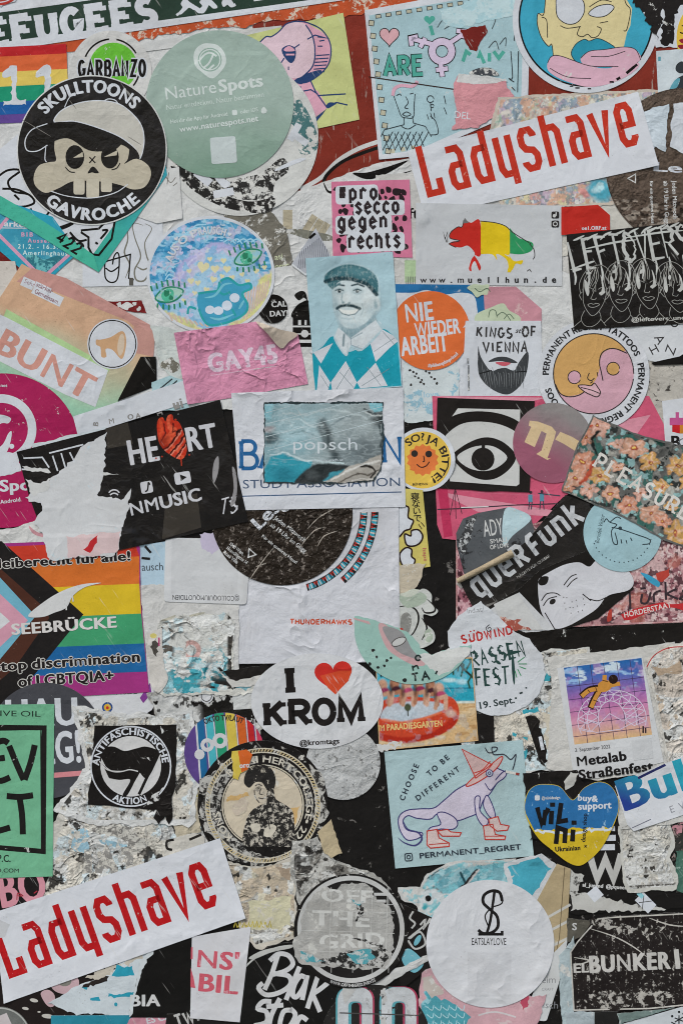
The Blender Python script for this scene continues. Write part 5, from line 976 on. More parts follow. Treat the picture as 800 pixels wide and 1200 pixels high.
QUER = {'q': [[(.86, -.32), (.86, .93), (.3, .93), (.12, .76), (.12, .22), (.3, .05), (.86, .05)]], 'u': [[(.12, .97), (.12, .22), (.3, .05), (.7, .05), (.88, .22), (.88, .97)]], 'e': [[(.9, .05), (.3, .05), (.12, .22), (.12, .76), (.3, .93), (.7, .93), (.88, .76), (.88, .5), (.12, .5)]],
 'R': [[(.12, 0), (.12, 1.08), (.66, 1.08), (.88, .92), (.88, .68), (.66, .52), (.12, .52)], [(.5, .52), (.92, 0)]], 'F': [[(.3, 0), (.3, .9), (.5, 1.1), (.98, 1.1)], [(.3, .56), (.88, .56)]], 'n': [[(.12, 0), (.12, .93), (.7, .93), (.88, .76), (.88, 0)]], 'k': [[(.12, 0), (.12, 1.3)], [(.85, .97), (.15, .45)], [(.36, .58), (.9, 0)]]}
drawn('lettering', "queRFunk", 562, 701, 22, 14, 5.2, '#b9b9bb', 37, sp=6, glyphs=QUER, wear=.06)
tx('lettering', "NÄCHTE FÜR QUEERE", 606, 678, 3, '#8c8884', 34, 1, w=46, wear=.4, ws=300)
# the rolled-up end: a real roll of paper
def paper_roll(name, label, x0, y0, x1, y1, r, base, col, parent=None):
    n = 26; seg = 14; v, f = [], []; L_ = math.hypot(x1 - x0, y1 - y0); ux, uy = (x1 - x0) / L_, (y1 - y0) / L_; px_, py_ = -uy, ux
    for j in range(seg + 1):
        t = j / seg; rr = r * (0.75 + .35 * t) * (1 + .05 * math.sin(9 * t))
        for i in range(n):
            a = 2.6 * math.pi * i / (n - 1); q = rr * (1 - .22 * i / n); c, s_ = q * math.cos(a), q * math.sin(a)
            v.append(((x0 + ux * t * L_ + px_ * c - cur.org[0]) * S, -(base + (rr + s_) * S), (cur.org[1] - (y0 + uy * t * L_ + py_ * c)) * S))
    for j in range(seg):
        for i in range(n - 1): f.append((j * n + i, j * n + i + 1, (j + 1) * n + i + 1, (j + 1) * n + i))
    me = bpy.data.meshes.new(name); me.from_pydata(v, [], f); me.materials.append(mat(col, 3.3, mot=.3, bump=.5, bs=120)); me.polygons.foreach_set("use_smooth", [True] * len(f)); me.update()
    o = bpy.data.objects.new(name, me); COL.objects.link(o); o.parent = cur.ob; o["label"] = label
    return o
paper_roll('rolled_end', 'beige rolled up end', 535, 681, 600, 648, 4.2, float(sample(cur.surf, np.array([[568, 666.0]]))[0]), '#a8977e')
st('sticker', 'black and white sticker of a freckled face lying sideways, above the long black gap', 'sticker', [(570, 712), (608, 690), (632, 668), (700, 640), (735, 668), (742, 690), (700, 725), (650, 741), (640, 748), (590, 740)], '#221f1d', mot=.3, rough=.4)
pr('face', [sm([(630, 682), (634, 676), (640, 672), (660, 662), (678, 659), (690, 664), (700, 656), (720, 660), (735, 668), (742, 682), (735, 692), (712, 698), (700, 712), (686, 722), (664, 734), (648, 736), (636, 722), (631, 704)])], '#c8c6ca')
pr('white_corner', [[(574, 714), (608, 694), (654, 742), (634, 748), (590, 732)]], '#c4c3c4')
ln('ink_line', [sl([(634, 704), (640, 696), (650, 695), (656, 698)]), sl([(636, 710), (642, 702), (652, 699)]), sl([(638, 718), (650, 738)]), sl([(660, 686), (668, 676), (675, 673)]), sl([(664, 688), (670, 681), (676, 677)]), sl([(690, 702), (700, 704), (710, 700)]), sl([(682, 696), (692, 704)])], 1.2, '#2b2827')
pr('pupil', E(647, 705, 4, 3, 40), '#2b2827'); pr('freckle', [C(660 + (k * 7.3) % 28, 700 + (k * 11.7) % 20, .7, 6) for k in range(14)], '#4a4644')
pr('hair_curl', [sm([(630, 682), (634, 676), (642, 676), (640, 684), (633, 686)])], '#221f1d')
st('sticker', 'white torn strip with a red brown printed edge right of the festival sticker', 'sticker', [(578, 708), (606, 695), (636, 738), (600, 738), (586, 728)], '#c3c1bf', mot=.12)
pr('rock_print', [rag([(586, 722), (598, 726), (612, 724), (606, 730), (622, 738), (598, 738), (584, 728)], .8, 3, 3)], '#a05548', wear=.4, ws=220, wc='#c9a99d')
st('round_sticker', 'light blue half round sticker with a coat hanger drawing below the floral sticker', 'sticker', C(729, 624, 46), '#9bb9c0', mot=.1)
ln('hanger_drawing', [sl([(707, 612), (710, 608), (714, 612), (722, 615), (716, 622), (718, 636), (723, 637), (720, 624)]), sl([(714, 612), (722, 606), (727, 608)]), sl([(716, 618), (726, 620), (744, 626), (760, 632), (760, 637), (752, 638)]), [(727, 632), (728, 637)], [(733, 633), (734, 637)], [(738, 630), (740, 634)]], 1.2, '#2f3b41'); pr('hanger_knob', C(726, 619, 2.2), '#2f3b41')
pr('dotted_arc', [C(728 + 35 * math.cos(math.radians(a)), 624 + 35 * math.sin(math.radians(a)), .8, 6) for a in range(14, 160, 9)], '#2f3b41')
tx('lettering', "Berndek Visitor", 701, 637, 5, '#3c4a50', 78, 0, w=34, sh=.2)
st('sticker', 'floral sticker of peach blossoms with white serif letters', 'sticker', rag([(657, 575), (676, 520), (694, 486), (722, 498), (746, 508), (830, 530), (830, 650), (779, 634), (720, 602)], .4, 5, 5), '#63625f', mot=.5, wear=.3, ws=50, wc='#7f7d78', bump=.5, crease=.8)
rf = random.Random(8)
FL = [(700, 500, 15), (688, 514, 11), (742, 526, 19), (762, 542, 14), (722, 520, 10), (682, 542, 16), (674, 560, 14), (702, 556, 16), (690, 574, 12), (666, 572, 9), (715, 578, 12), (796, 546, 17), (806, 566, 14), (735, 592, 14), (762, 602, 17), (792, 624, 18), (750, 577, 10), (776, 610, 11), (722, 546, 9), (786, 592, 10), (708, 488, 9), (660, 585, 8), (820, 600, 14), (775, 570, 10)]
def floral(x, y):
    k = Ink(x, y, '#5c5b58', 5, 12)
    k.spots(12, 81, .52, .57, '#82807b', .9).spots(8, 82, .57, .6, '#2b2f2e', .95, 3).spots(10, 83, .58, .61, '#39625a', .95, 3, (1, .6)).spots(9, 84, .61, .64, '#8fb3b2', .9, 3).spots(14, 85, .62, .66, '#a9a59c', .8)
    for i, (fx, fy, r) in enumerate(FL):
        dx, dy = k.x - fx, (k.y - fy) * (1 + .5 * ((i * 7) % 5) / 5); rr = np.hypot(dx, dy) / r; th = np.arctan2(dy, dx) + i * 1.7
        pet = .62 + .34 * np.abs(np.cos(2.5 * th)) + .2 * (fbm(x, y, 4, 90 + i, 2) - .5); m = 1 - sstep(rr, pet - .12, pet + .04)
        base = ('#d0a08f', '#c88b72', '#c9987f', '#c79a5c')[(i + (fx > 780) * 3) % 4 if fx < 780 else 3]
        k.mixm(m * .95, base).mixm(m * (1 - sstep(np.abs(np.sin(2.5 * th)) * rr, .08, .3)) * .5, '#dcbcae').mixm(m * sstep(rr, pet * .7, pet) * .45, '#a8674f').mixm(m * (1 - sstep(rr, .12, .28)), '#9a4a33').mixm(m * (1 - sstep(rr, .05, .1)), '#d9b45f')
    k.cap([(680, 566), (692, 552), (696, 540)], 5, '#b04d38', 1.2).cap([(681, 504), (690, 500)], 5, '#b04d38', 1.2).cap([(697, 530), (694, 516), (699, 508)], 4, '#1e2423', 1.2).cap([(768, 512), (774, 520)], 6, '#1f3b34', 1.5)
    return k.tone(6, 5, .25).tone(1.8, 6, .35).done()
photo('floral_picture', rag([(659, 575), (678, 521), (695, 488), (722, 500), (746, 510), (828, 532), (828, 647), (779, 631), (720, 600)], .4, 5, 5), floral, wear=.08, ws=160, wc='#b9b3aa')
drawn('lettering', "PLEASURES", 694, 546, 17, 11, 3.2, '#d2cbc4', -30.5, sp=5.4, serif=2.4)

st('sticker', 'black paper band below the rock poster at the right', 'sticker', rag([(596, 741), (830, 728), (830, 758), (800, 756), (750, 762), (690, 768), (620, 762)], .8, 5, 4), '#201d1b', mot=.3, wear=.1, bump=.5)
# ---------------------------------------------- centre: white poster, brown circle, popsch
st('sticker', 'yellow strip with Japanese characters and a bubble arrow under the smiling sun', 'sticker', [(466, 572), (495, 574), (504, 664), (466, 670)], '#c7b765', mot=.1)
for k, c in enumerate("寝ないで"): tx('lettering', c, 481 + k * .9, 586 + 8.3 * k, 7, '#2a2724', 0, 1)
for p in ([(466, 596), (478, 594), (478, 606), (484, 610), (482, 616), (480, 620), (474, 622), (466, 628)], [(474, 626), (481, 628), (482, 622), (490, 621), (495, 628), (492, 636), (484, 640), (476, 638)], [(468, 650), (475, 642), (482, 644), (482, 652), (486, 656), (484, 662), (478, 665), (471, 662)]):
    pr('bubble', sm(p), W1); ln('bubble_outline', sm(p), 2, '#2c1f1c', closed=True)
ln('motion_mark', [[(490, 614), (494, 620)], [(493, 612), (497, 617)]], 1, '#2c1f1c'); tx('small_print', "haps", 495, 642, 4, '#b56d5c', -84, 1, w=16)
scrap('cream torn scrap below the yellow Japanese strip', [(464, 664), (499, 660), (490, 684), (478, 696), (464, 700)], '#bdb09c', 1, wear=.15)
scrap('pale green and white speech bubble scrap right of the large white poster', [(464, 696), (484, 690), (500, 692), (504, 704), (496, 712), (470, 716)], '#b9bbae', 1)
pr('green_spot', [C(494, 700, 7)], '#9fae98')
scrap('white and pale green scrap with a looped outline against the black gap', sm([(462, 700), (478, 704), (494, 690), (505, 696), (506, 708), (513, 716), (506, 722), (496, 720), (498, 730), (508, 740), (508, 752), (492, 760), (474, 756), (462, 740)]), '#bdbdb8', .8)
ln('black_line', [sl([(500, 702), (509, 711), (508, 717), (498, 718), (494, 712)]), sl([(464, 712), (478, 710), (488, 716), (490, 728), (484, 742), (476, 748)]), sl([(470, 722), (474, 734), (468, 744)]), sl([(494, 724), (500, 736), (494, 750)])], 2.2, '#23211f', taper=True); pr('grey_face', [sm([(470, 722), (478, 718), (482, 728), (478, 742), (470, 740)])], '#85837e', wear=.3, ws=200); pr('red_spot', [C(470, 738, 2.2)], '#b5352c'); pr('green_spot', [sm([(466, 698), (480, 700), (492, 694), (500, 700), (494, 708), (476, 712)]), E(502, 745, 5, 8)], '#a3ad9d', wear=.2)
st('poster', 'large plain white poster with an orange word below the brown crumpled round sticker', 'poster', [(271, 588), (467, 588), (468, 770), (440, 776), (274, 778)], '#c7c6cb', mot=.08, bump=.8, bs=32, crease=1.1)
drawn('lettering', "THUNDERHAWKS", 340, 731, 5.2, 4.5, 1.6, '#c4563a', -.5, sp=1.55, jit=.3)
def ethnic(x, y):
    k = Ink(x, y, '#c6c5cb'); d = np.hypot(x - 334, y - 600); a = np.degrees(np.arctan2(y - 600, x - 334))
    for r0, r1, n, ph in ((88, 96, 7.0, 0), (101, 109, 8.0, 3)):
        band = sstep(d, r0 - .6, r0 + .4) * (1 - sstep(d, r1 - .4, r1 + .6)); u = ((a + ph) % n) / n; v = (d - r0) / (r1 - r0)
        k.mixm(band, '#3b9bb0').mixm(band * (np.abs(u - .5) < .22 * (1 - v) + .05), '#b8382f').mixm(band * (np.abs(u - .5) < .14 * v), '#22201f').mixm(band * (np.abs(u - .02) < .1), '#c9c2bd').mixm(band * ((u > .74) & (u < .84)), '#2a2624').mixm(band * ((v < .14) | (v > .88)), '#2b2725').mixm(band * ((u > .3) & (u < .36) & (v > .5)), '#c9c2bd')
    return k.done()
photo('patterned_ring', AR(334, 600, 97.5, 0, -74, 30) + AR(334, 600, 86.5, -74, 0, 30), ethnic, .625); photo('patterned_ring', AR(334, 600, 110, 0, -50, 24) + AR(334, 600, 99.5, -50, 0, 24), ethnic, .625)
st('sticker', 'light blue sticker corner printed ausch right of the striped pride flag', 'sticker', [(158, 640), (196, 634), (195, 690), (164, 690)], '#abc0ce', mot=.1)
tx('lettering', "ausch", 166, 669, 9, '#3a4046', 2, 0, w=26); ln('print_mark', [[(170, 640), (177, 648)], [(166, 654), (176, 655)]], 3, '#242221')
scrap('off white backing sheet right of the striped pride flag', [(164, 686), (280, 680), (280, 800), (172, 812)], '#c4c1be', .6)
st('label', 'white rounded label with upside down handle text, above the torn teal scrap', 'label', rnd_corner([(194, 630), (294, 632), (289, 708.5), (192, 705)], 5), '#c9c8c9', mot=.06)
pr('code_panel', [R(240, 664, 78, 64, -1)], '#c2c1c2'); pr('lilac_patch', [rag([(234, 626), (254, 622), (258, 640), (248, 650), (236, 640)], 1, 3, 3)], '#b9aec2')
tx('lettering', "@COLLOQUIUMQUOTIDIEN", 281, 698.5, 5.6, '#3b3a3c', 179, 0, w=79)
st('round_sticker', 'dark brown crumpled round sticker with white slanted print in the centre', 'sticker', rag(C(330, 603, 83), .5, 4, 3), '#2b241e', wear=.26, ws=330, wc='#7a7068', mot=.5, bump=.9, bs=170, crease=.9, rough=.5)
tx('lettering', "Les", 303, 622, 15, W1, 44, 2, w=38); tx('lettering', "o", 333, 602, 17, W1, 44, 2)
for s_, x_, y_, h_, w_ in (("Jeden Mittwoch", 321, 608, 5, 45), ("ab 19 Uhr im Gugg", 316, 616, 5, 52), ("Für ein queeres Haus!", 306, 629, 3.6, 52), ("1040 Wien,", 268, 638, 4, 21), ("Heumühlgasse 14", 265, 643, 4, 30), ("Rosa Villa", 261, 648, 4, 21)): tx('lettering', s_, x_, y_, h_, W2, -38, 1, w=w_, wear=.1, ws=260)
ln('warning_triangle', [(292, 643), (300, 650), (291, 653)], 1.4, W2, closed=True)
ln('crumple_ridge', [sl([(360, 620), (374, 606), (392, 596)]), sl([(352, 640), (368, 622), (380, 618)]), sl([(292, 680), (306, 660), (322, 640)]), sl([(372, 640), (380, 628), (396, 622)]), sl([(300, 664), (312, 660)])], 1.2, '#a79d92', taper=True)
st('poster', 'white study association poster with a torn blue photo pasted on it', 'poster', [(271, 460.5), (472, 454), (475, 594), (282, 598)], '#c9c9ce', mot=.08, bump=.75, bs=30, crease=1.1, coat=.15)
drawn('lettering', "BA", 281, 549, 32, 21, 4.6, '#245d8f', .5, sp=3, serif=3.2); drawn('lettering', "N", 449, 542, 30, 21, 4.4, '#245d8f', 1, sp=3, serif=2.8)
tx('lettering', "STUDY ASSOCIATION", 284, 572.5, 10, '#42536c', .9, 0, w=186)
ln('rule', [[(284, 581.5), (470, 576.5)]], 1.2, '#2f4f74')
st('photo_sticker', 'ragged blue grey photo sticker with the pale word in its middle', 'photo sticker', rag([(309.5, 471.5), (449, 471), (449, 538), (446, 552), (438, 564), (400, 567), (308.5, 566)], .6, 2.2, 6), '#2f3a3d', mot=.35, bump=.6, coat=.25, rough=.35)
def cloth(x, y):
    k = Ink(x, y, '#8fa3a8', 2.5, 21)
    k.grad(312, 480, 446, 540, ('#8fa9b0', '#93a8ad', '#8f9a9c', '#6d7577'))
    k.poly([(306, 468), (328, 468), (325, 500), (322, 532), (312, 568), (306, 568)], '#7f9ca3', 2).ell(318, 514, 9, 7, '#3a474b', 10, .5).ell(316, 503, 7, 4, '#a98480', 0, .6, .6).poly([(306, 470), (322, 470), (318, 492), (306, 486)], '#86b3bd', 2)
    k.ell(352, 498, 26, 22, '#9fb9bf', 0, .8, .7).ell(418, 500, 26, 22, '#99a2a3', 0, .8, .7).ell(424, 528, 24, 14, '#5b6467', -10, .8, .8).ell(404, 524, 14, 16, '#7d898c', 0, .9, .6).ell(346, 524, 22, 10, '#7ea4ad', 0, .8, .6)
    k.cap(sl([(378, 496), (384, 506), (386, 520), (392, 534), (398, 544)]), 9, '#454f52', 4.4).cap(sl([(374, 500), (380, 512), (380, 526)]), 5, '#5e6a6d', 3).cap(sl([(386, 500), (396, 492), (410, 488)]), 2, '#6f7c80', 1.4)
    k.cap(sl([(330, 494), (350, 492), (366, 500), (378, 498)]), 1.6, '#c3d0d2', .9, .7).cap(sl([(332, 484), (360, 486), (392, 480), (430, 490)]), 1.6, '#b9c4c5', .9, .7).cap(sl([(340, 508), (356, 506), (370, 512)]), 1.4, '#5f787e', .9, .6)
    k.poly([(430, 468), (452, 468), (452, 482), (440, 484), (432, 478)], '#79b4bf', 1.2).cap([(426, 480), (438, 486), (450, 482)], 2.6, '#3d4547', 1).ell(444, 492, 9, 6, '#34393a', 20, .5).cap([(428, 484), (440, 488), (450, 486)], 1.4, '#bcc0be', .8).cap([(444, 498), (447, 512), (446, 524)], 2.4, '#3a4345', 1.2)
    k.poly(sm([(310, 566), (318, 534), (330, 532), (348, 538), (366, 541), (360, 552), (346, 566)]), '#3490a1', 1.5).ell(332, 556, 14, 8, '#2a7a8b', -10, .7).spots(4, 36, .55, .66, '#5cadb8', .0).cap(sl([(318, 533), (334, 531), (352, 538), (382, 541), (402, 543)]), 2, '#bcccce', 1)
    k.poly(sm([(346, 568), (360, 550), (376, 543), (400, 545), (412, 548), (396, 558), (384, 568)]), '#2c3132', 1.5).ell(366, 556, 8, 5, '#4a4f50', -20, .7).poly([(376, 568), (386, 554), (404, 550), (394, 560), (384, 568)], '#3d8b9b', 1.2)
    k.poly(sm([(380, 568), (396, 556), (412, 546), (428, 542), (440, 534), (450, 536), (450, 568)]), '#a8a29a', 1).cap(sl([(388, 562), (408, 552), (424, 546), (444, 540)]), 2, '#d0ccc6', .8).cap(sl([(396, 566), (416, 556), (430, 556), (444, 550)]), 1.6, '#5b544d', .8).cap(sl([(424, 548), (432, 546), (440, 552), (434, 558)]), 2.6, '#2e2a27', .9).cap(sl([(404, 566), (420, 562), (440, 560)]), 1.4, '#cac5bf', .7)
    m = (y < 545); k.mixm(.22 * m * sstep(np.abs(fbm(x * .6, y * 2.2, 10, 33, 3) - .5), .1, .0), '#c9d2d3')
    return k.tone(2, 8, .12).tone(1.3, 7, .12).done()
photo('cloth_picture', rag([(311, 473.2), (447.6, 472.8), (447.4, 540), (444, 552), (437, 562.4), (400, 565.4), (310.2, 564.6)], .5, 2, 8), cloth, .83333333)
ln('scratch', [[(311, 512), (449, 476)], [(311, 497), (400, 474)], [(314, 528), (449, 492)], [(311, 484), (340, 476)]], .9, '#b9c5c8', taper=True)
tx('lettering', "popsch", 342, 527, 13.5, '#c6ccd0', 0, 0, w=78); tx('lettering', "www.popsch.at", 366, 541, 3, '#b9c1c5', 1, 1, w=36)

# ---------------------------------------------- pride flag and left column
st('round_sticker', 'white rounded sticker with two bullseye dots under the flag corner', 'sticker', [(70, 806), (150, 780), (180, 760), (194, 780), (192, 806), (178, 832), (154, 848), (125, 850), (104, 838), (92, 820)], '#c9c8ca', mot=.06, lift=((186, 810, 30, .0015),))
pr('bullseye', [C(102, 825.5, 4), C(126, 829, 6.2)], '#b8322c'); pr('bullseye', [C(126, 829, 6.3)], '#27487f'); pr('bullseye', [C(126, 829, 4.2), C(102.4, 825.8, 2.3)], '#cda23a'); pr('bullseye', [C(126, 829.4, 1.8)], '#b8322c')
tx('lettering', "PRIDE", 136, 814, 5, '#47464a', 2, 0, w=25)
pr('flag_print', [[(164, 818), (176, 800), (178, 812), (168, 824)]], '#7c3a86')
st('flag_sticker', 'striped pride flag sticker with a black and brown chevron and outlined slogan', 'flag sticker', [(-30, 638), (155, 631), (164, 641), (165, 700), (175, 811), (-30, 823)], '#9c3278', mot=.1, bump=.4, bs=30, crease=.5, coat=.2)
fx = lambda y: 163.5 + (max(0, y - 700)) * .1
for ya, yb, c in ((636, 654, '#bf3a28'), (654, 686, '#cb6a2c'), (686, 721, '#cfae29'), (721, 756, '#3f9467'), (756, 789, '#1d5e94')): pr('stripe', [[(-30, ya + 6), (fx(ya) - (6 if ya < 640 else 0), ya - 2), (fx(yb), yb - 2), (-30, yb + 6)]], c)
pr('chevron', [[(-30, 640), (2, 634), (98, 720), (12, 826), (-30, 824)]], '#1d1a1a'); pr('chevron', [[(-30, 664), (-4, 662), (52, 712), (58, 724), (18, 782), (-30, 824)]], '#4a2a20')
pr('chevron', [[(-30, 668), (-6, 670), (42, 722), (-14, 790), (-30, 790)]], '#6fa9bd'); pr('chevron', [[(-30, 690), (-6, 690), (33, 727), (-10, 768), (-30, 768)]], '#cb93a4'); pr('chevron', [[(-30, 704), (-10, 708), (12, 728), (-10, 746), (-30, 746)]], '#c9c8ca')
for dx, dy in ((1, 0), (-1, 0), (0, 1), (0, -1)):
    tx('lettering_outline', [("leiberecht für alle!", -2 + dx, 666 + dy)], 0, 0, 10.5, '#c9c4be', 3.5, 2, w=157)
    tx('lettering_outline', [("stop discrimination", -7 + dx, 787 + dy)], 0, 0, 11.5, '#c9c4be', 4.0, 2, w=173)
    tx('lettering_outline', [("of LGBTQIA+", 22 + dx, 805 + dy)], 0, 0, 12, '#c9c4be', 4.0, 2, w=113)
tx('lettering', "leiberecht für alle!", -2, 666, 10.5, '#201c1c', 3.5, 2, w=157); tx('lettering', "stop discrimination", -7, 787, 11.5, '#201c1c', 4.0, 2, w=173); tx('lettering', "of LGBTQIA+", 22, 805, 12, '#201c1c', 4.0, 2, w=113)
pr('white_swoosh', [sm([(33, 722), (48, 708), (70, 694), (95, 685), (119, 683), (100, 688), (86, 698), (78, 712), (64, 718), (50, 723)])], '#c9c7c6'); ln('swoosh_drip', [[(78, 708), (78, 715)], [(85, 698), (86, 705)]], 1.6, '#c9c7c6')
tx('lettering', "SEEBRÜCKE", 14, 744, 12.5, '#cfc9c6', 4.2, 2, w=124)
st('round_sticker', 'dark grey round sticker with white capitals ending in G! behind the mint sticker', 'sticker', C(54, 868, 68), '#46464b', wear=.05, ws=60, mot=.15)
tx('lettering', "HAU", 6, 852, 31, W1, 2, 2, w=88); tx('lettering', "WEG!", 18, 898, 36, W1, 4, 2, w=80); pr('underline', [[(20, 909), (98, 903), (98, 909), (20, 915)]], '#cb8287')
st('sticker', 'black sticker edge with white letters under the mint sticker', 'sticker', [(52, 956), (76, 944), (76, 985), (56, 992)], '#1d1b1a'); tx('lettering', "in", 60, 978, 12, W2, 0, 2)
scrap('pale torn base sheet between the black flag sticker and the lower red lettered strip', [(58, 975), (80, 940), (105, 944), (210, 950), (250, 960), (245, 1000), (60, 1075), (42, 1062), (62, 1028)], '#bfbab2', 1.5, bump=.9)
residue([(62, 1000), (82, 944), (106, 948), (208, 953), (246, 962), (242, 998), (62, 1070), (46, 1060)], 5)
pr('grey_print', [rag([(100, 968), (130, 962), (155, 970), (172, 990), (165, 998), (150, 985), (120, 978)], 2, 3, 4)], '#7f7b77', wear=.6, ws=260, wc='#bfbab2'); pr('blue_print', [rag([(84, 975), (102, 972), (104, 996), (86, 996)], 2, 3, 6), rag([(116, 984), (150, 990), (150, 994), (118, 988)], 1, 3, 6)], '#8fb0bf', wear=.5, ws=140, wc='#bfbab2')
ln('tear_line', [sl([(74, 944), (92, 948), (100, 958), (116, 964), (140, 964), (160, 958), (180, 953)]), sl([(88, 962), (110, 966)])], 1.2, '#4a423a', taper=True)
drawn('lettering', "IAT", 99, 1023, 25, 20, 9, '#8b8783', 1, sp=7, serif=3, wear=.5, ws=220, wc='#c5bfb6')
scrap('torn scrap with yellow letters between the black flag sticker and the portrait seal', [(200, 922), (230, 912), (236, 960), (236, 975), (208, 985), (196, 950)], '#b3a894', 1.5, bump=.8)
drawn('lettering', "DUDA", 212, 936, 9, 5, 2, '#c7b94a', 0, sp=2, wear=.4, ws=200)
scrap('white scrap with a black ink bracket above the lower red lettered strip', [(190, 985), (228, 976), (240, 982), (236, 996), (196, 1006)], '#c2bcb3', 1)
ln('ink_bracket', [sl([(204, 984), (196, 986), (196, 994), (202, 996)]), sl([(222, 984), (236, 978)])], 3, '#262321')
scrap('residue of black and white paper under the round rainbow sticker', [(172, 812), (300, 796), (310, 850), (290, 880), (230, 900), (200, 935), (186, 850)], '#a9a5a0', 1.5, wear=.3, ws=60, wc='#c7c3bd', bump=.8)
def blackwhite(x, y):
    k = Ink(x, y, '#c4c2bf', 3, 8); k.spots(26, 141, .50, .512, '#1d1b19', 1, 5, (1, 1.2)).spots(12, 142, .6, .61, '#c6c4c2', .95, 5).spots(7, 143, .64, .65, '#1d1b19', .9, 4).mixm(sstep(x, 225, 240) * (1 - sstep(y, 846, 864)) * sstep(fbm(x, y, 22, 144, 5), .40, .41), '#1d1b19').spots(10, 145, .62, .63, '#cfcdca', .95, 5)
    return k.tone(2, 5, .15).done()
photo('black_residue', [(176, 816), (298, 800), (306, 850), (286, 878), (230, 896), (202, 930), (190, 850)], blackwhite, bump=.9)
pr('white_disc', C(242, 816, 8), '#c9c9cc'); ln('white_disc_ring', C(242, 816, 6), 1, '#3a3837', closed=True); pr('white_patch', [R(285, 822, 24, 18, 4)], '#c3c3c2')
scrap('torn teal and white crumpled scrap below the upside down label', [(188, 727), (205, 722), (230, 719), (268, 717), (276, 730), (272, 790), (300, 800), (290, 812), (190, 814), (184, 770)], '#c3c0b9', 1.6, bump=1.0, crease=1)
def peeled(x, y):
    k = Ink(x, y, '#c8c6c1', 4, 9); k.spots(16, 151, .54, .56, '#b5c6ca', .9, 5).spots(12, 152, .6, .615, '#d3d1ce', .9, 5)
    w = sstep(y + .25 * x, 815, 835) * (1 - sstep(np.abs(x - 232), 26, 52)); k.mixm(w * sstep(fbm(x, y, 12, 153, 5), .47, .49), '#3f95a2').mixm(w * sstep(fbm(x, y, 10, 154, 5), .57, .59), '#cfcfcc').mixm(w * sstep(fbm(x, y, 8, 155, 5), .60, .62), '#8fbcc4')
    d = sstep(y, 782, 800) * sstep(x, 222, 250); k.mixm(d * sstep(fbm(x * .6, y * 1.6, 12, 156, 5), .49, .51), '#2a2826').mixm(d * sstep(fbm(x * .6, y * 1.6, 9, 157, 5), .58, .6), '#c9c6c1').mixm(d * sstep(x, 268, 280) * sstep(fbm(x, y, 9, 158, 4), .5, .53), '#78a9b5')
    k.mixm((1 - sstep(np.abs(np.hypot(x - 224, y - 762) - 9), 2.2, 3.2)) * (x > 218) * (y < 770) * .8, '#c08d86').mixm((1 - sstep(np.abs(x - 195), 6, 12)) * sstep(fbm(x * .7, y * 1.4, 8, 159, 5), .56, .58) * (y < 775), '#55504a').mixm((1 - sstep(np.abs(x - 270), 2, 5)) * sstep(fbm(x, y, 10, 160, 4), .5, .54), '#3a3632')
    for i in range(3): e = np.abs(fbm(x * .7, y * 1.3, 24, 161 + i, 4) - .5); k.mixm((1 - sstep(e, 0, .012)) * .6, '#77706a')
    return k.tone(2.2, 5, .15).done()
photo('peeled_layers', rag([(190, 729), (206, 724), (230, 721), (266, 719), (274, 731), (270, 789), (296, 800), (288, 810), (192, 812), (186, 770)], 1.2, 3, 4), peeled, bump=1.1, bs=60, crease=1.2)
ln('torn_edge_curl', [sl([(189, 727), (198, 725), (206, 721)]), sl([(222, 722), (240, 718)])], 3, '#aaa596', taper=True)
scrap('white strip scrap with a tiny coloured figure beside the striped pride flag', [(172, 742), (190, 736), (192, 775), (196, 800), (186, 812), (176, 800)], '#c4beb8', .8)
pr('figure_print', [rag([(176, 758), (184, 746), (187, 756), (184, 770), (180, 766)], 1.5, 3, 3)], '#4a4540'); pr('yellow_print', [E(180, 745, 4, 3)], '#c7b96f'); pr('pink_print', [R(186.5, 752, 2, 10)], '#a9466b')
scrap('black gap paper with white torn lower edge left of the big love sticker', [(266, 786), (312, 778), (316, 784), (330, 776), (318, 800), (276, 801), (254, 782)], '#221f1d', 1.2)
pr('white_tear', [rag([(252, 778), (262, 790), (276, 798), (300, 792), (318, 786), (300, 802), (272, 806)], 1, 3, 4)], '#c2beb9')

scrap('off white torn backing around the square black flag sticker', [(84, 826), (150, 838), (226, 832), (236, 900), (226, 966), (110, 966), (62, 950), (100, 900)], W2, 1.4, bump=.8)
residue([(90, 832), (150, 842), (222, 836), (231, 900), (222, 960), (112, 961), (70, 948), (106, 900)], 15, dark=.1)
st('sticker', 'square black sticker with two waving flags in a ring', 'sticker', rag([(111, 850), (207, 849), (206, 900), (205, 925), (196, 948), (180, 949), (103, 943)], .5, 5, 4), '#1d1a19', mot=.2, bump=.45)
pr('outer_ring', [(C(153.5, 898, 47.5), C(153.5, 898, 45.8))], W1); pr('inner_disc', C(153.5, 898, 35.5), '#c6c3c2')
pr('flag', [sl([(117, 884), (124, 876), (134, 875), (146, 880), (160, 877), (172, 875), (187, 883), (176, 908), (170, 912), (160, 902), (148, 904), (132, 903), (124, 898)])], '#1d1a19', wear=.05)
pr('flag', [sl([(120, 895), (130, 904), (142, 905), (152, 902), (162, 905), (150, 931), (144, 931), (153, 914), (140, 914), (128, 912)]) ], '#1d1a19')
ln('flag_pole', [[(185, 884), (163, 931)], [(163, 904), (147, 932)]], 3.4, '#1d1a19'); ln('flag_edge', [[(188.5, 884), (166, 932)], sl([(117, 892), (126, 902), (142, 904), (152, 902), (162, 904)])], 1.3, '#c6c3c2')
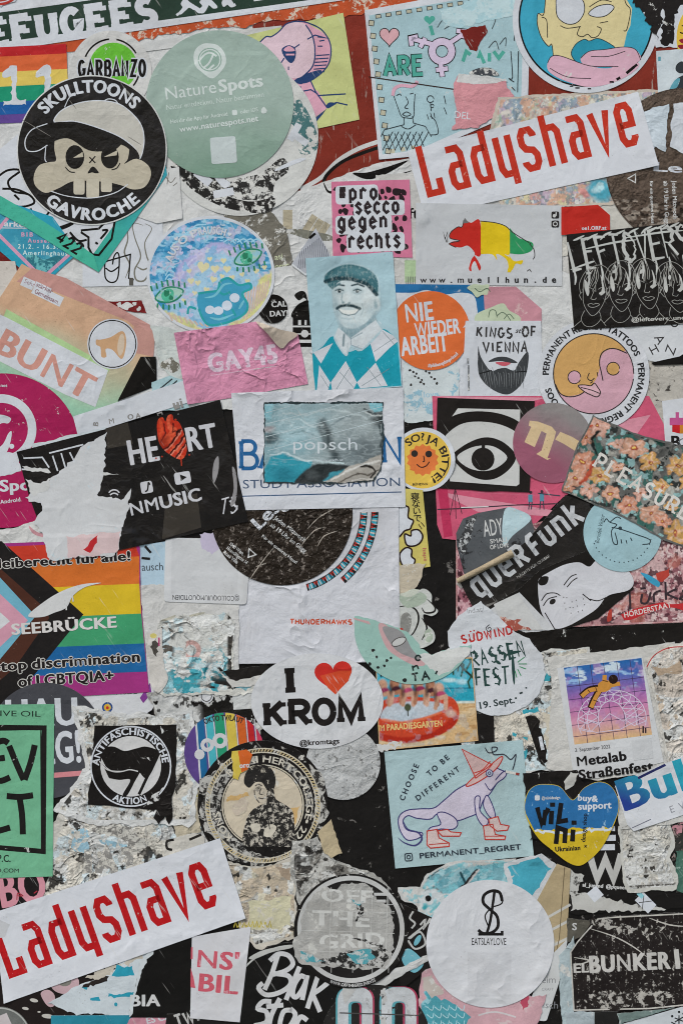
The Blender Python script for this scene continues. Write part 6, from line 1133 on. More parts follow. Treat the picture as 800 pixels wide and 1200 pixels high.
tx('lettering', "ANTIFASCHISTISCHE", 0, 0, 7.8, W1, b=2, al='c', w=112, arc=(153.5, 898, 37.2, 92, False)); tx('lettering', "AKTION", 0, 0, 7.5, W1, b=2, al='c', w=43, arc=(153.5, 898, 44.4, 269, True))
pr('scuff', [rag([(188, 850), (197, 856), (190, 860)], 1, 3, 2), rag([(172, 888), (178, 884), (176, 892)], 1, 3, 3), rag([(178, 932), (192, 922), (186, 938), (168, 946)], 1.6, 3, 4)], W2, wear=.4, ws=260, wc='#1d1a19')
scrap('black torn tail hanging below the black flag sticker', [(184, 946), (200, 925), (202, 960), (198, 966), (194, 956), (186, 966), (180, 958)], '#1f1c1b', .6)
st('sticker', 'black sticker with pink letters BO peeking out under the mint sticker', 'sticker', rag([(-30, 1020), (62, 1020), (52, 1040), (40, 1055), (-30, 1075)], .6, 4, 3), '#1f1b1b')
tx('lettering', "BO", 1, 1064, 39, '#ca8b96', 10, 2, w=58); ln('red_scribble', [sl([(20, 1055), (21, 1047), (27, 1050), (21, 1050)]), sl([(40, 1047), (44, 1044)])], 1.2, '#a02f3a')
st('sticker', 'mint green sticker with black brush capitals in a black frame', 'sticker', [(-30, 826), (64, 825), (62, 1027), (-30, 1030)], '#6fab88', mot=.1, bump=.4, coat=.05)
ln('frame_line', [[(-30, 852), (52, 853), (51, 998), (-30, 991)]], 6, '#1f1d1c', wear=.12, ws=120); ln('frame_brush', [sl([(-20, 856), (40, 854), (54, 851)]), sl([(48, 852), (49, 920), (49, 1000)])], 2.6, '#1f1d1c', taper=True)
tx('lettering', "LIVE OIL", -8, 839, 6.6, '#26332c', -1, 0, w=56); tx('lettering', "P.C.", -3, 1010, 8, '#26332c', -1, 1, w=16); tx('lettering', "LAND.COM", -20, 1022, 4.6, '#3a4a41', -1, 1, w=43)
ln('brush_lettering', [sl([(-8, 872), (4, 868), (10, 871)]), [(-8, 890), (6, 888)], sl([(-10, 915), (2, 915), (12, 911)]), sl([(11, 874), (20, 896), (28, 914)]), sl([(41, 873), (36, 894), (29, 914)]), sl([(-12, 930), (-10, 960), (-8, 974), (12, 970)]), sl([(8, 933), (24, 934), (39, 932)]), sl([(23, 934), (26, 955), (27, 978)])], 7.2, '#1f1d1c', wear=.08, ws=140)
st('sticker', 'glossy black sticker with a red anatomical heart, its left end torn to white', 'sticker', [(20, 529.5), (258, 468.5), (291, 611), (130, 647), (60, 652), (34, 580)], '#1a1818', mot=.2, rough=.22, coat=.5, bump=.4, bs=30, crease=.5, lift=((20, 529, 30, .002), (258, 468, 20, .001)))
pr('faded_photo', [[(194, 588), (231, 578), (236, 618), (190, 632)], [(124, 502), (150, 495), (156, 520), (126, 526)]], '#39342f', wear=.2, ws=90, wc='#4c4640')
pr('torn_patch', [rag([(30, 583), (70, 552), (95, 524), (126, 506), (125, 522), (122, 540), (122, 556), (114, 580), (142, 586), (154, 572), (150, 590), (146, 610), (140, 643), (132, 652), (60, 656), (40, 612), (50, 594), (34, 588)], 1.3, 3, 21)], '#c6c5c6', wear=.15, ws=60, wc='#b9cbd2', rough=.5, coat=0)
pr('pink_patch', [rag([(78, 628), (142, 622), (138, 646), (80, 654)], 1, 4, 2)], '#cdb4b4', rough=.5, coat=0)
pr('red_patch', [rag([(98, 644), (106, 634), (115, 627), (114, 636), (106, 648)], .6, 3, 2)], '#b52a2f', rough=.5, coat=0)
pr('lettering_bit', [[(56, 534), (96, 522), (86, 540), (62, 548)]], '#1a1818')
ln('lettering_bit', [[(28, 537), (50, 536), (58, 548)], [(58, 531), (98, 521)], [(26, 550), (54, 550)], [(62, 534), (68, 552)], [(72, 531), (77, 548)], [(82, 530), (88, 542)]], 1.8, W1)
pr('scratch', [rag([(26, 546), (56, 549), (60, 554), (30, 551)], .6, 3, 3), rag([(120, 553), (140, 556), (122, 557)], .5, 3, 3), rag([(30, 561), (44, 566), (60, 560), (58, 572), (40, 582)], 1, 3, 3)], W2)
tx('lettering', "HE", 152, 545, 28, '#c4c2c6', 10, 2, w=37); tx('lettering', "RT", 220, 529, 27, '#c4c2c6', 10, 2, w=37)
HO = sm([(184, 500), (186, 491), (191, 489), (194, 494), (197, 487), (202, 486), (204, 493), (209, 494), (213, 501), (217, 514), (219, 528), (215, 537), (209, 538), (201, 534), (192, 527), (186, 517)])
def organ(x, y):
    k = Ink(x, y, '#b9311d', 3, 4); k.spots(7, 3, .5, .62, '#d8583a', .9, 3).cap([(188, 492), (190, 505), (188, 515)], 4, '#cf4a2c', 1.2).cap([(199, 488), (199, 500), (206, 504)], 4, '#d4573a', 1.2).cap([(193, 497), (194, 508), (190, 518)], 1.6, '#4a120c', .8).cap([(204, 496), (203, 506), (211, 508)], 1.4, '#4a120c', .8)
    for x0, y0, x1, y1 in ((192, 528, 212, 503), (199, 533, 216, 510), (206, 537, 218, 519)): k.cap([(x0, y0), ((x0 + x1) / 2 + 2, (y0 + y1) / 2 - 1), (x1, y1)], 2, '#2b0f0b', .7).cap([(x0 + 1.6, y0 + 1), ((x0 + x1) / 2 + 4, (y0 + y1) / 2), (x1 + 1.5, y1 + 1)], 1, '#d9a08d', .5, .7)
    return k.ell(190, 520, 6, 10, '#7d1d12', -30, .7, .8).tone(2, 5, .3).done()
photo('heart_print', rag(HO, .5, 2, 3), organ, .625)
ln('heart_drip', [sl([(212, 534), (213, 546)])], 1.3, '#b0331f'); pr('heart_drip', [C(206, 492, 1.4), C(183, 537, 1), C(190, 535, 1), C(222, 533, 1)], '#b0331f')
for cx_, cy_ in ((172, 571), (214, 560)): pr('app_tile', rnd_corner(R(cx_, cy_, 14 if cx_ < 200 else 19, 14, 10), 3), '#c4c2c6')
ln('app_mark', [sl([(174, 565), (173, 574), (170, 576)]), sl([(174, 565), (176, 568)])], 1.8, '#1a1818'); pr('app_mark', [[(211, 556), (219, 559), (212, 564)]], '#1a1818')
ln('radio_wave', [AR(134, 581, 7, 30, 150), AR(134, 584, 6, 40, 140)], 1.6, '#c4c2c6')
tx('lettering', "NMUSIC", 153, 604.5, 14.5, '#c4c2c6', 12.5, 2, w=87)
drawn('signature', "TS", 258, 604, 18, 9, 2.4, '#c4c2c6', 12, sp=2, shear=.3, jit=1, taper=True); pr('signature_dot', C(272, 601, 1.4), '#c4c2c6')
pr('painted_gloss', [sm([(251, 541), (256, 535), (256, 552), (251, 566), (249, 556)]), sm([(272, 548), (276, 552), (278, 570), (276, 588), (270, 592), (274, 572)])], '#8d898a', wear=.2, ws=200, wc='#1a1818')  # reflections on the glossy foil, painted in as pale grey shapes


# ---------------------------------------------- lower middle
scrap('off white sheet with blue flecks between the festival sticker and the dome poster', [(536, 772), (600, 766), (690, 758), (690, 900), (600, 908), (540, 880)], '#c3c0bb', 1)
residue([(540, 775), (600, 768), (688, 760), (688, 898), (600, 905), (543, 878)], 3, ('#d2d0cd', '#c2bcb3', '#bfcdd1', '#c9bfb0'), dark=0.0, sc=1.3)
pr('cream_patch', [rag([(632, 836), (668, 832), (672, 900), (644, 902)], 1.5, 3, 4)], '#bfb5a4', wear=.3, ws=60, wc='#c5c2bd'); pr('teal_fleck', [rag([(612, 832), (626, 830), (629, 828), (632, 834), (612, 836)], .6, 2, 3), rag([(634, 798), (640, 788), (645, 793), (644, 798)], .5, 2, 4), rag([(612, 864), (618, 864), (618, 868)], .5, 2, 5), rag([(612, 882), (617, 878), (616, 888), (612, 894)], .8, 2, 6), rag([(600, 858), (606, 860), (604, 864), (600, 862)], .5, 2, 7)], '#3c97a6')
pr('torn_black_strip', [[(615, 840), (622, 838)] + rag([(630, 842), (634, 858), (640, 878), (642, 892), (639, 899)], 1.2, 3, 5, (0, 1, 2, 3)) + [(633, 895)]], '#201d1b'); pr('white_chip', [R(634, 871, 4, 16, 12)], W1)
st('sticker', 'black paper strip between the orange beach sticker and the drawn lizard sticker', 'sticker', [(556, 836), (578, 836), (579, 872), (556, 874)], '#1f1c1b')
st('round_sticker', 'white festival round sticker with brushed dark green capitals and its top torn ragged', 'sticker', rag([(527, 772), (524, 740), (536, 722), (548, 712), (563, 704), (572, 712), (584, 722), (600, 738), (620, 748), (636, 770), (639, 790), (632, 812), (616, 828), (596, 837), (572, 838), (548, 828), (534, 806)], .5, 4, 5), '#c8c9cd', mot=.07, bump=.4)
drawn('lettering', "SUDWIND", 541, 754, 9, 6.6, 2.0, '#b5322e', 11, sp=2.6, jit=.5); pr('lettering_dot', [C(551, 740, 1), C(555, 739, 1)], '#b5322e')
ln('spiral', [sl([(571, 737), (573, 735), (575, 737), (572, 740), (569, 736), (573, 732)])], .9, '#3a3838'); tx('small_print', "ind.at/", 547, 719, 5.5, '#8c8c8f', 8, 0, w=20)
dg = '#2b4440'
drawn('brush_lettering', "TRASSEN", 543, 784, 17, 7.4, 3.2, dg, 13, sp=3.6, jit=.9, taper=True, seed=3)
drawn('brush_lettering', "FEST", 557, 804, 19, 7.4, 3.2, dg, 5, sp=3.4, jit=.9, taper=True, seed=5)
ln('brush_lettering', [sl([(592, 768), (600, 765), (610, 763)]), sl([(600, 766), (601, 784), (602, 802)]), sl([(580, 774), (586, 778)])], 3.6, dg, taper=True)
ln('spark', [[(606, 776), (614, 770)], [(607, 778), (617, 778)], [(608, 781), (616, 784)], [(606, 784), (610, 792)], [(603, 786), (605, 794)]], 1.6, '#3f8a5c', taper=True)
tx('lettering', "19. Sept.", 560, 831, 7.6, '#2e3a3a', 10, 1, w=44)
pr('ink_fleck', [R(610, 812, 4, 2, 20), R(604, 818, 2, 2), R(616, 806, 2, 1.6)], '#2e3a3a')

st('sticker', 'beach photo sticker of a red banana boat ride on sand', 'photo sticker', [(440, 778), (553, 770), (560, 868), (444, 880)], '#c9a578', mot=.2, coat=.1, bump=.4)
def beach(x, y):
    k = Ink(x, y, '#c6a376'); k.spots(14, 51, .5, .6, '#d2b893', .8, 4, (.5, 1.6)).spots(9, 52, .56, .62, '#a87c4e', .7, 4, (.4, 2))
    k.poly([(430, 760), (570, 760), (570, 823), (430, 826)], '#2b98ad', 1).poly([(430, 760), (570, 760), (570, 806), (430, 806)], '#45a9bd', 1).cap([(500, 807), (560, 806)], 1.4, '#1f6f88', .7).cap([(510, 823), (560, 822.6)], 2.4, '#cfd3c8', 1)
    k.ell(526, 797, 9, 2.4, '#b9d6dc', 0, .6).ell(541, 799, 6, 3, '#a9cdd6', 0, .6).cap([(534, 772), (543, 784), (556, 796)], 2.6, '#2b2b20', .6)
    for p in ([(548, 768), (551, 776), (545, 786)], [(550, 770), (556, 778), (553, 790)], [(534, 772), (529, 780), (531, 790)], [(536, 774), (543, 779), (540, 792)], [(552, 792), (548, 799), (550, 806)], [(545, 770), (538, 776), (536, 786)]): k.cap(p, 2.2, '#2c4a33', .8)
    k.poly(sm([(438, 850), (446, 826), (454, 819), (478, 816), (504, 818), (526, 816), (536, 826), (537, 842), (528, 854), (506, 865), (476, 871), (452, 869), (436, 864)]), '#c2442a', .8).poly(sm([(438, 858), (470, 864), (506, 858), (534, 838), (530, 852), (506, 865), (476, 871), (452, 869)]), '#a82a1b', 1.5).poly(sm([(446, 842), (453, 828), (476, 822.5), (504, 822), (522, 827), (512, 836), (490, 842), (466, 846)]), '#b7bdc4', 1.2).cap([(448, 843), (470, 847), (494, 843), (516, 835)], 2.4, '#d8714a', 1.2).ell(528, 836, 6, 4, '#d6a48c', 0, .6)
    k.spots(8, 53, .56, .62, '#9fb3c0', .25).ell(477.5, 829, 4, 4.4, '#474d36', 0, .2).cap([(477.5, 833), (478, 839)], 1.4, '#3a3a30', .5)
    for i, (rx, ry) in enumerate(((448, 806), (462, 804), (476, 806), (490, 804), (504, 806), (514, 810))):
        sk = ('#b88b72', '#a87258', '#c79b84')[i % 3]; k.ell(rx, ry - 3, 6, 7, sk, 0, .3).ell(rx + 2, ry + 4, 6, 4, ('#8c2f52', '#43202a', '#b04a6a')[i % 3], 10, .3).cap([(rx + 2, ry + 8), (rx + 8, ry + 6), (rx + 8, ry + 20)], 5, sk, 1).cap([(rx - 2, ry + 8), (rx - 4, ry + 20)], 4.6, ('#a87258', '#c79b84', '#b88b72')[i % 3], 1).ell(rx - 4, ry + 4, 2.4, 8, '#3a221c', 0, .5, .7)
    return k.tone(2, 9, .25).done()
photo('beach_picture', [(441, 779.5), (552, 771.5), (559, 867), (445, 879)], beach)
tx('lettering', "IM PARADIESGARTEN", 443, 857, 7, '#d9b978', 4.5, 2, w=76)
pr('white_spray', [rag([(440, 872), (470, 868), (474, 874), (444, 880)], 1.5, 2, 4)], W2, wear=.3, ws=200, wc='#c9a578')
st('round_sticker', 'mint half round sticker with black brush letters and a grey stone in a ring', 'sticker', E(485, 737, 70, 65, 0, 184, 342) + rag([(552, 755), (520, 762), (504, 768), (492, 760), (480, 744), (462, 735), (446, 730), (415, 722)], .8, 4, 5, range(7)), '#93b4aa', mot=.1)
pr('white_torn_top', [rag([(487, 776), (500, 779), (514, 792), (530, 784), (551, 760), (520, 763), (506, 768), (494, 766)], 1.2, 4, 5)], '#c3c2bf', mot=.2)
pr('pink_ring', [sm([(443, 733), (452, 732), (466, 748), (480, 764), (498, 778), (486, 780), (466, 770), (452, 758)])], '#bf9a9b'); pr('stone', [sm([(448, 735), (470, 740), (482, 760), (492, 772), (480, 770), (462, 760)])], '#8d8a8a'); pr('stone_eye', E(467, 752, 9, 4.4, 25), '#bdbbb8'); ln('stone_eye_line', E(467, 752, 9, 4.4, 25), 1, '#4a4644', closed=True)
pr('pink_corner', [[(414, 724), (432, 728), (434, 732), (415, 726)]], '#bf9a9b')
pr('ink_dot', [blob(*p, 7, .3) for p in [(433, 778, 2.2, 1), (437, 762, 2, 2), (441, 770, 1.8, 3), (443, 782, 1.8, 4), (450, 780, 1.6, 5), (453, 774, 1.7, 6), (446, 792, 1.2, 7), (458, 771, 1.5, 8), (474, 797, 2.4, 9)]], '#2b2c2b')
drawn('brush_lettering', "TA", 483, 799, 9, 8, 2.2, '#24302e', 9, sp=4, taper=False, jit=.5); ln('brush_lettering', [sl([(483, 780), (484, 786)]), sl([(484, 782), (488, 780), (490, 784)]), C(489.5, 771, 3), sl([(510, 790), (512, 786)])], 2, '#24302e')

st('round_sticker', 'grey concrete speckled round sticker right of the portrait seal', 'sticker', C(402, 894, 43.5), '#aeadac', wear=.22, ws=260, wc='#6f6d6b', mot=.4, bump=.8, bs=90)
st('round_sticker', 'round rainbow striped sticker with upside down lettering above the portrait seal', 'sticker', C(263, 882, 47), '#58427f', mot=.08)
for xs, c in (((229, 234), '#c7c4c6'), ((231, 239), '#23628f'), ((241, 249), '#4ba9b3'), ((251, 262), '#2b8f6b'), ((264, 275), '#cdb44e'), ((277, 287), '#c8602b'), ((289, 297), '#bd2a2e'), ((299, 310), '#c23a55')):
    pts = [(xs[0], 882 - math.sqrt(max(1, 47 ** 2 - (xs[0] - 263) ** 2)) + .3)] + [(x, 882 - math.sqrt(max(1, 46.8 ** 2 - (x - 263) ** 2))) for x in np.linspace(xs[0], min(xs[1], 309), 6)]
    pr('stripe', [pts + [(xs[1] + 8, 926), (xs[0] + 8, 926)] if xs[0] > 235 else pts + [(xs[1] + 5, 916), (xs[0] + 5, 914)]], c)
ln('stripe_gap', [[(x, 838 + abs(x - 263) * .12), (x + 8, 924)] for x in (240, 250, 263, 276, 288, 298)], 1.3, '#c7c4c6')
pr('white_bubble', [(C(243, 873, 8), C(243, 873, 3.4)), (C(258, 868, 9), C(258, 868, 4)), (C(281, 886, 9), C(281, 886, 4)), (C(292, 882, 8), C(292, 882, 3.4)), C(234, 884, 6)], '#c7c4c6')
tx('lettering', "OKTO TV/LAUT", 0, 0, 6, '#3a3230', b=2, al='c', w=45, arc=(263, 900, 56, 91, False))

st('round_sticker', 'white oval sticker with a red heart and heavy slab capitals', 'sticker', E(371.5, 821.5, 77.5, 56), '#c9c8ca', mot=.06, bump=.55, bs=34, crease=.8, coat=.1)
drawn('lettering', "I", 336, 812, 29, 20, 9.5, '#1f1b1a', 3, serif=6)
pr('heart_print', heart(391, 795, 44, 39, 5), '#c22f28'); pr('heart_fade', [[(375, 792), (398, 786), (412, 786)] + [(408, 798), (398, 808), (393, 814), (384, 806)]], '#cb4a2c')
drawn('lettering', "KROM", 311, 850, 26, 22.5, 7.6, '#1f1b1a', 2.5, serif=4.6, sp=6.5)
tx('lettering', "@kromtags", 351, 874, 6.2, '#2a2625', 3.5, 2, w=47)

st('round_sticker', 'round portrait seal sticker in black and cream with worn lettering', 'sticker', C(308, 944, 76.5), '#1e1c1b', wear=.2, ws=170, wc='#bcb7b0', mot=.3, bump=.6)
pr('scraped_patch', [rag([(232, 915), (262, 890), (268, 910), (250, 960), (262, 990), (240, 975)], 3, 4, 4), rag([(262, 985), (300, 1000), (345, 995), (350, 1010), (300, 1018), (270, 1008)], 3, 4, 5), rag([(362, 895), (378, 910), (382, 960), (370, 965), (368, 920)], 2, 4, 6)], '#b5b1ab', wear=.5, ws=210, wc='#383533')
for r_ in (67, 62.5, 47.5): ln('ring', C(308, 944, r_), 1.4, '#c5bba8', closed=True, wear=.2, ws=80)
ln('rope_ring', [[(308 + 63.4 * math.cos(a), 944 + 63.4 * math.sin(a)), (308 + 66.4 * math.cos(a + .03), 944 + 66.4 * math.sin(a + .03))] for a in np.linspace(0, 2 * math.pi, 110, endpoint=False)], 1.6, '#bca87e', wear=.2, ws=80)
pr('cream_disc', C(308, 944, 46), '#c6b8a3', wear=.25, ws=40, wc='#c3bdb3'); pr('orange_stain', [rag([(265, 934), (290, 928), (292, 933), (266, 940)], .8, 3, 3), rag([(336, 948), (352, 944), (346, 966), (338, 970)], 1, 3, 4)], '#c7a36e', wear=.2)
pr('scraped_letter_ring', [(rag([(308 + 59 * math.cos(a), 944 + 59 * math.sin(a)) for a in np.linspace(2.0, 4.6, 20)] + [(308 + 50 * math.cos(a), 944 + 50 * math.sin(a)) for a in np.linspace(4.6, 2.0, 20)], 1, 4, 3)), rag([(308 + 59 * math.cos(a), 944 + 59 * math.sin(a)) for a in np.linspace(5.2, 6.3, 12)] + [(308 + 50 * math.cos(a), 944 + 50 * math.sin(a)) for a in np.linspace(6.3, 5.2, 12)], 1, 4, 5)], '#aaa6a0', wear=.52, ws=280, wc='#2a2827')
for s_, a_, w_ in (("RO", 128, 20), ("RI HERT", 80, 52), ("COLLEGE", 15, 58), ("• 22 •", -36, 34), ("KONS", 207, 34)): tx('lettering', s_, 0, 0, 7.6, '#c8c0b2', b=1, al='c', w=w_, arc=(308, 944, 51, a_, False), wear=.25, ws=200, wc='#3a3735')
bk2 = '#2a2827'
pr('portrait_head', [sm([(297, 914), (306, 911), (314, 915), (318, 926), (319, 938), (310, 942), (302, 938), (298, 928)])], '#c2b6a4', wear=.35, ws=180, wc='#8f877c')
pr('portrait_hair', [rag(sm([(286, 917), (288, 906), (296, 898), (308, 896), (318, 901), (323, 913), (320, 926), (313, 926), (307, 917), (299, 917), (292, 923)]), .8, 3, 4)], bk2, wear=.2, ws=260, wc='#b0a799')
pr('portrait_coat', [rag(sm([(294, 951), (304, 944), (312, 940), (313, 928), (320, 924), (323, 936), (334, 943), (343, 951), (345, 970), (346, 990), (312, 992), (286, 990), (287, 966)]), .8, 3, 5)], bk2, wear=.44, ws=330, wc='#b5ada1')
ln('portrait_line', [sl([(299, 921), (303, 919), (307, 921)]), sl([(301, 923), (304, 924)]), sl([(306, 924), (304, 930), (308, 931)]), sl([(303, 935), (308, 936), (312, 934)]), sl([(316, 924), (318, 930), (315, 934)]), sl([(298, 926), (299, 934), (304, 941)])], 1.3, '#57504a', wear=.2, ws=300)
pr('portrait_hand', [sm([(294, 966), (304, 966), (304, 974), (296, 974)]), sm([(310, 972), (318, 966), (324, 970), (318, 980), (310, 980)])], '#c6bdae'); ln('portrait_line', [sl([(312, 944), (314, 958), (316, 972)]), sl([(326, 940), (330, 952)])], 1.2, bk2)
pr('faded_motif', [blob(282, 946, 9, 4)], '#bfb0a0', wear=.5, ws=120, wc='#c9bda9')
st('paper_scrap', 'torn tongue of yellow and orange stripes hanging over the portrait seal', 'paper scrap', rag([(272, 880), (289, 878), (296, 884), (290, 902), (282, 906), (279, 914), (273, 912)], .7, 3, 4), '#cdb44e', group=SCR)
pr('stripe', [[(279, 880), (289, 878), (296, 884), (290, 902), (283, 905)]], '#c8602b'); tx('lettering', "oro", 281, 900, 6, W1, 5, 2, w=12)

st('poster', 'sky blue sticker of a lilac lizard in a red witch hat and boots', 'sticker', [(450, 881), (612, 867), (625, 1003), (463, 1018)], '#a5bbbe', mot=.1, bump=.4, crease=.4, lift=((625, 1003, 24, .0015),))
lz = sm([(586, 902), (593, 906), (590, 912), (582, 918), (574, 930), (566, 938), (560, 952), (548, 958), (536, 962), (530, 960), (522, 956), (512, 954), (504, 960), (488, 959), (478, 956), (472, 962), (476, 972), (486, 975), (494, 976), (494, 980), (486, 984), (476, 984), (468, 972), (467, 958), (476, 950), (492, 948), (508, 947), (520, 938), (534, 926), (548, 918), (558, 910), (566, 900), (574, 898)])
pr('lizard_body', [lz], '#c6bccb'); ln('lizard_outline', [lz], 1.4, '#43406f', closed=True)
leg = [sm([(512, 954), (520, 952), (532, 958), (536, 966), (530, 972), (514, 972), (508, 980), (500, 978), (504, 970), (516, 966)]), sm([(556, 936), (562, 934), (562, 950), (572, 962), (566, 968), (558, 956)]), sm([(570, 932), (576, 942), (580, 956), (574, 958), (566, 944)])]
pr('lizard_leg', leg, '#c6bccb'); ln('lizard_leg_outline', leg, 1.3, '#43406f', closed=True)
ln('tail_line', [sl([(472, 962), (478, 972), (490, 976), (494, 984), (486, 991), (474, 988), (466, 982)])], 2.2, '#43406f', taper=True)
hat = [(541, 878), (576, 896), (571, 902), (557, 912)]; brim = sm([(546, 920), (556, 910), (570, 900), (586, 887), (588, 890), (580, 902), (564, 914), (550, 921)])
pr('witch_hat', [hat, brim], '#c8a9a6'); ln('hat_outline', [hat, brim], 1.3, '#b5382f', closed=True); ln('hat_band', [sl([(555, 906), (565, 902), (574, 892)])], 1.2, '#b5382f')
boots = [[(500, 974), (512, 972), (514, 982), (526, 988), (526, 992), (504, 994), (500, 990)], [(512, 974), (524, 972), (528, 975), (540, 976), (538, 980), (518, 980)], [(566, 968), (577, 966), (580, 978), (592, 980), (591, 984), (568, 984)], [(572, 960), (583, 957), (586, 966), (596, 968), (594, 973), (582, 974), (574, 968)]]
pr('boot', boots, '#c9b4b0'); ln('boot_outline', boots, 1.3, '#b5382f', closed=True); ln('boot_sole', [[(502, 990), (526, 988)], [(568, 980), (592, 980)]], 1, '#b5382f')
pr('lizard_eye', C(573, 906, 4), '#b5bcc9'); ln('lizard_eye_line', [C(573, 906, 4), C(573, 906, 1.6)], 1, '#43406f', closed=True); ln('smile_line', [sl([(580, 914), (587, 906), (592, 903)]), sl([(568, 918), (574, 926), (580, 920)])], 1.1, '#43406f')
ln('cigarette', [[(592, 904), (606, 907)]], 3, '#c9c6c0'); ln('cigarette_tip', [[(604, 906.6), (608, 907.4)]], 3, '#8a3a34'); ln('smoke_line', [sl([(568, 876), (572, 882), (580, 880), (582, 876), (576, 876), (578, 884), (590, 884), (598, 890), (604, 884), (602, 896), (600, 902)])], 1.2, '#33343f')
for s_, x_, y_, r_, w_ in (("CHOOSE", 473, 939, 67, 46), ("TO BE", 503, 910, 42, 32), ("DIFFERENT", 489, 939, 36, 62)): tx('lettering', s_, x_, y_, 6.2, '#2f3640', r_, 1, w=w_, sp=2)
ln('app_mark', [rnd_corner(R(478.5, 1004.5, 8.6, 8.6, 5), 2.4), C(478.5, 1004.5, 2.1)], 1.1, '#2f3640', closed=True)
tx('lettering', "PERMANENT_REGRET", 491, 1006, 6, '#2f3640', 5.2, 1, w=120)

scrap('off white backing paper around the dome poster', [(640, 770), (700, 764), (790, 752), (800, 900), (700, 915), (640, 900), (646, 800)], '#c3bfba', .6)
st('poster', 'white poster with an orange figure over a wire dome on a sunset grid', 'poster', [(652, 783), (752, 769), (777, 893), (700, 912), (672, 912)], '#c8c7c8', mot=.05)
q0, qx, qy = np.array((660, 782.5)), np.array((91, -11.5)), np.array((12.5, 90))
Q = lambda u, v: tuple(q0 + qx * u + qy * v)
bands = ('#2d62a0', '#4e66ab', '#7c62a4', '#a2669f', '#bd7a9f', '#c893a0', '#cfa28c', '#cfae72')
def sunset(x, y):
    k = Ink(x, y, '#7c62a4', 3, 5); k.grad(700, 780, 712, 872, bands)
    v = (y - 775) / 95; k.mixm(sstep(fbm(x * .5, y * 1.8, 12, 7, 4), .52, .6) * (1 - sstep(v, .25, .4)), '#8fb0d4').mixm(sstep(fbm(x * .5, y * 1.8, 10, 17, 4), .58, .64) * (1 - sstep(v, .2, .35)), '#c3d0e0').mixm(.5 * sstep(fbm(x, y, 14, 27, 4), .55, .65), '#b98ab4')
    return k.tone(2, 3, .15).done()
photo('sunset_picture', [Q(0, 0), Q(1, 0), Q(1, 1), Q(0, 1)], sunset)
ln('grid_line', [[Q(0, v), Q(1, v)] for v in (.25, .42, .58, .75, .9)] + [[Q(u, 0), Q(u, 1)] for u in (.17, .34, .51, .68, .85)], .7, '#453455')
cx_, cy_ = .52, .72
dome = [[Q(cx_ + .44 * math.cos(a) * k, cy_ + .02 - .38 * math.sin(a) * (k ** .5)) for a in np.linspace(-.35, math.pi + .35, 18)] for k in (1, .72, .4)]
ln('wire_dome', dome, .9, '#cdbfd0'); tips = [[Q(cx_ + .44 * math.cos(a), cy_ + .02 - .38 * math.sin(a)), Q(cx_ + .32 * math.cos(a + .2), cy_ + .02 - .32 * math.sin(a + .2)), Q(cx_ + .17 * math.cos(a), cy_ - .22 * math.sin(a)), Q(cx_ + .3 * math.cos(a - .25), cy_ - .31 * math.sin(a - .25)), Q(cx_ + .44 * math.cos(a), cy_ + .02 - .38 * math.sin(a))] for a in np.linspace(-.2, math.pi + .2, 11)]
ln('wire_dome', tips, .8, '#cdbfd0'); ln('wire_dome', [[Q(.1, .8), Q(.3, .88), Q(.6, .88), Q(.94, .76)], [Q(.12, .66), Q(.34, .78), Q(.5, .66), Q(.66, .78), Q(.92, .62)]], .8, '#cdbfd0')
ln('figure_outline', [sl([(680, 816), (690, 808), (702, 806)]), sl([(691, 830), (696, 818), (704, 806)])], 7.4, '#2a1c18'); ln('figure_limb', [sl([(681, 816), (690, 809), (702, 807)]), sl([(692, 829), (697, 818), (704, 806)]), [(707, 806), (708, 791)], sl([(712, 804), (720, 802), (726, 801)])], 5, '#c78a3f')
pr('figure_body', [sm([(700, 802), (708, 797), (717, 800), (714, 808), (704, 811)])], '#c78a3f'); pr('figure_head', C(718, 796, 5.5), '#2a1c18'); ln('figure_fold', [[(688, 808), (691, 812)], [(697, 804), (699, 811)], [(694, 820), (700, 822)], [(705, 797), (712, 799)]], 1, '#5b3a20')
pr('tiny_mark', [R(753, 855, 1.8, 8), R(756, 856, 1.6, 6)], '#2a2226')
tx('lettering', "3. September 2022", 673, 881, 4.2, '#4a484a', 6, 0, w=42)
tx('lettering', [("Metalab", 675, 898)], 0, 0, 11, '#1f1d1d', 7, 2, w=60); tx('lettering', [("Straßenfest", 678, 913.5)], 0, 0, 11, '#1f1d1d', 7, 2, w=88)
pr('code_panel', [R(752, 878, 23, 24, 6)], '#c2c1c2')
scrap('pale crumpled scrap with a thin red arc at the right edge below the black band', [(756, 772), (775, 756), (800, 752), (830, 752), (830, 900), (782, 898)], '#c5bfb7', .8, bump=.9, crease=1)
residue([(760, 774), (776, 759), (800, 755), (828, 754), (828, 896), (784, 894)], 6, ('#d2cdc6', '#b9a793', '#cfc4b9', '#bfb2a6'), dark=0.1)
ln('red_arc', [sl([(757, 782), (766, 768), (784, 759), (810, 758)])], 1.2, '#b0393a'); pr('brown_stain', [rag([(764, 782), (796, 774), (800, 788), (770, 792)], 2, 4, 4)], '#b19a84', wear=.4, ws=70, wc='#c5bfb7'); tx('small_print', "LIVE", 790, 766, 4, '#8a8480', -6, 0)

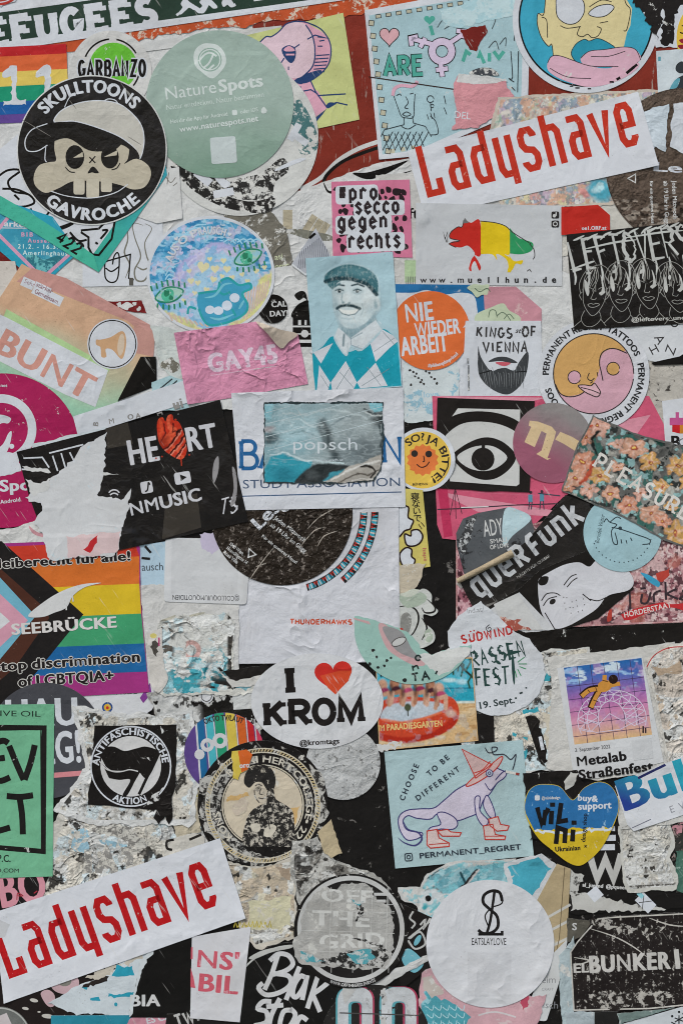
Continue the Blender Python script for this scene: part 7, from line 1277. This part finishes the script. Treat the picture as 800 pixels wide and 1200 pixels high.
st('sticker', 'black sticker edge behind the blue and yellow heart', 'sticker', rag([(612, 906), (676, 902), (680, 914), (720, 960), (718, 970), (620, 985)], .8, 4, 4), '#201d1c', wear=.08)
pr('white_tear', [rag([(660, 916), (668, 904), (678, 906), (672, 920), (662, 926)], 1, 3, 4)], '#c2bfba')
st('sticker', 'torn black sticker with white capitals E W under the blue and yellow heart', 'sticker', rag([(664, 1000), (690, 960), (722, 940), (728, 960), (800, 1040), (804, 1062), (765, 1068), (668, 1070)], .8, 4, 6), '#1e1c1b', wear=.06)
pr('lettering_bar', [R(712, 971, 16, 6, 1), R(712, 982, 18, 7, 1), R(708, 993, 24, 7, 1)], W1); drawn('lettering', "W", 690, 1030, 29, 29, 8.6, '#b9b6b2', 0)
tx('lettering', "al_jugend  @pqueer", 682, 1039, 4.4, W2, -4, 2, w=52, wear=.15, ws=200)
pr('worn_white', [rag([(666, 1018), (684, 1026), (676, 1046), (700, 1050), (720, 1056), (750, 1062), (780, 1066), (740, 1070), (668, 1068)], 1.6, 3, 7)], '#b9b6b1', wear=.25, ws=110, wc='#55524f')
pr('white_diamond', [R(697, 1048, 14, 14, 40), R(756, 1058, 22, 14, -45)], W1); pr('blue_diamond', [R(750, 1049, 8, 5, -45)], '#8cc0c8'); ln('diamond_line', [[(748, 1058), (764, 1056)], [(754, 1050), (752, 1066)]], .8, '#33302f')
scrap('dark crumpled scrap with green and pink pattern at the right edge', [(784, 966), (830, 958), (830, 1046), (792, 1046), (782, 1010), (790, 990)], '#33322f', 1, wear=.35, ws=160, wc='#8f7d78', bump=.8)
pr('pink_print', [blob(794, 972, 6, 3), blob(798, 962, 4, 4)], '#b9838b', wear=.3, ws=160, wc='#33322f'); pr('green_print', [rag([(790, 998), (806, 994), (808, 1044), (793, 1044)], 1.4, 3, 4)], '#47695c', wear=.2, ws=120, wc='#8fa79b')
pr('dark_loop', [(blob(788, 1006, 8, 4, sx=.6), blob(789, 1005, 4, 4, sx=.6))], '#1d1b1a')
scrap('pale stained paper with faint print right of the blue and yellow heart', [(724, 968), (742, 966), (782, 960), (790, 985), (784, 1005), (794, 1030), (792, 1042), (735, 1046), (729, 1030)], '#bfbcb5', 1, wear=.12, ws=200, wc='#8f8b84', bump=.6)
residue([(727, 972), (744, 969), (780, 964), (786, 985), (780, 1005), (789, 1030), (788, 1038), (738, 1042), (732, 1030)], 7, ('#c6c3bd', '#b3afa8', '#c2bcb2', '#cac8c5'), dark=.05)
ln('faint_print', [[(736, 990 + 12 * k), (776, 986 + 12 * k)] for k in range(4)], 2, '#a9a6a0', wear=.5, ws=400); ln('small_print', [[(737, 1039), (790, 1036)]], 2, '#5c5955', wear=.45, ws=400)
scrap('pale grey stained scrap under the white strip with large blue letters', [(718, 935), (740, 930), (830, 925), (830, 960), (726, 972)], '#c0bdb8', .8, wear=.15, ws=160, wc='#8a857f')
st('sticker', 'white strip with large letters fading from teal to navy at the right edge', 'sticker', [(720, 921), (745, 908), (830, 874), (830, 945), (742, 974), (734, 966)], '#cbcbcf', mot=.05)
tx('lettering', "Bul", 729, 951, 36, '#2a3f86', 19, 2, w=88, c2='#2f97ab', gy=925, gw=46, gs=.3, gx=765); ln('letter_bar', [[(747, 912), (779, 896)]], 3, '#2c2f5c'); tx('lettering', "EV", 785, 953, 8, '#8c8c92', 19, 0, sp=6); ln('underline', [[(740, 970), (762, 960)]], 1, '#6a6a78')
st('heart_sticker', 'heart shaped sticker in worn blue over yellow with heavy black letters', 'sticker', sm([(674, 935), (684, 923), (700, 916), (714, 920), (723, 934), (724, 950), (716, 972), (704, 994), (690, 1008), (678, 1014.5), (664, 1010), (646, 996), (630, 982), (618, 962), (614, 944), (618, 928), (628, 920), (642, 919), (656, 922), (668, 936)], 5), '#c9ab2c', mot=.12, wear=.05, ws=160)
pr('blue_half', [[(616.5, 955)] + sl([(616, 955), (614.5, 944), (618.5, 928.5), (628, 920.5), (642, 919.6), (656, 922.6), (668, 936.6), (674, 935.8), (684, 923.6), (700, 916.6), (714, 920.6), (722.5, 934), (723.5, 950), (716, 970)])[1:] + rag([(716, 969), (690, 970), (660, 975), (626, 974)], 1.4, 3, 5, (0, 1, 2))], '#2f6a9e', mot=.25, wear=.12, ws=140, wc='#8db0c9')
ln('worn_edge', [rag([(626, 974), (660, 976), (690, 971), (716, 970)], 1.3, 3, 5, (0, 1, 2))], 2.6, '#c9cdd0', wear=.25, ws=150, wc='#c9ab2c')
drawn('lettering', "I", 634, 967, 18, 10, 5.4, '#1c1b1c', -2, shear=.1); ln('lettering', [[(629, 946), (634, 965), (642, 947)], [(646, 950), (645, 966)], [(657, 941), (654, 963), (665, 961)], [(651, 989), (653, 970), (662, 973), (661, 988)], [(671, 972), (670, 986)]], 5.6, '#1c1b1c'); pr('lettering_dot', [R(647, 943, 6, 5), R(672, 964, 6, 5)], '#1c1b1c')
tx('lettering', [("buy&", 676, 938)], 0, 0, 7.2, W1, -4, 2, w=24); tx('lettering', [("support", 677, 949)], 0, 0, 8, W1, 3, 2, w=39)
tx('lettering', "design shop", 685, 987, 5, '#232325', 86, 1, w=34); tx('lettering', "Ukrainian", 650, 998, 5.4, '#232325', 4, 2, w=30); tx('lettering', "x", 684, 993, 4, '#232325', 0, 2)
pr('app_tile', rnd_corner(R(629, 935, 6, 6), 1.6), W1); tx('small_print', "@vilnidesign", 634, 937, 3.4, W2, 2, 1, w=22, wear=.2)

# ---------------------------------------------- bottom edge
scrap('cream stained scrap between the lower red lettered strip and the grid sticker', [(258, 1008), (300, 1015), (345, 1005), (350, 1100), (300, 1112), (282, 1090)], '#bfb7ab', 1.2, bump=.7)
residue([(264, 1012), (300, 1018), (343, 1009), (346, 1096), (300, 1107), (286, 1086)], 8, ('#d2cfca', '#c6bda6', '#c9c6c0', '#b7a690'), dark=-.2)
pr('yellow_tint', [rag([(290, 1055), (342, 1050), (340, 1085), (294, 1090)], 2, 4, 4)], '#c4bda0', wear=.3, ws=60, wc='#c2bbaf'); pr('brown_tear', [rag([(322, 1016), (342, 1016), (340, 1032), (332, 1028)], 1.4, 3, 4)], '#9c8a78', wear=.2); ln('yellow_letters', [[(274 + 5 * k, 1087), (276 + 5 * k, 1080), (278 + 5 * k, 1087)] for k in range(9)], 1.4, '#b9a845', wear=.3, ws=300); pr('grey_print', [rag([(292, 1090), (316, 1088), (314, 1093), (290, 1094)], 1, 3, 3)], '#8a867f', wear=.5, ws=300); ln('faint_arc', [sl([(282, 1058), (294, 1054), (302, 1046)])], 2.4, '#a39d94', wear=.3)
st('sticker', 'black print with pink loops and white ovals under the lower red lettered strip', 'sticker', [(-30, 1160), (150, 1110), (150, 1215), (-30, 1215)], '#241e1d', mot=.2)
pr('pink_loop', [(E(76, 1152, 17, 13), E(76, 1150, 8, 6)), sm([(48, 1164), (56, 1160), (64, 1166), (64, 1178), (58, 1180), (52, 1174)])], '#c0a1a6', wear=.15, ws=120, wc='#a88b90'); pr('grey_ground', E(76, 1150, 8, 6), '#7f7b73'); pr('white_oval', [E(40, 1172.5, 5, 2.2, -12), E(30, 1182, 4, 1.8, -10), E(56, 1191, 7, 2.6, -6), E(46, 1186, 2, 1)], '#bdb7b0')
st('round_sticker', 'grey glossy round badge with a white square in the bottom left corner', 'sticker', C(0, 1217, 37), '#6a6b68', mot=.5, wear=.2, ws=160, wc='#8c8c88', coat=.4); ln('rim', C(0, 1217, 35.6), 1.6, '#a9a9a4', closed=True); pr('white_square', [[(-4, 1192), (8, 1187), (16, 1205), (0, 1210)]], '#c4b9ba')
st('sticker', 'white torn sticker with teal splashes below the lower red lettered strip', 'sticker', rag([(56, 1176), (84, 1158), (130, 1140), (158, 1112), (175, 1108), (160, 1150), (152, 1192), (90, 1190)], 1, 4, 4), '#c2c8cc', mot=.1, bump=.5)
pr('cream_tear', [rag([(100, 1146), (132, 1130), (176, 1112), (168, 1124), (140, 1134), (118, 1150)], 1.4, 3, 5)], '#b9b0a3', wear=.2); pr('black_tear', [rag([(98, 1154), (116, 1148), (128, 1144), (126, 1150), (106, 1154), (96, 1158)], 1.2, 3, 6)], '#2a2523'); pr('teal_splash', [rag([(131, 1144), (137, 1130), (146, 1134), (155, 1132), (158, 1143)], .8, 3, 7), rag([(125, 1162), (134, 1166), (158, 1162), (160, 1166), (134, 1170), (127, 1168)], .8, 3, 8), rag([(106, 1170), (116, 1168), (118, 1173), (106, 1172)], .6, 3, 9), rag([(96, 1157), (103, 1157), (102, 1160)], .5, 3, 3), E(136, 1177, 2, 2.4)], '#2f92a8'); ln('fleck_line', [rag([(70, 1190), (128, 1190)], .8, 3, 4, (0,))], 1.4, '#3d4648', wear=.3, ws=300)
st('sticker', 'teal and pink paper edge at the bottom below the white torn sticker', 'sticker', [(60, 1190), (224, 1189), (224, 1225), (60, 1225)], '#2f8296', mot=.15)
pr('pink_paper', [[(152, 1194), (160, 1189), (224, 1189), (224, 1225), (138, 1225)]], '#c58896'); tx('lettering', "ES CAP", 172, 1200, 7, W1, 12, 2, w=36)
st('sticker', 'black rectangle sticker printed BIA in pixel letters', 'sticker', [(152, 1192), (160, 1150), (182, 1105), (228, 1090), (224, 1193)], '#191817', rough=.5)
tx('lettering', "BIA", 152, 1179, 13, '#c5c3c2', 0, 2, w=36)
pr('torn_edge', [rag([(160, 1150), (164, 1125), (182, 1110), (180, 1118), (172, 1124), (166, 1140), (154, 1190), (152, 1192)], .8, 3, 3)], '#c2c6c8')
st('sticker', 'black sticker with a grey letter scrawl TWI along the bottom edge', 'sticker', [(196, 1188), (300, 1190), (300, 1225), (190, 1225)], '#22201f'); drawn('lettering', "TWI!", 208, 1204, 14, 8, 2.8, '#b9b6b3', 18, sp=3)
st('round_sticker', 'large black round sticker with white brush script at the bottom', 'sticker', C(344, 1184, 80), '#1b1a19', mot=.2, bump=.4)
ln('rim', [AR(344, 1184, 76, 60, 160)], 2, '#b9b7b3', wear=.3, ws=90); pr('rim_flash', [sm([(292, 1122), (310, 1113), (340, 1108), (341, 1111), (318, 1116), (298, 1124)])], '#b5b3af')
BR = [[(326, 1118), (319, 1140), (310, 1160)], sl([(316, 1126), (326, 1118), (338, 1120), (343, 1130), (334, 1138), (320, 1142)]), sl([(322, 1141), (338, 1144), (340, 1154), (328, 1163), (312, 1166), (303, 1158), (308, 1152)]), sl([(351, 1133), (343, 1152), (335, 1172)]), sl([(358, 1146), (352, 1144), (345, 1154), (343, 1166), (348, 1168), (356, 1156), (360, 1144)]), [(360, 1143), (354, 1172)], sl([(373, 1142), (367, 1160), (360, 1182)]), sl([(384, 1152), (374, 1160), (366, 1165)]), sl([(366, 1165), (370, 1174), (375, 1186)])]
ln('brush_lettering', BR, 5.6, '#c8c6c6'); ln('brush_lettering', [sl([(318, 1174), (308, 1174), (302, 1182), (312, 1186), (312, 1198), (298, 1202)]), sl([(328, 1170), (318, 1190), (314, 1210)]), [(312, 1180), (332, 1178)], sl([(342, 1184), (332, 1186), (328, 1204), (338, 1204), (346, 1190), (340, 1182)]), sl([(360, 1196), (352, 1192), (346, 1206), (352, 1212)])], 5.6, '#c8c6c6')
pr('white_splash', [rag([(388, 1180), (396, 1178), (402, 1190), (398, 1196), (390, 1192)], 1.8, 3, 4)], '#bdbab7')
st('sticker', 'white sticker with pink block letters NS and BIL', 'sticker', [(225, 1098), (294, 1086), (281, 1198), (223, 1193)], '#cac8cb', mot=.06)
for s_, x_, y_, w_ in (("NS'", 229, 1133, 52), ("BIL", 231, 1161, 48)): tx('lettering', s_, x_, y_, 20, '#c65a68', -5, 2, w=w_, wear=.22, ws=110, wc='#cd9aa2')
pr('lettering_bit', [[(224, 1110), (226, 1110), (226, 1124), (223.6, 1124)], [(223.6, 1134), (227, 1146), (229, 1158), (223.4, 1157)]], '#c65a68')
st('long_sticker', 'long white strip with tall red letters in the lower left, below the mint sticker', 'sticker', [(-8, 1070), (258, 982), (288, 1076), (5, 1176)], '#cdcdd2', mot=.05, grime=.08, crease=.35, lift=((288, 1076, 30, .0015), (5, 1176, 20, .001)))
drawn('lettering', "Ladyshave", 14.5, 1146, 64, 21.5, 8.0, '#b11c20', 19.5, sp=8.0, glyphs=LADY, wear=.05, ws=300)
pr('folded_tip', [rag([(-8, 1074), (12, 1083), (6, 1098), (-8, 1100)], .4, 3, 3)], '#bfbec0')

scrap('grey speckled torn scrap above the grid sticker', [(342, 985), (372, 980), (392, 1008), (430, 1020), (452, 1035), (470, 1060), (440, 1070), (350, 1060), (340, 1020)], '#a3a09b', 1.2, wear=.3, ws=170, wc='#c3c0bb', bump=.9)
residue([(346, 990), (371, 984), (390, 1010), (428, 1023), (450, 1038), (466, 1058), (440, 1066), (352, 1056), (344, 1020)], 12, ('#c6c4c1', '#77736e', '#b9b6b1', '#4a4744'), dark=.6, base='#a5a29d')
scrap('tan paper wedge right of the portrait seal', [(372, 975), (388, 960), (401, 1000), (388, 1006), (380, 1000)], '#b5a486', .6)
st('sticker', 'teal and white torn strips with a black dot under the sky blue lizard sticker', 'sticker', rag([(466, 1040), (492, 1040), (500, 1024), (530, 1010), (604, 1006), (604, 1040), (540, 1060), (512, 1092), (490, 1078), (488, 1062), (470, 1054)], .8, 4, 6), '#bfbdba', mot=.2, bump=.6)
def strips(x, y):
    k = Ink(x, y, '#c4c1bd', 2, 4); k.poly([(508, 1036), (540, 1018), (604, 1008), (604, 1040), (546, 1046), (512, 1048)], '#79a9b3', 1.2).poly([(498, 1034), (530, 1013), (545, 1012), (520, 1026), (502, 1040)], '#8fb6bd', 1).spots(9, 4, .55, .58, '#9fc0c6', .7, 4).spots(7, 5, .6, .62, '#4f8c99', .7, 4)
    k.cap([(500, 1030), (524, 1014)], 1.4, '#2e4d55', .7).cap([(540, 1024), (544, 1034)], 3, '#23434b', .8).cap([(540, 1040), (558, 1020)], 2.6, '#2b2324', .7).cap([(543, 1040), (561, 1020)], 1.6, '#c9b9b4', .7).cap([(498, 1044), (508, 1040), (518, 1047)], 2, '#23434b', 1).ell(506, 1056, 15, 14, '#c5c9ca', 0, .2).spots(6, 6, .58, .6, '#7cbcc4', .7, 4).ell(497, 1063, 3, 4, '#3f9aa2', -20, .5).cap([(504, 1070), (514, 1058)], 2.4, '#6fb0b6', 1)
    return k.tone(2, 3, .15).done()
photo('printed_strips', rag([(468, 1042), (493, 1042), (502, 1026), (530, 1012), (602, 1008), (602, 1039), (540, 1058), (511, 1089), (492, 1077), (490, 1060), (472, 1052)], .6, 3, 7), strips); pr('black_dot', C(501.5, 1053, 3.7), '#1d1c1c')
st('sticker', 'black scrap with white outlined graffiti left of the plain white round sticker', 'sticker', [(468, 1058), (512, 1078), (520, 1120), (470, 1160), (462, 1110)], '#211e1d', mot=.2)
ln('graffiti_line', [sl([(478, 1102), (486, 1112), (498, 1106), (492, 1092), (480, 1100)]), [(478, 1100), (508, 1076)], sl([(484, 1068), (480, 1076), (486, 1082), (482, 1088)]), sl([(492, 1084), (498, 1078), (496, 1088), (504, 1076)])], 2.2, '#b5b3b0'); pr('teal_patch', [sm([(470, 1118), (480, 1112), (496, 1128), (486, 1140), (474, 1132)]), E(489, 1102, 3, 7, -30)], '#6fabb8', wear=.15)
scrap('white torn strip crossing below the grid sticker', [(416, 1160), (440, 1150), (480, 1128), (502, 1118), (502, 1126), (470, 1144), (440, 1162), (425, 1172)], '#c3c1bf', 1)
st('sticker', 'blue torn sticker piece with a white border between the lizard sticker and the tan sheet', 'sticker', rag([(590, 1012), (634, 1000), (655, 1018), (640, 1042), (622, 1066), (596, 1040)], .8, 4, 6), '#c4c4c6', bump=.5)
pr('blue_paper', [rag([(594, 1016), (630, 1004), (646, 1018), (632, 1040), (622, 1052), (600, 1036)], .8, 4, 5)], '#4aa0b3', mot=.2, wear=.1); pr('red_edge', [[(622, 1062), (634, 1050), (632, 1056), (624, 1066)]], '#a92f3c')
st('poster', 'tan sheet with pale diagonal lines right of the plain white round sticker', 'poster', [(618, 1075), (652, 1012), (668, 1018), (664, 1100), (650, 1160), (640, 1160)], '#ab9878', mot=.2, wear=.1, ws=70, wc='#bdb199')
ln('pale_line', [[(640, 1076), (668, 1060)], [(642, 1092), (668, 1078)], [(648, 1108), (668, 1098)]], 3, '#bdb9b2'); ln('fold_line', [[(661, 1016), (655, 1100), (648, 1130)]], 1, '#6d5f4a')
st('sticker', 'white label with grey print running under the plain white round sticker', 'sticker', rnd_corner([(612, 1195), (640, 1125), (665, 1100), (655, 1150), (640, 1197)], 3), '#c4c4c4', mot=.08)
tx('lettering', [("eim", 634, 1152)], 0, 0, 8, '#8a8a8c', 0, 0); tx('small_print', "CRAFT", 634, 1161, 3.2, '#8a8a8c', 0, 0); tx('lettering', [("-fleisch", 620, 1181)], 0, 0, 8, '#7f7f82', -2, 0, w=34)
st('sticker', 'pink and turquoise marbled paper along the bottom under the plain white round sticker', 'sticker', rag([(494, 1140), (510, 1130), (560, 1175), (640, 1165), (622, 1225), (484, 1225)], .8, 4, 5), '#c39aa0', wear=.3, ws=50, wc='#c9b3b3', mot=.3)
pr('water_print', [rag([(500, 1160), (512, 1168), (530, 1176), (552, 1192), (545, 1225), (490, 1225), (492, 1186)], 2, 4, 5)], '#4f97a3', wear=.3, ws=70, wc='#8fbcc4', mot=.4); pr('pale_patch', [rag([(494, 1146), (506, 1142), (520, 1164), (506, 1170), (496, 1160)], 1.4, 3, 4)], '#b9aea6', wear=.2)
ln('water_ripple', [sl([(500 + 9 * (k % 5), 1180 + 9 * (k // 5)), (506 + 9 * (k % 5), 1184 + 9 * (k // 5)), (508 + 9 * (k % 5), 1178 + 9 * (k // 5))]) for k in range(22)], 1, '#a9cbd0'); pr('crimson_print', [rag([(610, 1172), (622, 1164), (618, 1180), (612, 1184)], 1, 3, 3)], '#b14a5e'); ln('white_crackle', [sl([(560, 1190), (580, 1186), (604, 1192)])], 2, '#c9c0c0')
st('round_sticker', 'black round sticker with a large white and pink number rim along the bottom', 'sticker', C(440, 1218, 64), '#2a2827', mot=.3, wear=.15, ws=200, wc='#55524f')
for x_ in (416, 467):
    O_ = lambda w, h, dx=0: rnd_corner(R(x_ + dx, 1190, w, h), min(w, h) * .42, 8)
    pr('number_halo_pink', [(O_(43, 68, 1.2), O_(12, 30, -1))], '#a9405a', wear=.3, ws=140, wc='#2a2827'); pr('number_halo_blue', [(O_(43, 67, -1.2), O_(12, 30, 1.4))], '#5a9ca6', wear=.2, ws=140, wc='#2a2827'); pr('number_ring', [(O_(41, 66), O_(16, 33))], '#bfc0c2', wear=.22, ws=90, wc='#a5a3a3', mot=.3)
ln('split_line', [[(398, 1187), (490, 1190)]], 1.4, '#4a4746'); pr('scuffed_patch', [rag([(446, 1160), (452, 1158), (454, 1172), (448, 1178)], 1, 2, 3), rag([(444, 1190), (454, 1192), (452, 1204), (446, 1202)], 1, 2, 4)], '#b9b7b5', wear=.3, ws=200, wc='#2a2827'); pr('white_tail', [sm([(402, 1156), (418, 1154), (412, 1166), (404, 1176)])], '#b9b7b5')
st('round_sticker', 'black rimmed grid sticker with pale block words, its face scraped grey', 'sticker', C(411, 1091, 67), '#1f1d1c', mot=.2, wear=.1, ws=120)
ln('white_ring', C(411, 1089, 60), 5.4, '#b9b7b5', closed=True, wear=.12, ws=90)
pr('grid_ground', C(411, 1089, 57), '#232120', mot=.2)
ln('grid_line', [[(360, y), (462, y)] for y in (1060, 1068, 1088, 1112)] + [[(x, 1040), (x, 1140)] for x in (388, 413, 436, 455)], .8, '#a9a7a5'); ln('grid_bar', [[(438, 1048), (456, 1048)], [(438, 1056), (452, 1056)]], 3.4, '#b9b7b5')
pr('scraped_face', [rag([(352, 1080), (362, 1056), (382, 1038), (392, 1046), (400, 1036), (412, 1034), (432, 1038), (436, 1050), (456, 1062), (462, 1084), (462, 1112), (452, 1136), (420, 1134), (350, 1128), (343, 1108)], 1.5, 4, 9)], '#a6a39f', wear=.25, ws=70, wc='#c0bdb7', mot=.4, bump=.8)
for s_, x_, y_, h_, w_ in (("OFF", 376, 1056, 14, 62), ("THE", 366, 1084, 17, 68), ("GRID", 374, 1112, 16, 78)): tx('lettering', s_, x_, y_, h_, '#c6c4c0', -2 if s_ != 'GRID' else 2, 2, w=w_, wear=.3, ws=110, wc='#a9a6a2')
ln('grid_line', [[(350, y), (462, y + 4)] for y in (1066, 1090, 1114)] + [[(x, 1040), (x - 2, 1126)] for x in (388, 412, 436, 454)], .7, '#bcbab6')
pr('speckle', [rag([(374, 1124), (400, 1116), (430, 1112), (454, 1114), (450, 1130), (420, 1134), (376, 1130)], 2, 3, 4), rag([(414, 1060), (424, 1058), (426, 1070), (416, 1082)], 1.6, 3, 5), rag([(412, 1100), (430, 1102), (450, 1110), (440, 1108)], 1.2, 2, 6)], '#2b2a29', wear=.45, ws=300, wc='#b5b2ae'); pr('teal_speckle', [rag([(352, 1114), (366, 1118), (382, 1126), (360, 1128), (352, 1124)], 1.6, 3, 4), rag([(406, 1118), (432, 1112), (440, 1122), (420, 1130)], 1.6, 3, 6), rag([(410, 1054), (426, 1056), (420, 1062)], 1.2, 3, 7)], '#4f97a1', wear=.45, ws=200, wc='#b5b8b6')
tx('lettering', "WWW.OFFTHEGRID.EVENTS", 0, 0, 3.6, '#bcbab8', b=2, al='c', w=56, arc=(411, 1091, 65.4, 272, True))
st('round_sticker', 'plain white round sticker with an ornate black monogram', 'sticker', C(574, 1106, 75), '#cbcacd', mot=.06, bump=.6, bs=26, crease=1.0, lift=((500, 1110, 26, .0014), (640, 1140, 20, .001)))
ln('monogram', [sl([(588, 1056), (585, 1046), (576, 1044), (567, 1049), (566, 1058), (574, 1066), (582, 1074), (583, 1086), (576, 1093), (566, 1094), (560, 1090)])], 3.6, '#1f1d1d', taper=False); ln('monogram', [sl([(579, 1045), (577, 1060), (574, 1080), (570, 1094)]), [(560, 1095), (588, 1095), (588, 1091)]], 3.2, '#1f1d1d'); ln('monogram', [sl([(579, 1045), (587, 1048), (588, 1058), (580, 1062), (576, 1062)]), sl([(573, 1066), (568, 1074), (572, 1086)])], 1.6, '#1f1d1d')
tx('lettering', "EATSLAYLOVE", 552, 1107.5, 8, '#2a2828', 0, 0, w=41)
pr('code_panel', [R(573, 1142, 51, 51)], '#c4c3c6')

scrap('dark photo scrap with a pale letter S above the black scratched sticker', [(664, 1076), (694, 1080), (680, 1098), (664, 1104)], '#59554d', .5, wear=.15, ws=90, wc='#8a857a'); tx('lettering', "S", 670, 1090, 8, W2, 0, 2)
scrap('pale blue strip scrap left of the black scratched sticker', [(654, 1120), (672, 1096), (676, 1200), (660, 1220), (655, 1160)], '#a9b5b8', .8, wear=.2, ws=80)
st('sticker', 'black scratched sticker with worn white capitals and clipped corners in the lower right', 'sticker', rag([(668, 1115), (676, 1104), (700, 1076), (720, 1073), (830, 1068), (830, 1178), (760, 1184), (672, 1186)], .5, 5, 4), '#262120', wear=.30, ws=330, wc='#aaa49d', streak=.35, mot=.4, bump=.6, rough=.5)
ln('white_edge', [[(672, 1184), (668, 1116), (676, 1104), (700, 1077), (720, 1075), (800, 1071)], [(672, 1184), (760, 1182), (800, 1178)]], 1.6, '#bdb7b0', wear=.2, ws=90)
ln('scratch_line', [sl([(690, 1088), (720, 1098), (742, 1110), (758, 1122)]), sl([(760, 1076), (784, 1084), (806, 1086)]), sl([(672, 1132), (690, 1126), (672, 1122)])], 1.6, '#b9b3ac', taper=True)
pr('scratch_patch', [rag([(690, 1078), (750, 1080), (780, 1086), (760, 1104), (730, 1096), (700, 1090)], 3, 4, 5), rag([(690, 1166), (740, 1160), (790, 1164), (780, 1178), (700, 1180)], 3, 4, 6)], '#b1aba4', wear=.6, ws=190, wc='#2a2523')
tx('lettering', [("EL", 671, 1140)], 0, 0, 10.5, '#bdb8b3', 2, 2, w=19); tx('lettering', [("BUNKER", 690, 1140)], 0, 0, 19, '#bdb8b3', 3, 3, w=96); tx('lettering', [("16", 786, 1136)], 0, 0, 22, '#bdb8b3', 6, 2)
scrap('grey blue torn scraps along the bottom right edge', [(662, 1186), (700, 1186), (696, 1225), (664, 1225)], '#a5aeb2', .8, wear=.2, ws=60)
st('sticker', 'white sticker corner with a tiny black star plant at the bottom right edge', 'sticker', [(722, 1202), (798, 1180), (830, 1178), (830, 1225), (720, 1225)], '#c3c6c9', mot=.1)
ln('star_plant', [[(795, 1190), (795, 1200)], [(790, 1193), (800, 1197)], [(800, 1192), (790, 1198)], [(786, 1198), (798, 1204)]], 1.4, '#26282a'); pr('star_dot', [C(787, 1191, 1.5), C(795, 1186, 1.5), C(800, 1188, 1.2)], '#26282a')
st('sticker', 'teal and grey strip at the bottom edge below the black scratched sticker', 'sticker', [(696, 1186), (724, 1185), (722, 1225), (696, 1225)], '#262524', mot=.3)
scrap('grey green scrap at the bottom edge left of the white sticker corner', [(722, 1188), (790, 1180), (724, 1202)], '#70807c', .6, wear=.3, ws=80, wc='#b5b8b5')
flush()
print("sheets", NSHEET, "objects", len(bpy.data.objects), "materials", len(bpy.data.materials))
